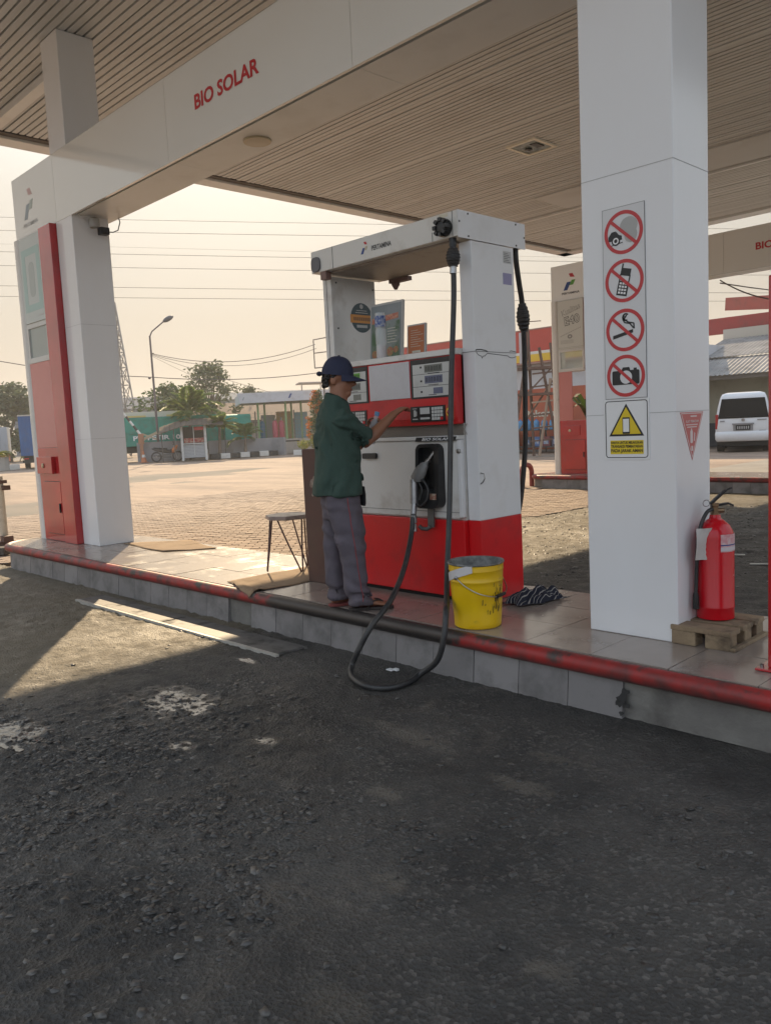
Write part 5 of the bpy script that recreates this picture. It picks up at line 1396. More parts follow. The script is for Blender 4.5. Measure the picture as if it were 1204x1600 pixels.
def tree(label, x, y, h, w, seed, mat, n_cl=26, per=70, size=.22, trunk_h=.4, group='trees beyond the yard', airy=1.0, cat='tree', name='leafy_tree'):
    g = random.Random(seed)
    T = thing(name, label, cat, (x, y, 0), 0, group)
    tr = MB()
    top = Vector((g.uniform(-.2, .2), g.uniform(-.2, .2), h * trunk_h))
    tr.tube([(0, 0, -.1), (top.x * .4, top.y * .4, h * trunk_h * .5), top], [.03 * h, .022 * h, .017 * h], 8)
    cl = []
    for i in range(n_cl):
        a = g.uniform(0, 6.283); rr = w * .5 * math.sqrt(g.random()); zz = h * (trunk_h * .85 + (1 - trunk_h * .85) * g.random())
        t = (zz - h * trunk_h) / (h * (1 - trunk_h))
        env = max(.25, math.sin(math.pi * min(1, max(.05, .25 + .75 * t))))
        c = (rr * math.cos(a) * env, rr * math.sin(a) * env, zz)
        cl.append((*c, g.uniform(.10, .2) * w * airy))
        if i % 3 == 0:
            m_ = top.lerp(Vector(c), .5) + Vector((0, 0, .05 * h))
            tr.tube([top, m_, c], [.012 * h, .008 * h, .003 * h], 5)
    part('trunk', tr, bark, T, world=False, smooth=60)
    q, f = leaf_cloud(cl, per, size, seed)
    link(bpy.data.objects.new('crown', np_mesh('crown', q, f, mat)), T)
    return T
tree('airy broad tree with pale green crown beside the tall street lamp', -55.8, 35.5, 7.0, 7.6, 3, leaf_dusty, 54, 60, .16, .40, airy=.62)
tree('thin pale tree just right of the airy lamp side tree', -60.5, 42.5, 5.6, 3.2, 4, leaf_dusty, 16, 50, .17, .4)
tree('bushy dark green tree in front of the grey sheds, left of the lamp post', -59, 33.2, 5.4, 5.4, 5, leaf_mat, 30, 70, .2, .3)
tree('round yellowish tree before the long tan roof', -63, 47.5, 4.6, 4.0, 6, leaf_yellow, 20, 60, .2, .3)
tree('low yellow green tree above the green dump truck', -62, 29.0, 3.9, 5.0, 8, leaf_yellow, 22, 60, .22, .25)
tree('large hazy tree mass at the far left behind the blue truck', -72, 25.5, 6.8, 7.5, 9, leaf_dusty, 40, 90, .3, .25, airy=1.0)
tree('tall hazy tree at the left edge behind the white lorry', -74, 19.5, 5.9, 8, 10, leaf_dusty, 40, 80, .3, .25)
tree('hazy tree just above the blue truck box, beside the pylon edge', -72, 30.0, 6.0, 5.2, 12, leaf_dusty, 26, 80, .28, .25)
tree('dark tree rising behind the kiosk roof', -52, 31.8, 4.2, 3.4, 13, leaf_mat, 18, 60, .2, .3)
tree('distant dark tree right of the green shelter', -50, 43.5, 4.8, 4.4, 14, leaf_mat, 22, 60, .24, .25)
tree('small far tree peeping over the dispenser shelf', -46, 55, 6.2, 4.0, 15, leaf_mat, 18, 60, .26, .4)
g_ = random.Random(5)
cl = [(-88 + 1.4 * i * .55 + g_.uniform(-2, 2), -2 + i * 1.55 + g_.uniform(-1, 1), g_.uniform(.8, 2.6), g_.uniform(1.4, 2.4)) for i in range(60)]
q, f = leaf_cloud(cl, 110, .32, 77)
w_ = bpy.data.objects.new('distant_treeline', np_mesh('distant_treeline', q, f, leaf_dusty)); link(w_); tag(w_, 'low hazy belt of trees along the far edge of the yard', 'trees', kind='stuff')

# palms
def frond_mesh(L, seed):
    g = random.Random(seed)
    m = MB()
    pts = []
    for i in range(9):
        t = i / 8
        pts.append(Vector((L * (t * .92 - .12 * t * t), 0, L * (.62 * t - .75 * t * t))))
    m.tube(pts, [.022 - .018 * i / 8 for i in range(9)], 5)
    for i in range(1, 26):
        t = .12 + .88 * i / 26
        k = min(7, int(t * 8)); p = pts[k].lerp(pts[k + 1], t * 8 - k)
        ll = L * (.24 * math.sin(math.pi * min(1, .15 + t * .85)) + .05)
        for s_ in (-1, 1):
            tip = p + Vector((ll * .55, s_ * ll * .75, -ll * (.15 + .3 * g.random())))
            w = .028 + .012 * g.random()
            mid = p.lerp(tip, .5) + Vector((0, 0, ll * .06))
            m.add([p, mid + Vector((w, -s_ * w * .3, 0)), tip, mid + Vector((-w, s_ * w * .3, 0))], [(0, 1, 2, 3)])
    me = mesh('frond', m, palm_mat)
    return me
fr1, fr2 = frond_mesh(1.0, 1), frond_mesh(1.0, 2)
def at_(u, v):
    c, s = math.cos(RZ), math.sin(RZ)
    return (-42.8 + u * c - v * s, 25.7 + u * s + v * c)
def palm(label, x, y, h, L, n, seed, mat=None, trunk=True, group='young palms in front of the yard wall'):
    g = random.Random(seed)
    T = thing('palm_tree', label, 'palm', (x, y, 0), 0, group)
    part('trunk', MB().tube([(0, 0, -.05), (.04 * h, 0, h * .5), (.05 * h, .02 * h, h)], [.14, .09, .07], 10), M('palm_trunk', (.24, .19, .15), .85, col2=(.14, .11, .09), nscale=5, bump=.3, bscale=15), T, world=False, smooth=50)
    for i in range(n):
        o = put(fr1 if i % 2 else fr2, 'frond', (.05 * h, .02 * h, h - .03), T)
        o.rotation_euler = (g.uniform(-.2, .2), (-1.0, -.25, -.6, .15)[i % 4] + g.uniform(-.15, .15), 6.283 * i / n * 1.0 + g.uniform(-.25, .25))
        k = L * g.uniform(.8, 1.15)
        o.scale = (k, k, k)
    return T
palm('largest palm with long drooping fronds behind the kiosk', *at_(-.2, 2.2), 2.9, 2.6, 13, 1)
palm('middle palm with a pale trunk standing before the grey wall', *at_(1.55, .55), 1.9, 1.75, 11, 2)
palm('smallest palm at the right end of the black and white kerb', *at_(3.1, .8), 1.2, 1.45, 10, 3)
pl = thing('yellow_palm_planter', 'concrete planter with a bright yellow green palm at the left edge of the yard', 'planter', (-48.6, 16.35, 0))
part('planter_wall', MB().loft([[(-48.6 + r * math.cos(a), 16.35 + r * math.sin(a), z) for a in np.linspace(0, 2 * math.pi, 16, endpoint=False)] for r, z in ((.75, 0), (.7, .75))]), M('planter', (.36, .34, .31), .8), pl)
me_y = fr1.copy(); me_y.materials.clear(); me_y.materials.append(leaf_yellow)
for i in range(12):
    o = put(me_y, 'frond', (0, 0, .85), pl); o.rotation_euler = (0, -.35 + .5 * random.random(), i * .53); o.scale = (1.15,) * 3
kw, kb = M('kerb_white', (.62, .61, .58), .7, dirt=(.35, .32, .28), dscale=3), M('kerb_black', (.035, .035, .037), .7, dirt=(.16, .14, .12), dscale=3)
def kerb_row(label, a, b, n, first=0):
    a, b = Vector((*a, 0)), Vector((*b, 0))
    T = thing('striped_kerb', label, 'kerb', a.lerp(b, .5))
    d = (b - a).normalized(); ang = math.atan2(d.y, d.x); L = (b - a).length / n
    for i in range(n):
        part('kerb_block', MB().obox(a + d * (L * (i + .5)) + Vector((0, 0, .15)), (L - .02, .35, .32), Matrix.Rotation(ang, 3, 'Z')), kw if (i + first) % 2 else kb, T, bevel=.03)
def at(u, v, z=0):   # a point of the far side: u metres along the front of the yard, v metres behind it
    c, s = math.cos(RZ), math.sin(RZ)
    return Vector((-42.8 + u * c - v * s, 25.7 + u * s + v * c, z))
kerb_row('black and white painted kerb under the palms, ending at the shelter', at(.95, 0).xy[:], at(5.1, 1.2).xy[:], 7, 0)
kerb_row('short black and white kerb in front of the orange bush', at(5.9, -1.2).xy[:], at(8.0, -3.0).xy[:], 4, 1)
kerb_row('white and black kerb beside the yellow palm planter', (-47.6, 15.3), (-48.7, 17.6), 3, 1)
wall_m = M('yard_wall', (.30, .30, .32), .8, col2=(.26, .26, .27), nscale=1.5, dirt=(.18, .17, .16), dscale=1.2)
def wall(label, pts, h):
    T = thing('low_wall', label, 'wall', (pts[0][0], pts[0][1], 0), 0, 'grey yard walls')
    for a, b in zip(pts, pts[1:]): part('wall_panel', MB().bar(Vector((*a[:2], h / 2)), Vector((*b[:2], h / 2)), .18, h), wall_m, T)
    return T
wall('low grey wall behind the palms, ending in a white post', [at(.9, .9).xy[:], at(4.9, 1.9).xy[:], at(5.6, 1.1).xy[:]], 1.1)
wall('short grey wall behind the motorcycle', [at(-3.3, 1.3).xy[:], at(-.5, 1.2).xy[:]], 1.2)

# kiosk
kio = thing('kiosk', 'small white kiosk with slatted lower walls, red shelves and a sloping tin roof', 'kiosk', at(0, 0), RZ)
kwhite = M('kiosk_white', (.55, .56, .55), .6, dirt=(.3, .28, .25), dscale=3)
for x, y in ((-.62, -.55), (.74, -.6), (-.62, .85), (.74, .85)):
    part('post', MB().box(x - .065, x + .065, y - .065, y + .065, 0, 2.05), kwhite, kio, world=False)
part('mid_post', MB().box(.05, .09, -.60, -.56, .3, 2.0), kwhite, kio, world=False)
for i in range(9):
    part('slat', MB().add([(-.55, -.56, .18 + i * .085), (.68, -.59, .18 + i * .085), (.68, -.55, .255 + i * .085), (-.55, -.52, .255 + i * .085)], [(0, 1, 2, 3)]).add([(-.64, -.48, .18 + i * .085), (-.64, .79, .18 + i * .085), (-.60, .79, .255 + i * .085), (-.60, -.48, .255 + i * .085)], [(0, 3, 2, 1)]), M('slat_grey', (.40, .41, .42), .5), kio, world=False)
part('counter', MB().box(-.6, .72, -.64, -.4, .97, 1.02), kwhite, kio, world=False)
part('back_wall', MB().box(-.6, .7, .80, .84, .1, 2.0), M('kiosk_dark', (.06, .055, .055), .8), kio, world=False)
part('shelf', MB().box(-.5, .65, .1, .5, 1.05, 1.32), M('kiosk_red', (.40, .05, .05), .5, col2=(.5, .3, .25), nscale=8, namt=.9), kio, world=False)
part('hanging_sign', MB().box(.12, .66, -.5, -.47, 1.78, 1.97), red_print, kio, world=False)
tin = M('tin_roof', (.10, .08, .065), .95, col2=(.14, .115, .095), nscale=3, spec=.1, dirt=(.06, .05, .04), dscale=3, damt=.7)
rf = MB()
for i in range(24):
    x0, x1 = -1.9 + i * .155, -1.9 + (i + 1) * .155
    zz = lambda x: 2.27 - .30 * max(0, -x - .45) - .08 * max(0, x - 1.2)
    rf.add([(x0, -1.1, zz(x0) - .20), (x1, -1.1, zz(x1) - .20 + (.03 if i % 2 else -.0)), (x1, 1.1, zz(x1) + .22 + (.03 if i % 2 else 0)), (x0, 1.1, zz(x0) + .22)], [(0, 1, 2, 3)])
r_o = part('roof', rf, tin, kio, world=False)
sd = r_o.modifiers.new('t', 'SOLIDIFY'); sd.thickness = .03
part('awning_pole', MB().bar((-1.75, -.9, 0), (-1.75, -.9, 1.75), .06).bar((-1.05, -.9, 0), (-1.05, -.9, 1.9), .06).bar((1.9, .6, 0), (1.95, .6, 2.1), .04), M('pole_dark', (.09, .08, .075), .7), kio, world=False)
# person sitting in the shade of the kiosk is too small to read; the motorcycle stands before the wall
def motorcycle(label, x, y, rz):
    T = thing('motorcycle', label, 'motorcycle', (x, y, 0), rz)
    dk, rub = M('moto_dark', (.03, .03, .035), .4), black_rubber
    for cx_ in (-.62, .62):
        t = part('wheel', MB().tube([(cx_ + .27 * math.cos(a), 0, .30 + .27 * math.sin(a)) for a in np.linspace(0, 2 * math.pi, 20, endpoint=False)], .045, 8, closed=True), rub, T, world=False, smooth=60)
        m = MB().tube([(cx_, -.05, .30), (cx_, .05, .30)], .05, 8)
        for k in range(6):
            a = k * math.pi / 3
            m.bar((cx_, 0, .30), (cx_ + .25 * math.cos(a), 0, .30 + .25 * math.sin(a)), .02)
        part('rim', m, steel, t, world=False)
    part('engine', MB().box(-.25, .25, -.11, .11, .22, .45).tube([(-.1, .13, .3), (-.75, .14, .38)], .05, 8), M('moto_engine', (.12, .12, .12), .4, .5), T, world=False)
    part('body', MB().loft([[(x_, w * .5 * c, z + hh * s_) for c, s_ in ((math.cos(a), math.sin(a)) for a in np.linspace(0, 2 * math.pi, 10, endpoint=False))] for x_, w, z, hh in ((-.85, .08, .80, .04), (-.6, .24, .72, .09), (-.1, .26, .62, .10), (.2, .24, .60, .12), (.42, .16, .68, .12))]), dk, T, world=False, smooth=60)
    part('seat', MB().loft([[(x_, w * .5 * c, z + .05 * s_) for c, s_ in ((math.cos(a), math.sin(a)) for a in np.linspace(0, 2 * math.pi, 10, endpoint=False))] for x_, w, z in ((-.75, .16, .83), (-.4, .26, .80), (.05, .2, .76))]), M('moto_seat', (.02, .02, .022), .6), T, world=False, smooth=60)
    part('fairing', MB().loft([[(x_, w * .5 * c, z + hh * s_) for c, s_ in ((math.cos(a), math.sin(a)) for a in np.linspace(0, 2 * math.pi, 10, endpoint=False))] for x_, w, z, hh in ((.30, .2, .62, .15), (.48, .32, .72, .20), (.60, .22, .86, .12), (.66, .1, .92, .05))]), M('moto_orange', (.55, .16, .03), .35), T, world=False, smooth=60)
    part('fork', MB().bar((.62, .08, .30), (.45, .08, .92), .035).bar((.62, -.08, .30), (.45, -.08, .92), .035).box(.5, .78, -.05, .05, .58, .61), dk, T, world=False)
    part('handlebar', MB().tube([(.38, -.34, 1.0), (.46, -.15, .97), (.46, .15, .97), (.38, .34, 1.0)], .016, 6).bar((.44, -.25, .99), (.42, -.32, 1.13), .012).bar((.44, .25, .99), (.42, .32, 1.13), .012).obox((.41, -.34, 1.16), (.02, .10, .06)).obox((.41, .34, 1.16), (.02, .10, .06)), dk, T, world=False)
    return T
p = at(-1.55, .2)
motorcycle('parked dark motorcycle with an orange fairing beside the kiosk', p.x, p.y, RZ)
cn = thing('traffic_cone', 'faded orange traffic cone with a white band by the grey wall', 'cone', at(-2.9, .35), 0)
part('cone_body', MB().lathe([(.17, .04), (.03, .70)], (0, 0, 0), 14), M('cone_orange', (.50, .17, .07), .6, dirt=(.3, .15, .1), dscale=6), cn, world=False, smooth=40)
part('cone_band', MB().lathe([(.118, .32), (.083, .48)], (0, 0, 0), 14, cap=False), kwhite, cn, world=False, smooth=40)
part('cone_base', MB().box(-.2, .2, -.2, .2, 0, .045), M('cone_base', (.35, .13, .07), .7), cn, world=False)

# boom barrier
bb = thing('boom_barrier', 'raised black and white boom barrier with a rusty orange hinge box by the grey wall', 'barrier', at(-3.0, .9), RZ)
p0, p1 = Vector((0, 0, 1.65)), Vector((-2.7, .3, 5.6))
for i in range(14):
    a, b = p0.lerp(p1, i / 14), p0.lerp(p1, (i + 1) / 14)
    part('boom_stripe', MB().tube([a, b], .075 - .002 * i, 8), kb if i % 2 else kw, bb, world=False, smooth=40)
part('hinge_box', MB().box(-.16, .16, -.14, .14, 1.1, 1.72).box(-.10, .10, -.1, .1, 0, 1.1), M('hinge_orange', (.34, .16, .09), .6, dirt=(.15, .08, .05), dscale=6), bb, world=False, bevel=.02)
part('counterweight', MB().bar((.05, 0, 1.35), (.95, 0, 1.75), .10, .16).bar((.1, 0, 1.7), (.9, 0, 1.35), .08), M('counter_wood', (.38, .32, .22), .7), bb, world=False)

# green dump truck behind the wall
gt = thing('dump_truck', 'long turquoise dump truck with ribbed sides and white lettering behind the kiosk', 'truck', at(-2.6, 3.2), RZ + R_(4))
teal = M('truck_teal', (.02, .30, .23), .5, col2=(.02, .25, .20), nscale=1, dirt=(.10, .16, .12), dscale=2, damt=.5)
bed = part('cargo_bed', MB().box(-4.2, 4.4, 0, 2.3, .95, 2.75), teal, gt, world=False)
for i in range(13):
    x = -4.15 + i * .70
    part('side_rib', MB().box(x, x + .13, -.09, 0, .95, 2.72), teal, bed, world=False)
for z in (1.0, 1.75, 2.62):
    part('side_rail', MB().box(-4.2, 4.4, -.07, -.001, z, z + .10), teal, bed, world=False)
for x in (-4.0, -1.3, 1.1): part('tarp_edge', MB().box(x, x + 1.15, -.10, .05, 2.76, 2.86), M('tarp_yellow', (.55, .45, .16), .7), gt, world=False)
part('tarp', MB().box(-3.2, 2.2, .4, 1.9, 2.76, 3.1), M('tarp_pale', (.55, .52, .45), .8), gt, world=False)
part('skirt', MB().box(-4.0, -1.9, -.11, -.09, .93, 1.03), M('tarp_yellow', (.55, .45, .16), .7), gt, world=False)
part('lettering', text_mb('PT. PETIR 109 SA', ((0, -.095, 0), (1, 0, 0), (0, 0, 1), (0, -1, 0)), -1.0, 2.9, 1.30, 1.60, d1=.004, bold=.03), white_print, bed, world=False)
part('chassis', MB().box(-4.1, 4.3, .2, 2.1, .55, .94), M('chassis_black', (.02, .02, .02), .7), gt, world=False)
for x in (-3.3, -2.2, 2.6):
    w = part('wheel', MB().tube([(x, -.02, .5), (x, .4, .5)], .5, 20), black_rubber, gt, world=False, smooth=40)
    part('rim', MB().tube([(x, -.06, .5), (x, 0, .5)], .25, 14), M('rim_grey', (.25, .23, .2), .6), w, world=False, smooth=40)
part('cab', MB().box(4.6, 6.4, 0, 2.3, .6, 2.7), teal, gt, world=False, bevel=.12)
# blue box truck seen from behind
bt_ = thing('box_truck', 'blue box truck parked with its back to the yard, beside the pylon edge', 'truck', (-48.2, 18.45, 0), R_(66))
blue = M('truck_blue', (.035, .13, .34), .5, col2=(.03, .10, .27), nscale=1.2, dirt=(.10, .13, .18), dscale=2, damt=.5)
part('cargo_box', MB().box(-.75, 1.1, 0, 5, .75, 3.05), blue, bt_, world=False)
for i in range(9): part('corrugation', MB().box(-.72 + i * .2, -.62 + i * .2, -.04, 0, .8, 3.0), blue, bt_, world=False)
part('roof_cap', MB().box(-.77, 1.12, -.05, 5.02, 3.051, 3.12), M('truck_pale', (.45, .45, .42), .6), bt_, world=False)
part('bumper', MB().box(-.7, 1.05, .1, .3, .35, .5).box(-.6, .95, .3, 4.6, .4, .74), M('chassis_black', (.02, .02, .02), .7), bt_, world=False)
part('licence_plate', MB().box(.05, .45, .06, .09, .62, .74), yellow_print, bt_, world=False)
part('tail_light', MB().box(-.6, -.35, .06, .1, .55, .62).box(.7, .95, .06, .1, .55, .62), red_print, bt_, world=False)
for x in (-.62, .75): part('wheel', MB().tube([(x, .9, .42), (x + .28, .9, .42)], .42, 18), black_rubber, bt_, world=False, smooth=40)
wt = thing('white_lorry', 'pale grey lorry body half hidden behind the yellow palm', 'truck', (-53, 17.2, 0), R_(66))
part('lorry_box', MB().box(-4, 1.4, 0, 2.2, .9, 2.55), M('lorry_pale', (.42, .45, .48), .6, dirt=(.3, .3, .3), dscale=2), wt, world=False)
for i in range(9): part('panel_rib', MB().box(-3.9 + i * .6, -3.84 + i * .6, -.03, 0, .95, 2.5), M('lorry_pale', (.42, .45, .48), .6), wt, world=False)
part('under_body', MB().box(-3.8, 1.3, .1, 2, .4, .89), M('rust_red', (.28, .06, .04), .7), wt, world=False)
for x in (-3, .6): part('wheel', MB().tube([(x, 0, .42), (x, .3, .42)], .42, 16), black_rubber, wt, world=False, smooth=40)

# street lamp with its cables
lp = thing('street_lamp', 'tall thin street lamp with a bent arm, rising behind the kiosk', 'street lamp', at(-2.05, 1.5), RZ)
pm_ = M('lamp_pole', (.12, .10, .105), .5, dirt=(.08, .06, .05), dscale=3)
part('pole', MB().tube([(0, 0, 0), (0, 0, 3.8), (-.02, 0, 7.55)], [.085, .07, .055], 10), pm_, lp, world=False, smooth=50)
part('arm', MB().tube([(-.02, 0, 7.5), (.12, 0, 7.8), (.95, -.1, 8.45)], .04, 8), pm_, lp, world=False, smooth=50)
part('lamp_head', MB().ell((1.12, -.1, 8.52), (.36, .17, .15), 14, 8, Matrix.Rotation(R_(-28), 3, 'Y')), M('lamp_head', (.10, .10, .11), .5), lp, world=False, smooth=60)
part('junction_box', MB().ell((-.22, 0, 5.05), (.09, .09, .08), 8, 6).ell((.1, 0, 6.5), .05, 8, 6), pm_, lp, world=False)
def cable(name, label, pts, r, group, sag=0.0):
    P_ = []
    for a, b in zip(pts, pts[1:]):
        a, b = Vector(a), Vector(b)
        for i in range(12):
            t = i / 12
            p_ = a.lerp(b, t); p_.z -= sag * 4 * t * (1 - t)
            P_.append(p_)
    P_.append(Vector(pts[-1]))
    wm = M('wire', (.10, .085, .08), .6)
    return tag(part(name, MB().tube(P_, r, 4), wm, None, smooth=60), label, 'cable', group)
lpt = at(-2.05, 1.5)
def lz(z, u=0): 
    p_ = at(-2.05 + u, 1.5, z); return (p_.x, p_.y, p_.z)
far_r = at(7.6, -.5)
cable('lamp_cable', 'upper cable sagging from the lamp post to the billboard frame', [lz(6.5), (far_r.x, far_r.y, 6.6)], .018, 'cables at the lamp post', .75)
cable('lamp_cable', 'second cable sagging just under the upper one at the lamp post', [lz(6.45), (far_r.x + .1, far_r.y, 6.35)], .014, 'cables at the lamp post', .85)
cable('lamp_cable', 'straight cable dropping from the lamp post towards the shelter roof', [lz(6.4), tuple(at(6.5, 6, 3.8))], .012, 'cables at the lamp post', .1)
cable('lamp_cable', 'steeper cable dropping from the lamp post behind the palms', [lz(6.35), tuple(at(4.5, 9, 3.6))], .010, 'cables at the lamp post', .1)
cable('lamp_cable', 'long cable crossing the lamp post from the left edge to the man', [tuple(at(-14.5, 1.5, 7.3)), lz(5.1, -.15), tuple(at(9.5, 1.5, 5.2))], .022, 'cables at the lamp post', .35)

# lattice mast
lm_ = thing('lattice_mast', 'distant steel lattice mast half hidden by the near column', 'mast', (-63.05, 31.45, 0))
ms = M('mast_steel', (.30, .28, .27), .6)
m = MB()
hh_ = 12.5
leg = lambda k, z: Vector(((-1, 1, 1, -1)[k] * (1.05 - .95 * z / hh_), (-1, -1, 1, 1)[k] * (1.05 - .95 * z / hh_), z))
for k in range(4): part('mast_leg', MB().bar(leg(k, 0), leg(k, hh_), .09), ms, lm_, world=False)
zs = [hh_ * (1 - .86 ** i) / (1 - .86 ** 10) for i in range(11)]
for a, b in zip(zs, zs[1:]):
    for k in range(4):
        m.bar(leg(k, a), leg((k + 1) % 4, b), .05).bar(leg((k + 1) % 4, a), leg(k, b), .05).bar(leg(k, b), leg((k + 1) % 4, b), .05)
part('bracing', m, ms, lm_, world=False)

# shelter with green poles
sh = thing('shelter', 'open shelter with a white fascia roof on green poles over a raised slab', 'shelter', at(5.8, 5.5), RZ)
sf = M('shelter_fascia', (.50, .51, .55), .5, dirt=(.36, .34, .34), dscale=2)
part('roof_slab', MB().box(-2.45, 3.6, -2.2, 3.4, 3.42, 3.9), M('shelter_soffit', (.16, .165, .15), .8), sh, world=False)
part('roof_fascia', MB().add([(-2.7, -2.4, 3.35), (1.35, -2.95, 3.40), (1.35, -2.95, 4.0), (-2.85, -2.4, 4.0), (4.2, -2.4, 3.42), (4.3, -2.4, 4.0)], [(0, 1, 2, 3), (1, 4, 5, 2)]).box(-2.7, 4.2, -2.39, 3.5, 3.91, 3.98).box(-2.7, -2.6, -2.39, 3.5, 3.36, 3.905), sf, sh, world=False)
part('fascia_mark', MB().prism([(0, 0), (.12, 0), (.26, .28), (.14, .28)], ((.35, -2.83, 3.58), (.991, -.135, 0), (0, 0, 1), (-.135, -.99, 0)), 0, .01), blue_print, sh, world=False)
part('fascia_mark', MB().prism([(0, 0), (.07, 0), (.16, .2), (.09, .2)], ((-2.55, -2.43, 3.55), (.991, -.135, 0), (0, 0, 1), (-.135, -.99, 0)), 0, .01), M('emblem_pale_blue', (.25, .30, .34), .3), sh, world=False)
gp = M('pole_green', (.20, .34, .16), .6, dirt=(.2, .22, .14), dscale=4)
for x, y in ((-1.55, -1.8), (-.95, .2), (.25, -1.8), (.95, .9), (1.45, -.4), (2.35, -1.9), (2.9, 1.2)):
    part('pole', MB().bar((x, y, .95), (x, y, 3.42), .12), gp, sh, world=False)
part('slab', MB().box(-1.9, 3.2, -2.3, 3, 0, .95), M('slab_concrete', (.40, .36, .32), .85, dirt=(.25, .22, .2), dscale=1.5), sh, world=False)
part('slab_gap', MB().box(-1.4, 1.0, -2.32, -2.301, .78, .86), dark_gap, sh, world=False)
for i in range(5): part('step', MB().box(1.2 + i * .24, 1.44 + i * .24, -2.9, -2.31, 0, .92 - i * .18), M('slab_concrete', (.40, .36, .32), .85), sh, world=False)
part('railing', MB().bar((-1.8, 2.9, 1.5), (3.1, 2.9, 1.5), .05).bar((-1.8, 2.9, 1.9), (3.1, 2.9, 1.9), .05), gp, sh, world=False)
def gas_bottle(u, v, col, label):
    T = thing('gas_cylinder', label, 'gas cylinder', at(5.8 + u, 5.5 + v, .95), 0, 'gas cylinders under the shelter')
    part('cylinder', MB().lathe([(.16, 0), (.19, .05), (.19, 1.05), (.12, 1.22), (.05, 1.26)], (0, 0, 0), 14), col, T, world=False, smooth=50)
    part('valve', MB().lathe([(.05, 1.27), (.07, 1.28), (.07, 1.42), (.03, 1.44)], (0, 0, 0), 8), steel, T, world=False)
pinkc = M('gas_pink', (.48, .10, .14), .5)
bluec = M('gas_blue', (.05, .16, .28), .5)
gas_bottle(-.45, -1.3, pinkc, 'pink gas cylinder, left one of the pair in the middle of the shelter')
gas_bottle(-.02, -1.2, pinkc, 'pink gas cylinder, right one of the pair in the middle of the shelter')
gas_bottle(-1.25, -.9, bluec, 'blue gas cylinder behind the left pole of the shelter')
gas_bottle(3.1, -1.4, M('gas_red', (.35, .05, .06), .5), 'dull red gas cylinder at the right end of the shelter')
def play_panel(u, v, w, h, col, label):
    T = tag(part('painted_board', MB().obox(at(5.8 + u, 5.5 + v, .95 + h / 2), (w, .08, h), Matrix.Rotation(RZ, 3, 'Z')), col), label, 'board', 'painted boards behind the shelter')
play_panel(.55, 2.0, 1.1, 1.9, M('board_ochre', (.42, .30, .12), .7, col2=(.40, .22, .10), nscale=2), 'ochre painted board leaning behind the shelter poles')
play_panel(1.75, 2.1, .9, 1.8, M('board_blue', (.20, .36, .46), .7), 'pale blue board behind the middle poles of the shelter')
play_panel(-.55, 2.2, 1.0, 1.7, M('board_grey', (.25, .27, .30), .7), 'grey board behind the gas cylinders')

# wire mesh fence
fc = thing('mesh_fence', 'thin wire mesh fence on posts running behind the palms and shelter', 'fence', at(4, 4.2), RZ)
fw = M('fence_wire', (.28, .27, .25), .6)
m = MB()
for i in range(56): m.bar((-5 + i * .28, 0, .9), (-5 + i * .28, 0, 2.75), .014)
for i in range(8): m.bar((-5, 0, .95 + i * .25), (10.5, 0, .95 + i * .25), .014)
part('wire_grid', m, fw, fc, world=False)
for i in range(7): part('fence_post', MB().bar((-5 + i * 2.55, .03, 0), (-5 + i * 2.55, .03, 2.85), .07), M('fence_post', (.12, .11, .10), .7), fc, world=False)

# long sheds and hazy buildings behind
def shed(label, u, v, w, d, h, hr, wall_c, roof_c, rz=0, gutter=True, name='long_shed'):
    T = thing(name, label, 'shed', at(u, v), RZ + rz, 'sheds behind the yard')
    part('wall', MB().box(0, w, 0, d, 0, h), wall_c, T, world=False)
    part('roof', MB().add([(-.4, -.5, h), (w + .4, -.5, h), (w + .4, d / 2, h + hr), (-.4, d / 2, h + hr), (w + .4, d + .5, h), (-.4, d + .5, h)], [(0, 1, 2, 3), (3, 2, 4, 5), (0, 3, 5), (1, 4, 2), (0, 5, 4, 1)]), roof_c, T, world=False)
    if gutter: part('eave', MB().box(-.4, w + .4, -.56, -.50, h - .28, h), M('eave_brown', (.10, .075, .06), .8), T, world=False)
    for i in range(max(2, int(w / 3))):
        part('door_opening', MB().box(.8 + i * 3, 2.2 + i * 3, -.03, -.001, .1, h - .7), M('shed_dark', (.14, .12, .10), .8), T, world=False)
    return T
tan_roof = M('roof_tan', (.26, .17, .115), .9, col2=(.22, .15, .10), nscale=.6)
shed('long low shed with a tan roof behind the wire fence', -1.5, 18, 15, 7, 2.5, 1.6, M('shed_wall', (.30, .26, .23), .9), tan_roof)
shed('second tan roofed shed to the right, behind the shelter', 11, 20, 10, 8, 2.6, 1.4, M('shed_wall', (.30, .26, .23), .9), tan_roof, -.1)
greyb = M('far_grey', (.17, .18, .21), .9)
shed('dark grey warehouse roof showing between the trees left of the lamp', -22, 62, 22, 16, 5.4, 1.9, greyb, M('far_grey_roof', (.10, .115, .145), .95, spec=.1), .1, False)
shed('pale blue grey warehouse on the skyline above the palms', 4, 70, 34, 16, 6.4, 1.4, M('far_grey2', (.22, .24, .26), .9), M('far_grey_roof2', (.17, .185, .20), .95, spec=.1), 0, False)
shed('low concrete building on the skyline right of the shelter', 24, 60, 14, 12, 6.8, .6, M('far_grey2', (.22, .24, .26), .9), M('far_grey_roof2', (.17, .185, .20), .95, spec=.1), 0, False)
rc = thing('roof_terrace', 'flat roofed rooftop terrace on thin posts on the skyline above the shelter', 'building', at(12.0, 40), RZ)
part('flat_roof', MB().box(-.2, 6.6, 0, 3, 6.6, 6.75), M('terrace_roof', (.32, .27, .25), .8), rc, world=False)
for x in (.1, 2.2, 4.3, 6.3): part('terrace_post', MB().bar((x, .2, 5.0), (x, .2, 6.6), .12), M('terrace_roof', (.32, .27, .25), .8), rc, world=False)
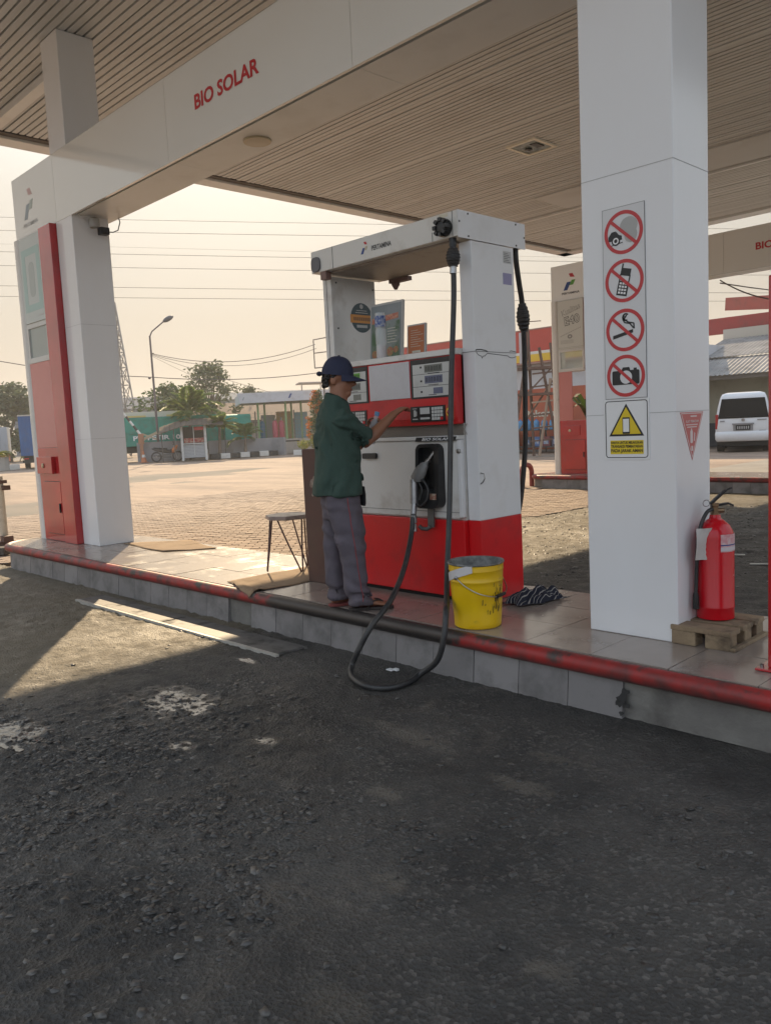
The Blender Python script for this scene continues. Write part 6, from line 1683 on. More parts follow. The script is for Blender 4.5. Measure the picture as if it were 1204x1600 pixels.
part('building_block', MB().box(-1.5, 7.2, 0, 6, 0, 5.3), M('terrace_wall', (.42, .38, .33), .8), rc, world=False)
for i in range(3): part('window', MB().box(-.6 + i * 2.6, .8 + i * 2.6, -.04, -.001, 2.6, 4.0), glass_dark, rc, world=False)

# billboard frame
bf = thing('billboard_frame', 'empty steel billboard frame on a single thin pole behind the man', 'frame', at(8.0, -.2), RZ)
stl_ = M('frame_steel', (.14, .11, .10), .6)
part('pole', MB().bar((.05, 0, 0), (.05, 0, 5.2), .09), stl_, bf, world=False)
m = MB()
for a, b in (((-.45, 0, 5.2), (1.6, .8, 5.4)), ((-.45, 0, 6.9), (1.6, .8, 7.3)), ((-.45, 0, 5.2), (-.45, 0, 6.9)), ((.6, .4, 5.3), (.6, .4, 7.1)), ((1.6, .8, 5.4), (1.6, .8, 7.3)), ((-.45, 0, 6.1), (1.6, .8, 6.35)), ((-.45, 0, 5.2), (.1, -.6, 5.2)), ((.1, -.6, 5.2), (1.9, .1, 5.4))): m.bar(a, b, .06)
part('frame_bars', m, stl_, bf, world=False)
part('board', MB().box(1.0, 2.4, .85, .95, 5.4, 8.0), M('board_beige', (.40, .34, .29), .8), bf, world=False)

# bush with orange tips and a hedge
bs = thing('orange_bush', 'tall clipped bush, green inside with orange new leaves, behind the man', 'bush', at(7.28, -2.6), 0)
cl = [(math.cos(i * 2.4) * .52 * (1 - t ** 3) * .8, math.sin(i * 2.4) * .52 * (1 - t ** 3) * .8, .75 + 2.85 * t, .26) for i, t in enumerate(np.linspace(0, 1, 46))]
q, f = leaf_cloud(cl, 60, .075, 31); link(bpy.data.objects.new('foliage', np_mesh('foliage', q, f, leaf_mat)), bs)
cl2 = [(c[0] * 1.25 - .12, c[1] * 1.25 - .12, c[2] + .1, .22) for c in cl if random.random() < .65]
q, f = leaf_cloud(cl2, 45, .07, 32); link(bpy.data.objects.new('leaf_tips', np_mesh('leaf_tips', q, f, leaf_orange)), bs)
part('stem', MB().tube([(0, 0, 0), (0, 0, 2.5)], [.06, .03], 6), bark, bs, world=False)
hg = thing('hedge', 'low yellow green hedge at the foot of the orange bush', 'hedge', at(7.2, -3.4), 0)
cl = [(.5 * math.cos(RZ) * k + random.uniform(-.2, .2), .5 * math.sin(RZ) * k + random.uniform(-.2, .2), .35 + .5 * random.random(), .33) for k in range(-2, 6) for _ in range(4)]
q, f = leaf_cloud(cl, 60, .08, 33); link(bpy.data.objects.new('foliage', np_mesh('foliage', q, f, leaf_yellow)), hg)

# overhead power lines
ctr = Vector((-.719, .695, 0)); rr = Vector((.695, .719, 0))
names = ('topmost', 'second from the top', 'third from the top', 'fourth from the top', 'fifth from the top', 'sixth from the top', 'lowest')
LN = [(338, 343, .032), (358, 362, .036), (381, 388, .015), (392, 397, .036), (413, 417, .036), (444, 447, .036), (460, 462, .036)]
for nme, (ya, yb, r) in zip(names, LN):
    def pt(px, py, dist=130):
        d = _f + _r2 * ((px - 602) / 1265.5) - _u2 * ((py - 800) / 1265.5)
        t = dist / d.dot(ctr)
        return (d * t + Vector((0, 0, 1.45)))
    sl = (yb - ya) / 320
    cable('power_line', nme + ' of the long power lines crossing the pale sky', [pt(-500, ya - sl * 700), pt(1700, ya + sl * 1500)], r, 'power lines', .6)
# ------------------------------------------------------------------ shop, house and van on the right
shop = thing('minimarket', 'minimarket front with a red and yellow sign band above white panels and dark glass', 'shop', (-22, 30.5, 0))
sy = 30.5
part('facade_wall', MB().box(-32, -15.0, sy, sy + 6, 0, 4.2), M('shop_white', (.50, .51, .54), .6, dirt=(.4, .38, .36), dscale=1.5), shop)
band = part('sign_band', MB().box(-32, -15.0, sy - .5, sy - .02, 3.95, 5.35), M('band_red', (.45, .05, .035), .45, col2=(.40, .05, .035), nscale=2), shop)
part('sign_stripe', MB().box(-32, -15.0, sy - .506, sy - .501, 3.98, 4.30), M('band_yellow', (.65, .42, .03), .45), band)
part('sign_stripe', MB().box(-32, -15.0, sy - .506, sy - .501, 4.30, 4.42), M('band_white', (.62, .60, .56), .45), band)
part('sign_divider', MB().box(-21.95, -21.70, sy - .515, sy - .501, 3.95, 5.3), M('band_grey', (.42, .40, .42), .5), band)
lg = part('shop_logo', MB().prism(rrect(-24.9, -22.25, 4.08, 5.25, .3), FR(sy - .5), .004, .02), M('logo_red', (.42, .02, .03), .4), band)
part('logo_field', MB().prism(rrect(-24.8, -22.5, 4.28, 5.10, .22), FR(sy - .5), .02, .03), M('logo_white', (.66, .66, .68), .4), lg)
part('lettering', text_mb('art', FR(sy - .5), -23.75, -22.75, 4.46, 4.95, d1=.035, bold=.03, shear=.2), red_print, lg)
part('sign_edge', MB().box(-32, -15.0, sy - .52, sy - .0, 5.351, 5.40).box(-32, -15.0, sy - .52, sy - .0, 3.88, 3.949), M('band_edge', (.30, .18, .15), .5), band)
gw = part('shop_window', MB().box(-24.6, -22.5, sy - .03, sy - .002, .1, 2.75), glass_dark, shop)
part('window_frame', MB().box(-24.6, -22.5, sy - .06, sy - .031, 1.78, 1.84).box(-24.6, -22.5, sy - .06, sy - .031, 2.42, 2.46).box(-22.56, -22.49, sy - .06, sy - .031, .1, 2.78).box(-23.55, -23.49, sy - .06, sy - .031, .1, 2.78).box(-24.6, -22.5, sy - .06, sy - .031, 2.74, 2.79), white_print, gw)
dp = part('poster_door', MB().box(-22.45, -18.2, sy - .04, sy - .003, .1, 2.8), M('door_orange', (.42, .10, .045), .5, col2=(.36, .08, .04), nscale=3), shop)
part('lettering', text_mb('Bakers', FR(sy - .04), -22.1, -20.5, 1.55, 1.86, d1=.006, bold=.03), M('print_cream', (.5, .48, .4), .4), dp)
part('print', MB().prism(rect(-22.0, -20.7, 1.02, 1.16), FR(sy - .04), 0, .006), M('print_cream', (.5, .48, .4), .4), dp)
def gallon(x, y, z, label):
    T = thing('water_gallon', label, 'bottle', (x, y, z), 0, 'blue water gallons by the shop')
    part('bottle', MB().lathe([(.13, 0), (.14, .03), (.14, .32), (.10, .40), (.035, .43), (.035, .48)], (0, 0, 0), 14), M('gallon_blue', (.06, .22, .42), .25), T, world=False, smooth=40)
k = 0
rack = thing('bottle_rack', 'low dark rack holding blue water gallons in front of the shop', 'rack', (-20.8, 29.6, 0))
part('rack_shelf', MB().box(-22.6, -18.6, 29.4, 29.9, .22, .27).box(-22.0, -19.2, 29.4, 29.9, .95, .99), M('rack_dark', (.06, .05, .05), .6), rack)
for x in (-22.5, -20.6, -18.7): part('rack_leg', MB().box(x, x + .06, 29.42, 29.48, 0, .95).box(x, x + .06, 29.82, 29.88, 0, .95), M('rack_dark', (.06, .05, .05), .6), rack)
pos = ['leftmost', 'second', 'third', 'fourth', 'fifth', 'rightmost']
for i in range(6): gallon(-21.75 + i * .42, 29.65, .99, pos[i] + ' blue water gallon on the upper shelf of the rack')
cm = [M('crate_dark', (.04, .04, .06), .6), M('crate_blue', (.05, .12, .3), .5), M('crate_maroon', (.16, .04, .05), .6), M('crate_navy', (.03, .03, .08), .5), M('crate_black', (.03, .03, .03), .6)]
for i, c in enumerate(('black', 'blue', 'maroon', 'navy', 'charcoal')):
    T = thing('drink_crate', c + ' crate of drinks on the lower shelf of the rack', 'crate', (-21.3 + i * .5, 29.65, .27), 0, 'drink crates on the rack')
    part('crate_body', MB().box(-.21, .21, -.2, .2, .01, .42), cm[i], T, world=False)
    part('pack_label', MB().box(-.12, .12, -.204, -.2005, .1, .3), M('pack_label', (.4, .4, .42), .5, col2=(.1, .2, .4), nscale=9, namt=.9), T, world=False)
yd = thing('yellow_bin', 'yellow plastic bin with a pale lid standing by the shop rack', 'bin', (-21.9, 29.1, 0))
part('bin_body', MB().lathe([(.26, .25), (.30, .95), (.32, .97), (.32, 1.0)], (-22.05, 29.2, 0), 18), M('bin_yellow', (.60, .42, .04), .5), yd, smooth=40)
part('bin_lid', MB().lathe([(.30, 1.0), (.27, 1.05)], (-22.05, 29.2, 0), 18), M('bin_lid', (.5, .42, .22), .5), yd)
part('bin_stand', MB().box(-22.35, -21.75, 28.9, 29.5, 0, .24), M('rack_dark', (.06, .05, .05), .6), yd)
rb = thing('red_counter', 'low red counter with white lettering under the dark shop window', 'counter', (-23.6, 29.9, 0))
part('counter_top', MB().box(-24.8, -22.4, 29.7, 30.3, .72, 1.05), M('counter_red', (.40, .04, .04), .5), rb)
part('counter_leg', MB().box(-24.7, -24.6, 29.75, 30.2, 0, .72).box(-22.6, -22.5, 29.75, 30.2, 0, .72).box(-24.7, -22.5, 30.1, 30.2, 0, .70), M('rack_dark', (.06, .05, .05), .6), rb)
part('counter_print', MB().prism(rect(-24.2, -24.0, .82, .98), FR(29.7), 0, .005), white_print, rb)
wl_ = M('ladder_wood', (.10, .055, .045), .8, col2=(.14, .09, .07), nscale=6)
ld = thing('scaffold_ladder', 'tall rough wooden scaffold ladder with two platforms in front of the shop', 'ladder', (-18.6, 26.5, 0))
def lpx(u, z, w=0): return Vector((-18.75 + u * .80 - w * .6, 26.3 + u * .60 + w * .8, z))
part('leg', MB().bar(lpx(-.85, 0), lpx(-.05, 4.3), .09), wl_, ld)
part('leg', MB().bar(lpx(.05, 0, .4), lpx(-.05, 4.9, .3), .08), wl_, ld)
part('leg', MB().bar(lpx(.25, 0), lpx(.75, 3.0), .08), M('ladder_pale', (.32, .24, .18), .8), ld)
part('leg', MB().bar(lpx(1.0, 0), lpx(.35, 4.2), .08), wl_, ld)
part('leg', MB().bar(lpx(1.1, 0, .6), lpx(.8, 4.4, .5), .07), wl_, ld)
for z in (.6, 1.1, 1.6, 2.1, 2.7, 3.2):
    part('rung', MB().bar(lpx(-.1 + .05 * z, z), lpx(.75 + .03 * z, z + .05), .06), wl_ if z != 2.1 else M('ladder_pale', (.32, .24, .18), .8), ld)
part('platform', MB().obox(lpx(.45, 3.42, .2), (1.9, .6, .10), Matrix.Rotation(R_(37), 3, 'Z')), wl_, ld)
part('platform', MB().obox(lpx(.40, 2.42, .2), (2.0, .6, .09), Matrix.Rotation(R_(37), 3, 'Z')), wl_, ld)
part('brace', MB().bar(lpx(-.6, .9), lpx(.9, 3.0, .3), .06).bar(lpx(-.2, 2.4), lpx(.8, 3.4), .06).bar(lpx(-.05, 3.5), lpx(-.05, 5.6), .05).bar(lpx(-.05, 5.2), lpx(.45, 5.2), .03), wl_, ld)

hs = thing('tin_roof_house', 'low cream house with a grey corrugated tin roof behind the parked van', 'house', (-9, 33, 0))
part('wall', MB().box(-15, 4, 32.6, 40, 0, 3.0), M('house_cream', (.42, .39, .29), .85, dirt=(.26, .23, .17), dscale=1.5), hs)
part('wall_base', MB().box(-15.02, 4.02, 32.57, 40, 0, .95), M('house_base', (.07, .075, .085), .8), hs)
part('window', MB().box(-12.0, -5.5, 32.55, 32.565, 2.05, 2.55), M('house_dark', (.03, .03, .03), .7), hs)
cr_ = MB()
n_ = 220
for i in range(n_):
    x0, x1 = -15.6 + i * .09, -15.6 + (i + 1) * .09
    d0, d1 = (.035 if i % 2 else 0), (0 if i % 2 else .035)
    cr_.add([(x0, 31.3, 2.78 + d0), (x1, 31.3, 2.78 + d1), (x1, 33.4, 3.55 + d1), (x0, 33.4, 3.55 + d0)], [(0, 1, 2, 3)])
    cr_.add([(x0, 33.3, 3.60 + d0), (x1, 33.3, 3.60 + d1), (x1, 36.4, 4.55 + d1), (x0, 36.4, 4.55 + d0)], [(0, 1, 2, 3)])
ro = part('roof', cr_, M('roof_tin', (.30, .28, .26), .65, col2=(.20, .19, .18), nscale=1.2, dirt=(.12, .11, .10), dscale=1.5, damt=.7), hs)
sd = ro.modifiers.new('t', 'SOLIDIFY'); sd.thickness = .02
part('gable_board', MB().box(-15.6, 4.6, 36.45, 36.6, 4.2, 5.0), M('gable_cream', (.45, .43, .37), .8), hs)
part('rafter', MB().box(-15.5, 4.4, 31.35, 31.45, 2.62, 2.76), M('rafter', (.12, .10, .08), .8), hs)
rs = M('red_steel', (.30, .035, .03), .5, col2=(.24, .04, .035), nscale=2, dirt=(.18, .06, .05), dscale=2)
rf_ = thing('red_roof_frame', 'red painted steel roof edge meeting in a corner above the tin roof', 'frame', (-9, 36, 5))
part('front_beam', MB().bar((-19.5, 36.8, 5.2), (-2.5, 36.8, 5.2), .25, .70), rs, rf_)
part('side_beam', MB().bar((-18.6, 44.0, 7.05), (-9.0, 36.9, 5.55), .25, .66), rs, rf_)
for x in (-17, -10): part('frame_post', MB().bar((x, 36.85, 0), (x, 36.85, 4.9), .2), rs, rf_)
part('bolt', MB().bar((-13.2, 36.8, 5.5), (-13.2, 36.8, 5.75), .04).bar((-12.0, 36.8, 5.5), (-12.0, 36.8, 5.75), .04), rs, rf_)
cable('slack_cable', 'slack cable hanging from the second sign beam down to the red post', [(-6.6, 15.3, 3.85), (-4.8, 14.2, 3.15), (-3.3, 12.5, 2.5)], .012, 'slack cables', .12)
cable('slack_cable', 'thin cable running beside the slack one towards the house', [(-6.6, 15.3, 3.8), (-8.5, 36.0, 5.6)], .012, 'slack cables', .2)

van = thing('white_van', 'white minivan parked with its rear window towards the island', 'van', (-11.4, 28.2, 0), R_(21))
vw = M('van_white', (.66, .67, .69), .25, coat=.4, dirt=(.5, .48, .46), dscale=2, damt=.3)
van.scale = (1.04, 1.04, 1.07)
prof = [(.34, 1.60, .06), (.42, 1.68, 0), (.80, 1.70, -.02), (1.02, 1.69, 0), (1.08, 1.66, .03), (1.45, 1.56, .09), (1.74, 1.42, .15), (1.86, 1.30, .24), (1.91, 1.0, .45)]
rings = [[(p[0], p[1], z) for p in rrect(-w / 2, w / 2, y, 4.0 - y, .13)] for z, w, y in prof]
part('body', MB().loft(rings), vw, van, world=False, smooth=45)
rwn = []
part('rear_window', MB().add([(-.72, -.0, 1.10), (.72, -.0, 1.10), (.62, .095, 1.68), (-.62, .095, 1.68)], [(0, 1, 2, 3)]).add([(-.76, .02, 1.08), (.76, .02, 1.08), (.65, .11, 1.71), (-.65, .11, 1.71)], [(0, 1, 2, 3)]), glass_dark, van, world=False)
bmp = part('bumper', MB().loft([[(p[0], p[1], z) for p in rrect(-w / 2, w / 2, y, .5, .12)] for z, w, y in ((.36, 1.64, -.06), (.42, 1.70, -.10), (.58, 1.72, -.11), (.66, 1.70, -.04))]), vw, van, world=False, smooth=45)
part('under_body', MB().box(-.7, .7, .1, 3.7, .2, .36), M('chassis_black', (.02, .02, .02), .7), van, world=False)
plt_ = part('licence_plate', MB().box(-.22, .22, -.045, -.025, .70, .86), black_print, van, world=False)
part('plate_holder', MB().box(-.33, .33, -.06, -.02, .87, .92).box(-.30, .30, -.035, -.024, .68, .87), M('van_grey', (.25, .25, .26), .4), van, world=False)
m = MB()
for i in range(6): m.prism(rect(-.18 + i * .065, -.145 + i * .065, .735, .825), ((0, -.045, 0), (1, 0, 0), (0, 0, 1), (0, -1, 0)), .001, .003)
part('plate_characters', m, M('plate_print', (.4, .4, .4), .5), plt_, world=False)
for s_ in (-1, 1):
    tl = part('tail_light', MB().box(s_ * .80 - .045, s_ * .80 + .045, .0, .12, .75, 1.22), M('tail_red', (.35, .02, .02), .2), van, world=False, bevel=.02)
    w = part('wheel', MB().tube([(s_ * .60, .75, .30), (s_ * .82, .75, .30)], .30, 20), black_rubber, van, world=False, smooth=40)
    part('wheel', MB().tube([(s_ * .60, 3.1, .30), (s_ * .82, 3.1, .30)], .30, 20), black_rubber, van, world=False, smooth=40)
part('badge', MB().prism(disc(0, 1.02, .045, 14, 1.3), ((0, -.02, 0), (1, 0, 0), (0, 0, 1), (0, -1, 0)), 0, .02), steel, van, world=False)
part('badge', MB().box(-.70, -.56, -.03, -.018, .98, 1.02).box(.42, .70, -.03, -.018, 1.0, 1.03).box(.48, .68, -.03, -.018, .66, .68), M('van_grey', (.25, .25, .26), .4), van, world=False)
part('wiper', MB().bar((-.1, -.02, 1.11), (-.55, -.0, 1.16), .02), black_plastic, van, world=False)
part('side_window', MB().add([(-.835, .5, 1.12), (-.835, 1.7, 1.12), (-.75, 1.7, 1.64), (-.75, .6, 1.64)], [(0, 1, 2, 3)]), glass_dark, van, world=False)

hp_ = thing('hoop_barrier', 'red hoop barrier beside the nose of the farther island', 'barrier', (-10.4, 14.3, 0))
part('hoop', MB().tube([(-10.40, 14.16, 0), (-10.40, 14.16, .34), (-10.40, 14.19, .42), (-10.40, 14.25, .47), (-10.40, 14.34, .49), (-10.40, 14.43, .47), (-10.40, 14.49, .42), (-10.40, 14.52, .34), (-10.40, 14.52, 0)], .055, 10), M('hoop_red', (.28, .05, .045), .5, dirt=(.2, .08, .07), dscale=6), hp_, smooth=50)
pp = thing('potted_plant', 'broad leaved green plant standing behind the farther pylon', 'plant', (-9.45, 15.35, F))
part('pot', MB().lathe([(.15, 0), (.2, .9), (.22, 1.0), (.18, 1.02)], (0, 0, 0), 14), M('pot_brown', (.16, .06, .05), .7), pp, world=False, smooth=40)
for i in range(16):
    a = i * 2.4; l = .55 + .3 * ((i * 7) % 5) / 5
    m = MB(); w = .055
    d = Vector((math.cos(a), math.sin(a), 0)); s_ = Vector((-math.sin(a), math.cos(a), 0))
    ps = [Vector((0, 0, 1.0)), d * l * .25 + Vector((0, 0, 1.0 + l * .55)), d * l * .6 + Vector((0, 0, 1.0 + l * .85)), d * l + Vector((0, 0, 1.0 + l * .7))]
    ws_ = [.02, w, w * .9, .005]
    m.add([p_ + s_ * q_ * sg_ for p_, q_ in zip(ps, ws_) for sg_ in (-1, 1)], [(2 * j, 2 * j + 2, 2 * j + 3, 2 * j + 1) for j in range(3)])
    part('leaf', m, leaf_mat, pp, world=False)
# ------------------------------------------------------------------ the man at the dispenser
# local X: to the right as seen from the lane, local Y: away towards the dispenser, Z up from the island floor
from mathutils import noise as mnoise
man = thing('person', 'man in a dark blue cap, green t-shirt and grey trousers working at the dispenser panel', 'person', (-3.93, 3.56, F), math.atan2(.7185, .695))
TH = R_(18)
def B(f, l, z): return Vector((f * math.cos(TH) - l * math.sin(TH), f * math.sin(TH) + l * math.cos(TH), z))
def ering(c, a, b, rot=TH, n=20, tilt=0.0, p=2.0):
    """ellipse: a along the facing direction, b across"""
    out = []
    for i in range(n):
        t = 2 * math.pi * i / n
        ct, st = math.cos(t), math.sin(t)
        x = a * math.copysign(abs(ct) ** (2 / p), ct); y = b * math.copysign(abs(st) ** (2 / p), st)
        out.append(Vector((c[0] + x * math.cos(rot) - y * math.sin(rot), c[1] + x * math.sin(rot) + y * math.cos(rot), c[2] + x * tilt)))
    return out
def uc(u, l): return (u + l * math.sin(TH)) / math.cos(TH)      # facing-direction coordinate of a point seen at u
def blend(name, mb, mat, parent, vox, it=4, wr=None):
    """melt overlapping closed shapes into one continuous skin"""
    me = mesh('tmp', mb, None)
    o = bpy.data.objects.new('tmp', me); COL.objects.link(o)
    r = o.modifiers.new('r', 'REMESH'); r.mode = 'VOXEL'; r.voxel_size = vox
    s = o.modifiers.new('s', 'SMOOTH'); s.factor = .5; s.iterations = it
    bpy.context.view_layer.update()
    dg = bpy.context.evaluated_depsgraph_get()
    out = bpy.data.meshes.new_from_object(o.evaluated_get(dg))
    bpy.data.objects.remove(o); bpy.data.meshes.remove(me)
    out.name = name
    if wr:
        for v in out.vertices:
            v.co += v.normal * wr(v.co)
    out.materials.clear(); out.materials.append(mat)
    out.polygons.foreach_set('use_smooth', [True] * len(out.polygons))
    ob = bpy.data.objects.new(name, out)
    return link(ob, parent)
skin = M('skin', (.30, .135, .075), .48, col2=(.26, .112, .062), nscale=12, spec=.45)
hc = Vector((-.085, -.02, 1.485))      # middle of the head
HR = R_(-12)
hf = Vector((math.cos(HR), math.sin(HR), 0)); hl = Vector((-math.sin(HR), math.cos(HR), 0))
down = Matrix.Rotation(HR, 3, 'Z') @ Matrix.Rotation(R_(6), 3, 'Y')
def HP(f, l, z): return hc + down @ Vector((f, l, z))
body = MB()
# skull, jaw, nose, brow, ears, neck
body.ell(HP(-.014, 0, .045), (.092, .076, .095), 20, 12, down)
body.ell(HP(.025, 0, -.025), (.060, .058, .075), 18, 10, down)
body.ell(HP(.052, 0, -.078), (.034, .034, .024), 14, 8, down)
body.loft([ering(HP(.070, 0, .026), .010, .010, 0, 8), ering(HP(.090, 0, .002), .018, .013, 0, 8), ering(HP(.102, 0, -.016), .022, .018, 0, 8), ering(HP(.086, 0, -.030), .016, .015, 0, 8)][::-1])
body.ell(HP(.075, 0, .034), (.014, .044, .012), 12, 6, down)
body.ell(HP(.076, 0, -.047), (.012, .024, .008), 12, 6, down).ell(HP(.073, 0, -.058), (.012, .021, .008), 12, 6, down)
for s_ in (-1, 1):
    body.ell(HP(.052, s_ * .036, -.012), (.022, .020, .02), 10, 6, down)
    body.ell(HP(-.018, s_ * .075, .0), (.020, .009, .032), 12, 8, down)
body.loft([ering(B(-.115, 0, 1.26), .07, .09), ering(B(-.11, 0, 1.33), .064, .064), ering(B(-.098, 0, 1.39), .060, .058), ering(B(-.088, 0, 1.46), .060, .056)])
# trunk and legs under the clothes
body.loft([ering(B(uc(-.13, 0), 0, .70), .10, .14), ering(B(uc(-.125, 0), 0, .92), .10, .13), ering(B(uc(-.12, 0), 0, 1.15), .10, .15), ering(B(uc(-.115, 0), 0, 1.27), .07, .14), ering(B(uc(-.11, 0), 0, 1.31), .05, .07)])
def limb(pts, rs, n=14): body.tube(pts, rs, n)
rhip, lhip = B(uc(-.10, -.08), -.085, .76), B(uc(-.13, .08), .085, .76)
rk, lk = B(uc(-.055, -.09), -.10, .44), B(uc(-.165, .09), .10, .44)
ra, la = B(uc(-.035, -.09), -.10, .075), B(uc(-.175, .09), .10, .075)
limb([rhip, rk, rk.lerp(ra, .35), ra, ra - Vector((0, 0, .04))], [.075, .05, .05, .034, .036])
limb([lhip, lk, lk.lerp(la, .35), la, la - Vector((0, 0, .04))], [.075, .05, .05, .034, .036])
# feet
SOLE = .020
def foot(heel, d, L, side):
    d = d.normalized(); s_ = Vector((-d.y, d.x, 0))
    rings = []
    for t, w, h, c in ((0, .022, .022, .026), (.12, .030, .030, .032), (.35, .031, .036, .040), (.6, .040, .024, .028), (.8, .043, .015, .018), (.9, .040, .012, .014)):
        cc = heel + d * (L * t) + Vector((0, 0, SOLE + c))
        rings.append([cc + s_ * (w * math.cos(a)) + Vector((0, 0, h * math.sin(a))) for a in np.linspace(0, 2 * math.pi, 14, endpoint=False)])
    body.loft(rings)
    for k, (off, l_, r_) in enumerate(((-.032, .13, .0125), (-.012, .135, .010), (.005, .125, .0095), (.020, .11, .009), (.034, .085, .0085))):
        o_ = off * side
        a = heel + d * (L * .82) + s_ * o_ + Vector((0, 0, SOLE + .016))
        b = heel + d * (L * .88 + l_ * .32) + s_ * o_ * 1.08 + Vector((0, 0, SOLE + .011))
        body.tube([a, a.lerp(b, .6) + Vector((0, 0, .003)), b], [r_, r_, r_ * .8], 8)
dR, dL = Vector((.97, .06, 0)), Vector((.90, .35, 0))
hR, hL = Vector((-.075, ra.y, 0)), Vector((-.215, la.y - .02, 0))
foot(hR, dR, .235, -1); foot(hL, dL, .235, 1)
# arms
sh_r, el_r, wr_r = B(-.135, -.165, 1.235), Vector((.070, -.045, 1.085)), Vector((.262, .075, 1.262))
sh_l, el_l, wr_l = B(-.13, .165, 1.235), Vector((-.03, .24, 1.02)), Vector((.085, .16, 1.165))
limb([sh_r, sh_r.lerp(el_r, .5), el_r, el_r.lerp(wr_r, .3), el_r.lerp(wr_r, .75), wr_r], [.056, .050, .040, .043, .032, .026])
limb([sh_l, sh_l.lerp(el_l, .5), el_l, el_l.lerp(wr_l, .3), el_l.lerp(wr_l, .75), wr_l], [.056, .050, .040, .043, .032, .026])
def hand(wr, d, nrm, curl, side, thumb_out=.9, spread=.12):
    """palm, four bent fingers of different lengths and a thumb that leaves the side of the palm"""
    d = d.normalized(); nrm = (nrm - d * nrm.dot(d)).normalized(); s_ = d.cross(nrm) * side
    rings = []
    for t, w, h in ((-.01, .024, .021), (.025, .032, .018), (.06, .039, .015), (.088, .040, .012)):
        c = wr + d * t
        rings.append([c + s_ * (w * math.cos(a)) + nrm * (h * math.sin(a)) for a in np.linspace(0, 2 * math.pi, 14, endpoint=False)])
    body.loft(rings)
    for off, L, r_, k in ((.030, .068, .0088, 1.0), (.010, .076, .0092, 1.05), (-.010, .071, .0088, 1.12), (-.029, .056, .0078, 1.2)):
        p = wr + d * .078 + s_ * off
        dd = (d + s_ * off * spread * 8).normalized()
        pts_ = [p]
        ang = 0
        for i, fr_ in enumerate((.45, .32, .23)):
            ang += curl * k * (.75 if i == 0 else 1.0)
            q = dd * math.cos(ang) + nrm * math.sin(ang)
            pts_.append(pts_[-1] + q * L * fr_)
        body.tube([p - dd * .02] + pts_, [r_ * 1.05, r_ * 1.05, r_, r_ * .95, r_ * .8], 8)
        body.ell(pts_[-1], r_ * .82, 8, 6)
    p = wr + d * .022 + s_ * .026
    q1 = p + (d * .55 + s_ * thumb_out + nrm * .35).normalized() * .036
    q2 = q1 + (d * .85 + s_ * thumb_out * .35 + nrm * .5).normalized() * .030
    q3 = q2 + (d * .95 + nrm * .6).normalized() * .022
    body.tube([p, q1, q2, q3], [.0135, .0115, .0105, .0085], 8); body.ell(q3, .0085, 8, 6)
hand(wr_r, Vector((.66, .62, .40)), Vector((.55, .45, -.70)), .42, 1, .8)
hand(wr_l, Vector((.75, -.15, .50)), Vector((.35, -.85, -.2)), .80, -1, .9)
blend('body', body, skin, man, .0062, 5)
for s_ in (-1, 1):
    e_ = part('eye', MB().ell(HP(.0765, s_ * .029, .0105), (.0085, .011, .0075), 10, 7, down), M('eye_white', (.45, .42, .38), .25), man, world=False, smooth=60)
    part('pupil', MB().ell(HP(.0835, s_ * .030, .0095), (.003, .005, .005), 8, 6, down), M('pupil', (.01, .008, .006), .2), e_, world=False, smooth=60)
part('eyebrow', MB().tube([HP(.083, .045, .030), HP(.090, .03, .036), HP(.088, .012, .033)], .0038, 6).tube([HP(.083, -.045, .030), HP(.090, -.03, .036), HP(.088, -.012, .033)], .0038, 6), M('hair', (.012, .010, .009), .55), man, world=False)
part('lips', MB().ell(HP(.0855, 0, -.048), (.005, .020, .0045), 10, 6, down).ell(HP(.083, 0, -.056), (.005, .018, .0045), 10, 6, down), M('lips', (.22, .075, .055), .5), man, world=False, smooth=60)

# t-shirt
shirt = MB()
sh_rings = []
for z, u_, a, b in ((.755, -.132, .158, .200), (.80, -.131, .160, .200), (.92, -.124, .152, .192), (1.05, -.122, .140, .190), (1.16, -.121, .130, .196), (1.235, -.122, .122, .196), (1.288, -.118, .106, .166), (1.332, -.112, .088, .112), (1.362, -.106, .074, .082), (1.376, -.104, .068, .074)):
    sh_rings.append(ering(B(uc(u_, 0), 0, z), a, b, TH, 28, (-.12 if z < 1.32 else -.32 if z < 1.35 else -.5) if z > 1.25 else 0.0, 2.3))
shirt.loft(sh_rings)
def sleeve(s0, e0, end):
    a = s0 + Vector((0, 0, .005)); d = (e0 - s0)
    shirt.tube([a - d * .10 + Vector((-.01, 0, .012)), a, a + d * .35, a + d * .7, a + d * end], [.055, .068, .072, .074, .076], 18)
sleeve(sh_r, el_r, .86); sleeve(sh_l, el_l, .85)
def shirt_wr(co):
    q = co * 9
    v = mnoise.fractal(Vector((q.x * .8, q.y * .8, q.z * .45)), .9, 2.0, 3)
    # drag folds running from the arm pit to the belly and around the hem
    w = math.sin((co.z * 26 + co.x * 34 + 2.2 * mnoise.noise(co * 6))) * math.exp(-((co.z - 1.07) / .12) ** 2)
    h = math.sin(co.x * 42 + co.y * 30 + 3 * mnoise.noise(co * 5)) * math.exp(-((co.z - .80) / .10) ** 2)
    d = math.sin(13 * math.atan2(co.z - 1.24, co.x + .16) + 2.5 * mnoise.noise(co * 5)) * min(1, math.hypot(co.z - 1.24, co.x + .16) / .2)
    return .010 * v + .009 * w + .008 * h + .007 * d
cloth_g = M('shirt_green', (.034, .066, .052), .85, col2=(.040, .074, .058), nscale=30, bump=.15, bscale=420)
blend('t_shirt', shirt, cloth_g, man, .0085, 4, shirt_wr)
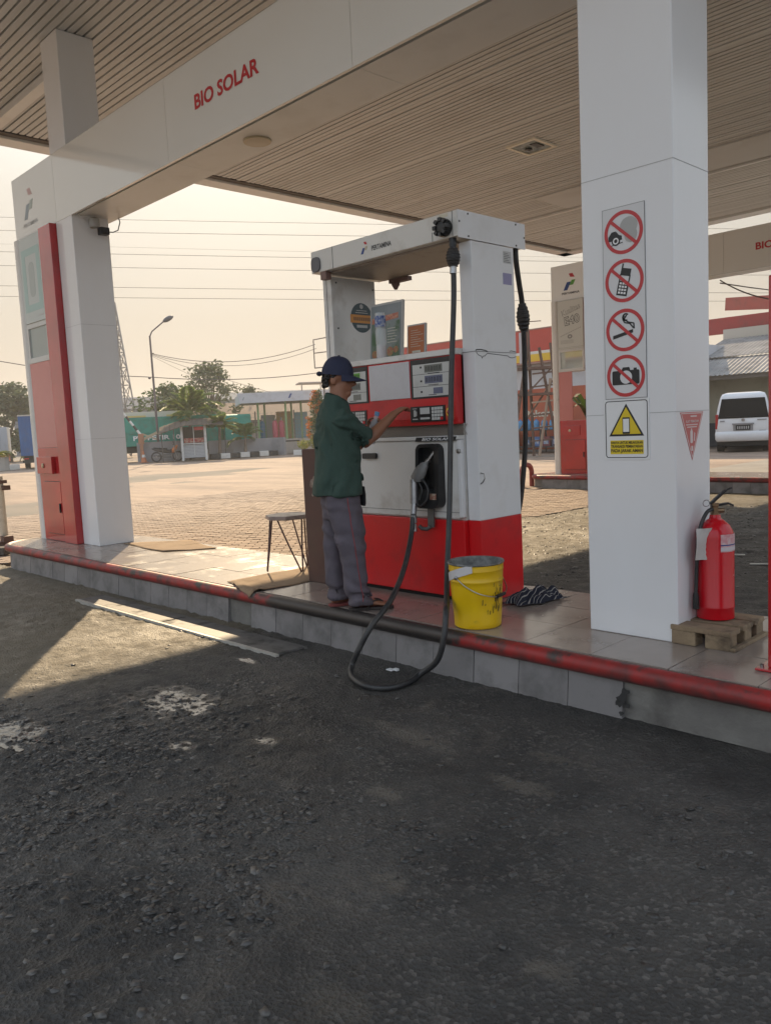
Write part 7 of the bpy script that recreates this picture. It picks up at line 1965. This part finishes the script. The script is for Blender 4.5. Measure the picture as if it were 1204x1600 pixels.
part('collar', MB().tube([B(uc(-.104, 0), 0, 1.374) + Vector((.066 * math.cos(t) * math.cos(TH) - .068 * math.sin(t) * math.sin(TH), .062 * math.cos(t) * math.sin(TH) + .068 * math.sin(t) * math.cos(TH), -.034 * math.cos(t))) for t in np.linspace(0, 2 * math.pi, 26, endpoint=False)], .008, 8, closed=True), M('collar_dark', (.012, .03, .024), .85), man, world=False, smooth=60)

# trousers
tr = MB()
tr.loft([ering(B(uc(-.115, 0), 0, .60), .115, .165), ering(B(uc(-.118, 0), 0, .70), .130, .178), ering(B(uc(-.12, 0), 0, .80), .128, .172), ering(B(uc(-.12, 0), 0, .86), .12, .165)])
def leg(pts):
    rings = []
    for u_, l, z, a, b in pts: rings.append(ering(B(uc(u_, l), l, z), a, b, TH, 20))
    tr.loft(rings)
leg([(-.105, -.092, .80, .11, .085), (-.095, -.095, .68, .115, .092), (-.062, -.100, .52, .100, .088), (-.055, -.102, .42, .094, .084), (-.050, -.104, .30, .080, .076), (-.040, -.104, .17, .076, .072), (-.022, -.104, .085, .078, .074), (-.005, -.102, .040, .082, .074)])
leg([(-.145, .092, .80, .11, .085), (-.150, .095, .66, .10, .088), (-.165, .100, .50, .082, .082), (-.180, .102, .36, .068, .076), (-.182, .104, .24, .064, .072), (-.175, .104, .14, .064, .072), (-.160, .102, .055, .070, .074)])
def tr_wr(co):
    v = mnoise.fractal(Vector((co.x * 8, co.y * 8, co.z * 5)), .9, 2.0, 3)
    k = math.sin(co.z * 62 + 18 * co.x + 4.5 * mnoise.noise(co * 7)) * (math.exp(-((co.z - .45) / .09) ** 2) * .9 + math.exp(-((co.z - .10) / .09) ** 2) * 1.5 + .35 * math.exp(-((co.z - .66) / .08) ** 2))
    return .009 * v + .0095 * k
cloth_p = M('trouser_grey', (.125, .105, .125), .85, col2=(.105, .09, .11), nscale=9, bump=.12, bscale=380, dirt=(.08, .065, .06), dscale=5, damt=.4)
pants = blend('trousers', tr, cloth_p, man, .0085, 4, tr_wr)
# the red piping follows the outer seam: cast outwards from the leg onto the finished cloth
me_ = pants.data
seam = []
vz = np.array([v.co[:] for v in me_.vertices]); vn = np.array([v.normal[:] for v in me_.vertices])
for z, fo in zip(np.linspace(.745, .07, 34), np.linspace(.02, .030, 34)):
    u_t = -.055 + (.745 - z) * .10
    k = (np.abs(vz[:, 2] - z) < .012) & (np.abs(vz[:, 0] - u_t) < .012) & (vn[:, 1] < -.2)
    if k.any():
        i = np.where(k)[0][np.argmin(vz[k][:, 1])]
        seam.append(Vector(vz[i]) + Vector(vn[i]) * .0005)
if len(seam) > 4:
    sm_ = [seam[0]] + [(a + b * 2 + c) / 4 for a, b, c in zip(seam, seam[1:], seam[2:])] + [seam[-1]]
    part('trouser_piping', MB().tube(sm_, .0032, 6), M('piping_red', (.28, .05, .055), .7), man, world=False, smooth=60)
# cap
cap_m = M('cap_navy', (.022, .026, .058), .8, bump=.15, bscale=300)
capm = down @ Matrix.Rotation(R_(2), 3, 'Y')
cc_ = HP(-.012, 0, .048)
rings = []
for t in np.linspace(0, 1, 10):
    rr_ = math.cos(t * math.pi / 2 * .97)
    rings.append([cc_ + capm @ Vector((.105 * rr_ ** .85 * math.cos(a), .090 * rr_ ** .85 * math.sin(a), -.012 + .122 * math.sin(t * math.pi / 2))) for a in np.linspace(0, 2 * math.pi, 24, endpoint=False)])
cp_ = part('cap', MB().loft(rings), cap_m, man, world=False, smooth=60)
br_ = MB(); top_, bot_ = [], []
nb = 14
for i in range(nb + 1):
    t = -1 + 2 * i / nb
    a = t * R_(62)
    inner = Vector((.102 * math.cos(a), .090 * math.sin(a), -.006))
    outer = inner + Vector((.088 * math.cos(t * 1.35) ** .8 * (1 if abs(t) < 1 else .1), 0, -.020 - .030 * t * t * .6))
    top_.append((inner, outer))
vs = [cc_ + capm @ p for io in top_ for p in io] + [cc_ + capm @ (p - Vector((0, 0, .005))) for io in top_ for p in io]
k = 2 * (nb + 1)
fs = [(2 * i, 2 * i + 1, 2 * i + 3, 2 * i + 2) for i in range(nb)] + [(k + 2 * i, k + 2 * i + 2, k + 2 * i + 3, k + 2 * i + 1) for i in range(nb)] + [(2 * i + 1, k + 2 * i + 1, k + 2 * i + 3, 2 * i + 3) for i in range(nb)]
br_.add(vs, fs)
part('brim', br_, cap_m, cp_, world=False, smooth=50)
part('cap_button', MB().ell(cc_ + capm @ Vector((0, 0, .112)), (.009, .009, .005), 8, 5), cap_m, cp_, world=False)
part('cap_strap', MB().ell(cc_ + capm @ Vector((-.115, -.02, -.012)), (.020, .03, .016), 10, 6), cap_m, cp_, world=False, smooth=60)
# curly hair below the cap
hair_b = MB()
gh = random.Random(4)
for i in range(80):
    a = R_(gh.uniform(112, 248)); z = gh.uniform(-.042, .045)
    hair_b.ell(HP(.094 * math.cos(a) * (1.0 + gh.uniform(-.06, .02)) - .012, .080 * math.sin(a) * gh.uniform(.9, 1.04), z), gh.uniform(.008, .013), 7, 5)
for i in range(26):
    hair_b.ell(HP(gh.uniform(-.05, .0), gh.choice((-1, 1)) * gh.uniform(.070, .078), gh.uniform(.02, .045)), gh.uniform(.007, .011), 7, 5)
part('hair', hair_b, M('hair', (.012, .010, .009), .55), man, world=False, smooth=60)
# flip-flops
def sandal(heel, d, mat):
    d = d.normalized(); s_ = Vector((-d.y, d.x, 0))
    prof_ = [(-.02, .020), (.0, .033), (.05, .038), (.12, .034), (.17, .044), (.22, .046), (.25, .038), (.272, .018)]
    pol = [(heel + d * x + s_ * w) for x, w in prof_] + [(heel + d * x - s_ * w) for x, w in reversed(prof_)]
    m_ = MB(); n_ = len(pol)
    m_.add([(p.x, p.y, .001) for p in pol] + [(p.x, p.y, SOLE) for p in pol], [tuple(range(n_)), tuple(range(2 * n_ - 1, n_ - 1, -1))] + [(j, n_ + j, n_ + (j + 1) % n_, (j + 1) % n_) for j in range(n_)])
    s0 = part('sandal', m_, mat, man, world=False, bevel=.004)
    toe = heel + d * .215 + Vector((0, 0, SOLE))
    part('sandal_strap', MB().tube(spline([heel + d * .10 + s_ * .036 + Vector((0, 0, SOLE)), heel + d * .14 + s_ * .034 + Vector((0, 0, SOLE + .040)), heel + d * .19 + Vector((0, 0, SOLE + .038)), toe], 4), .006, 6).tube(spline([heel + d * .10 - s_ * .036 + Vector((0, 0, SOLE)), heel + d * .14 - s_ * .034 + Vector((0, 0, SOLE + .040)), heel + d * .19 + Vector((0, 0, SOLE + .038)), toe], 4), .006, 6), mat, s0, world=False, smooth=60)
sandal(hR, dR, M('sandal_dark', (.03, .022, .02), .7)); sandal(hL, dL, M('sandal_red', (.20, .045, .04), .7))
# dark pouch at the belly
part('belt_pouch', MB().loft([ering((.026, -.02, z), a, .055, TH, 12) for z, a in ((.675, .010), (.69, .018), (.75, .020), (.80, .012))]), M('pouch_black', (.015, .015, .018), .7), man, world=False, smooth=60)
# bottle in the left hand
hb_ = thing('water_bottle', 'small clear bottle with a blue cap held in the left hand of the man', 'bottle', (-3.93 + .10 * .695 - .13 * .7185, 3.56 + .10 * .7185 + .13 * .695, F + 1.16), math.atan2(.7185, .695), 'plastic bottles')
mt = Matrix.Rotation(R_(16), 3, 'Y') @ Matrix.Rotation(R_(6), 3, 'X')
part('bottle', MB().lathe([(.030, -.09), (.032, -.08), (.032, .03), (.029, .04), (.032, .05), (.016, .088), (.0135, .10)], (.018, .002, .0), 18, mt), M('bottle_clear', (.75, .78, .80), .08, alpha=.45), hb_, world=False, smooth=50)
part('bottle_cap', MB().lathe([(.0165, .10), (.0165, .122), (.014, .125)], (.018, .002, 0), 14, mt), M('cap_blue', (.12, .28, .50), .4), hb_, world=False, smooth=40)
# ------------------------------------------------------------------ smoggy air
hb = MB().box(-905, 505, -505, 905, -1.2, 46)
hm = bpy.data.materials.new('smog'); hm.use_nodes = True
hm.node_tree.nodes.clear()
_o = hm.node_tree.nodes.new('ShaderNodeOutputMaterial'); _v = hm.node_tree.nodes.new('ShaderNodeVolumePrincipled')
_v.inputs['Color'].default_value = (.82, .81, .80, 1)
_v.inputs['Density'].default_value = .0016
_v.inputs['Anisotropy'].default_value = .3
hm.node_tree.links.new(_v.outputs[0], _o.inputs['Volume'])
haze = part('haze', hb, hm)
tag(haze, 'thin smog in the air over the whole place', kind='stuff')
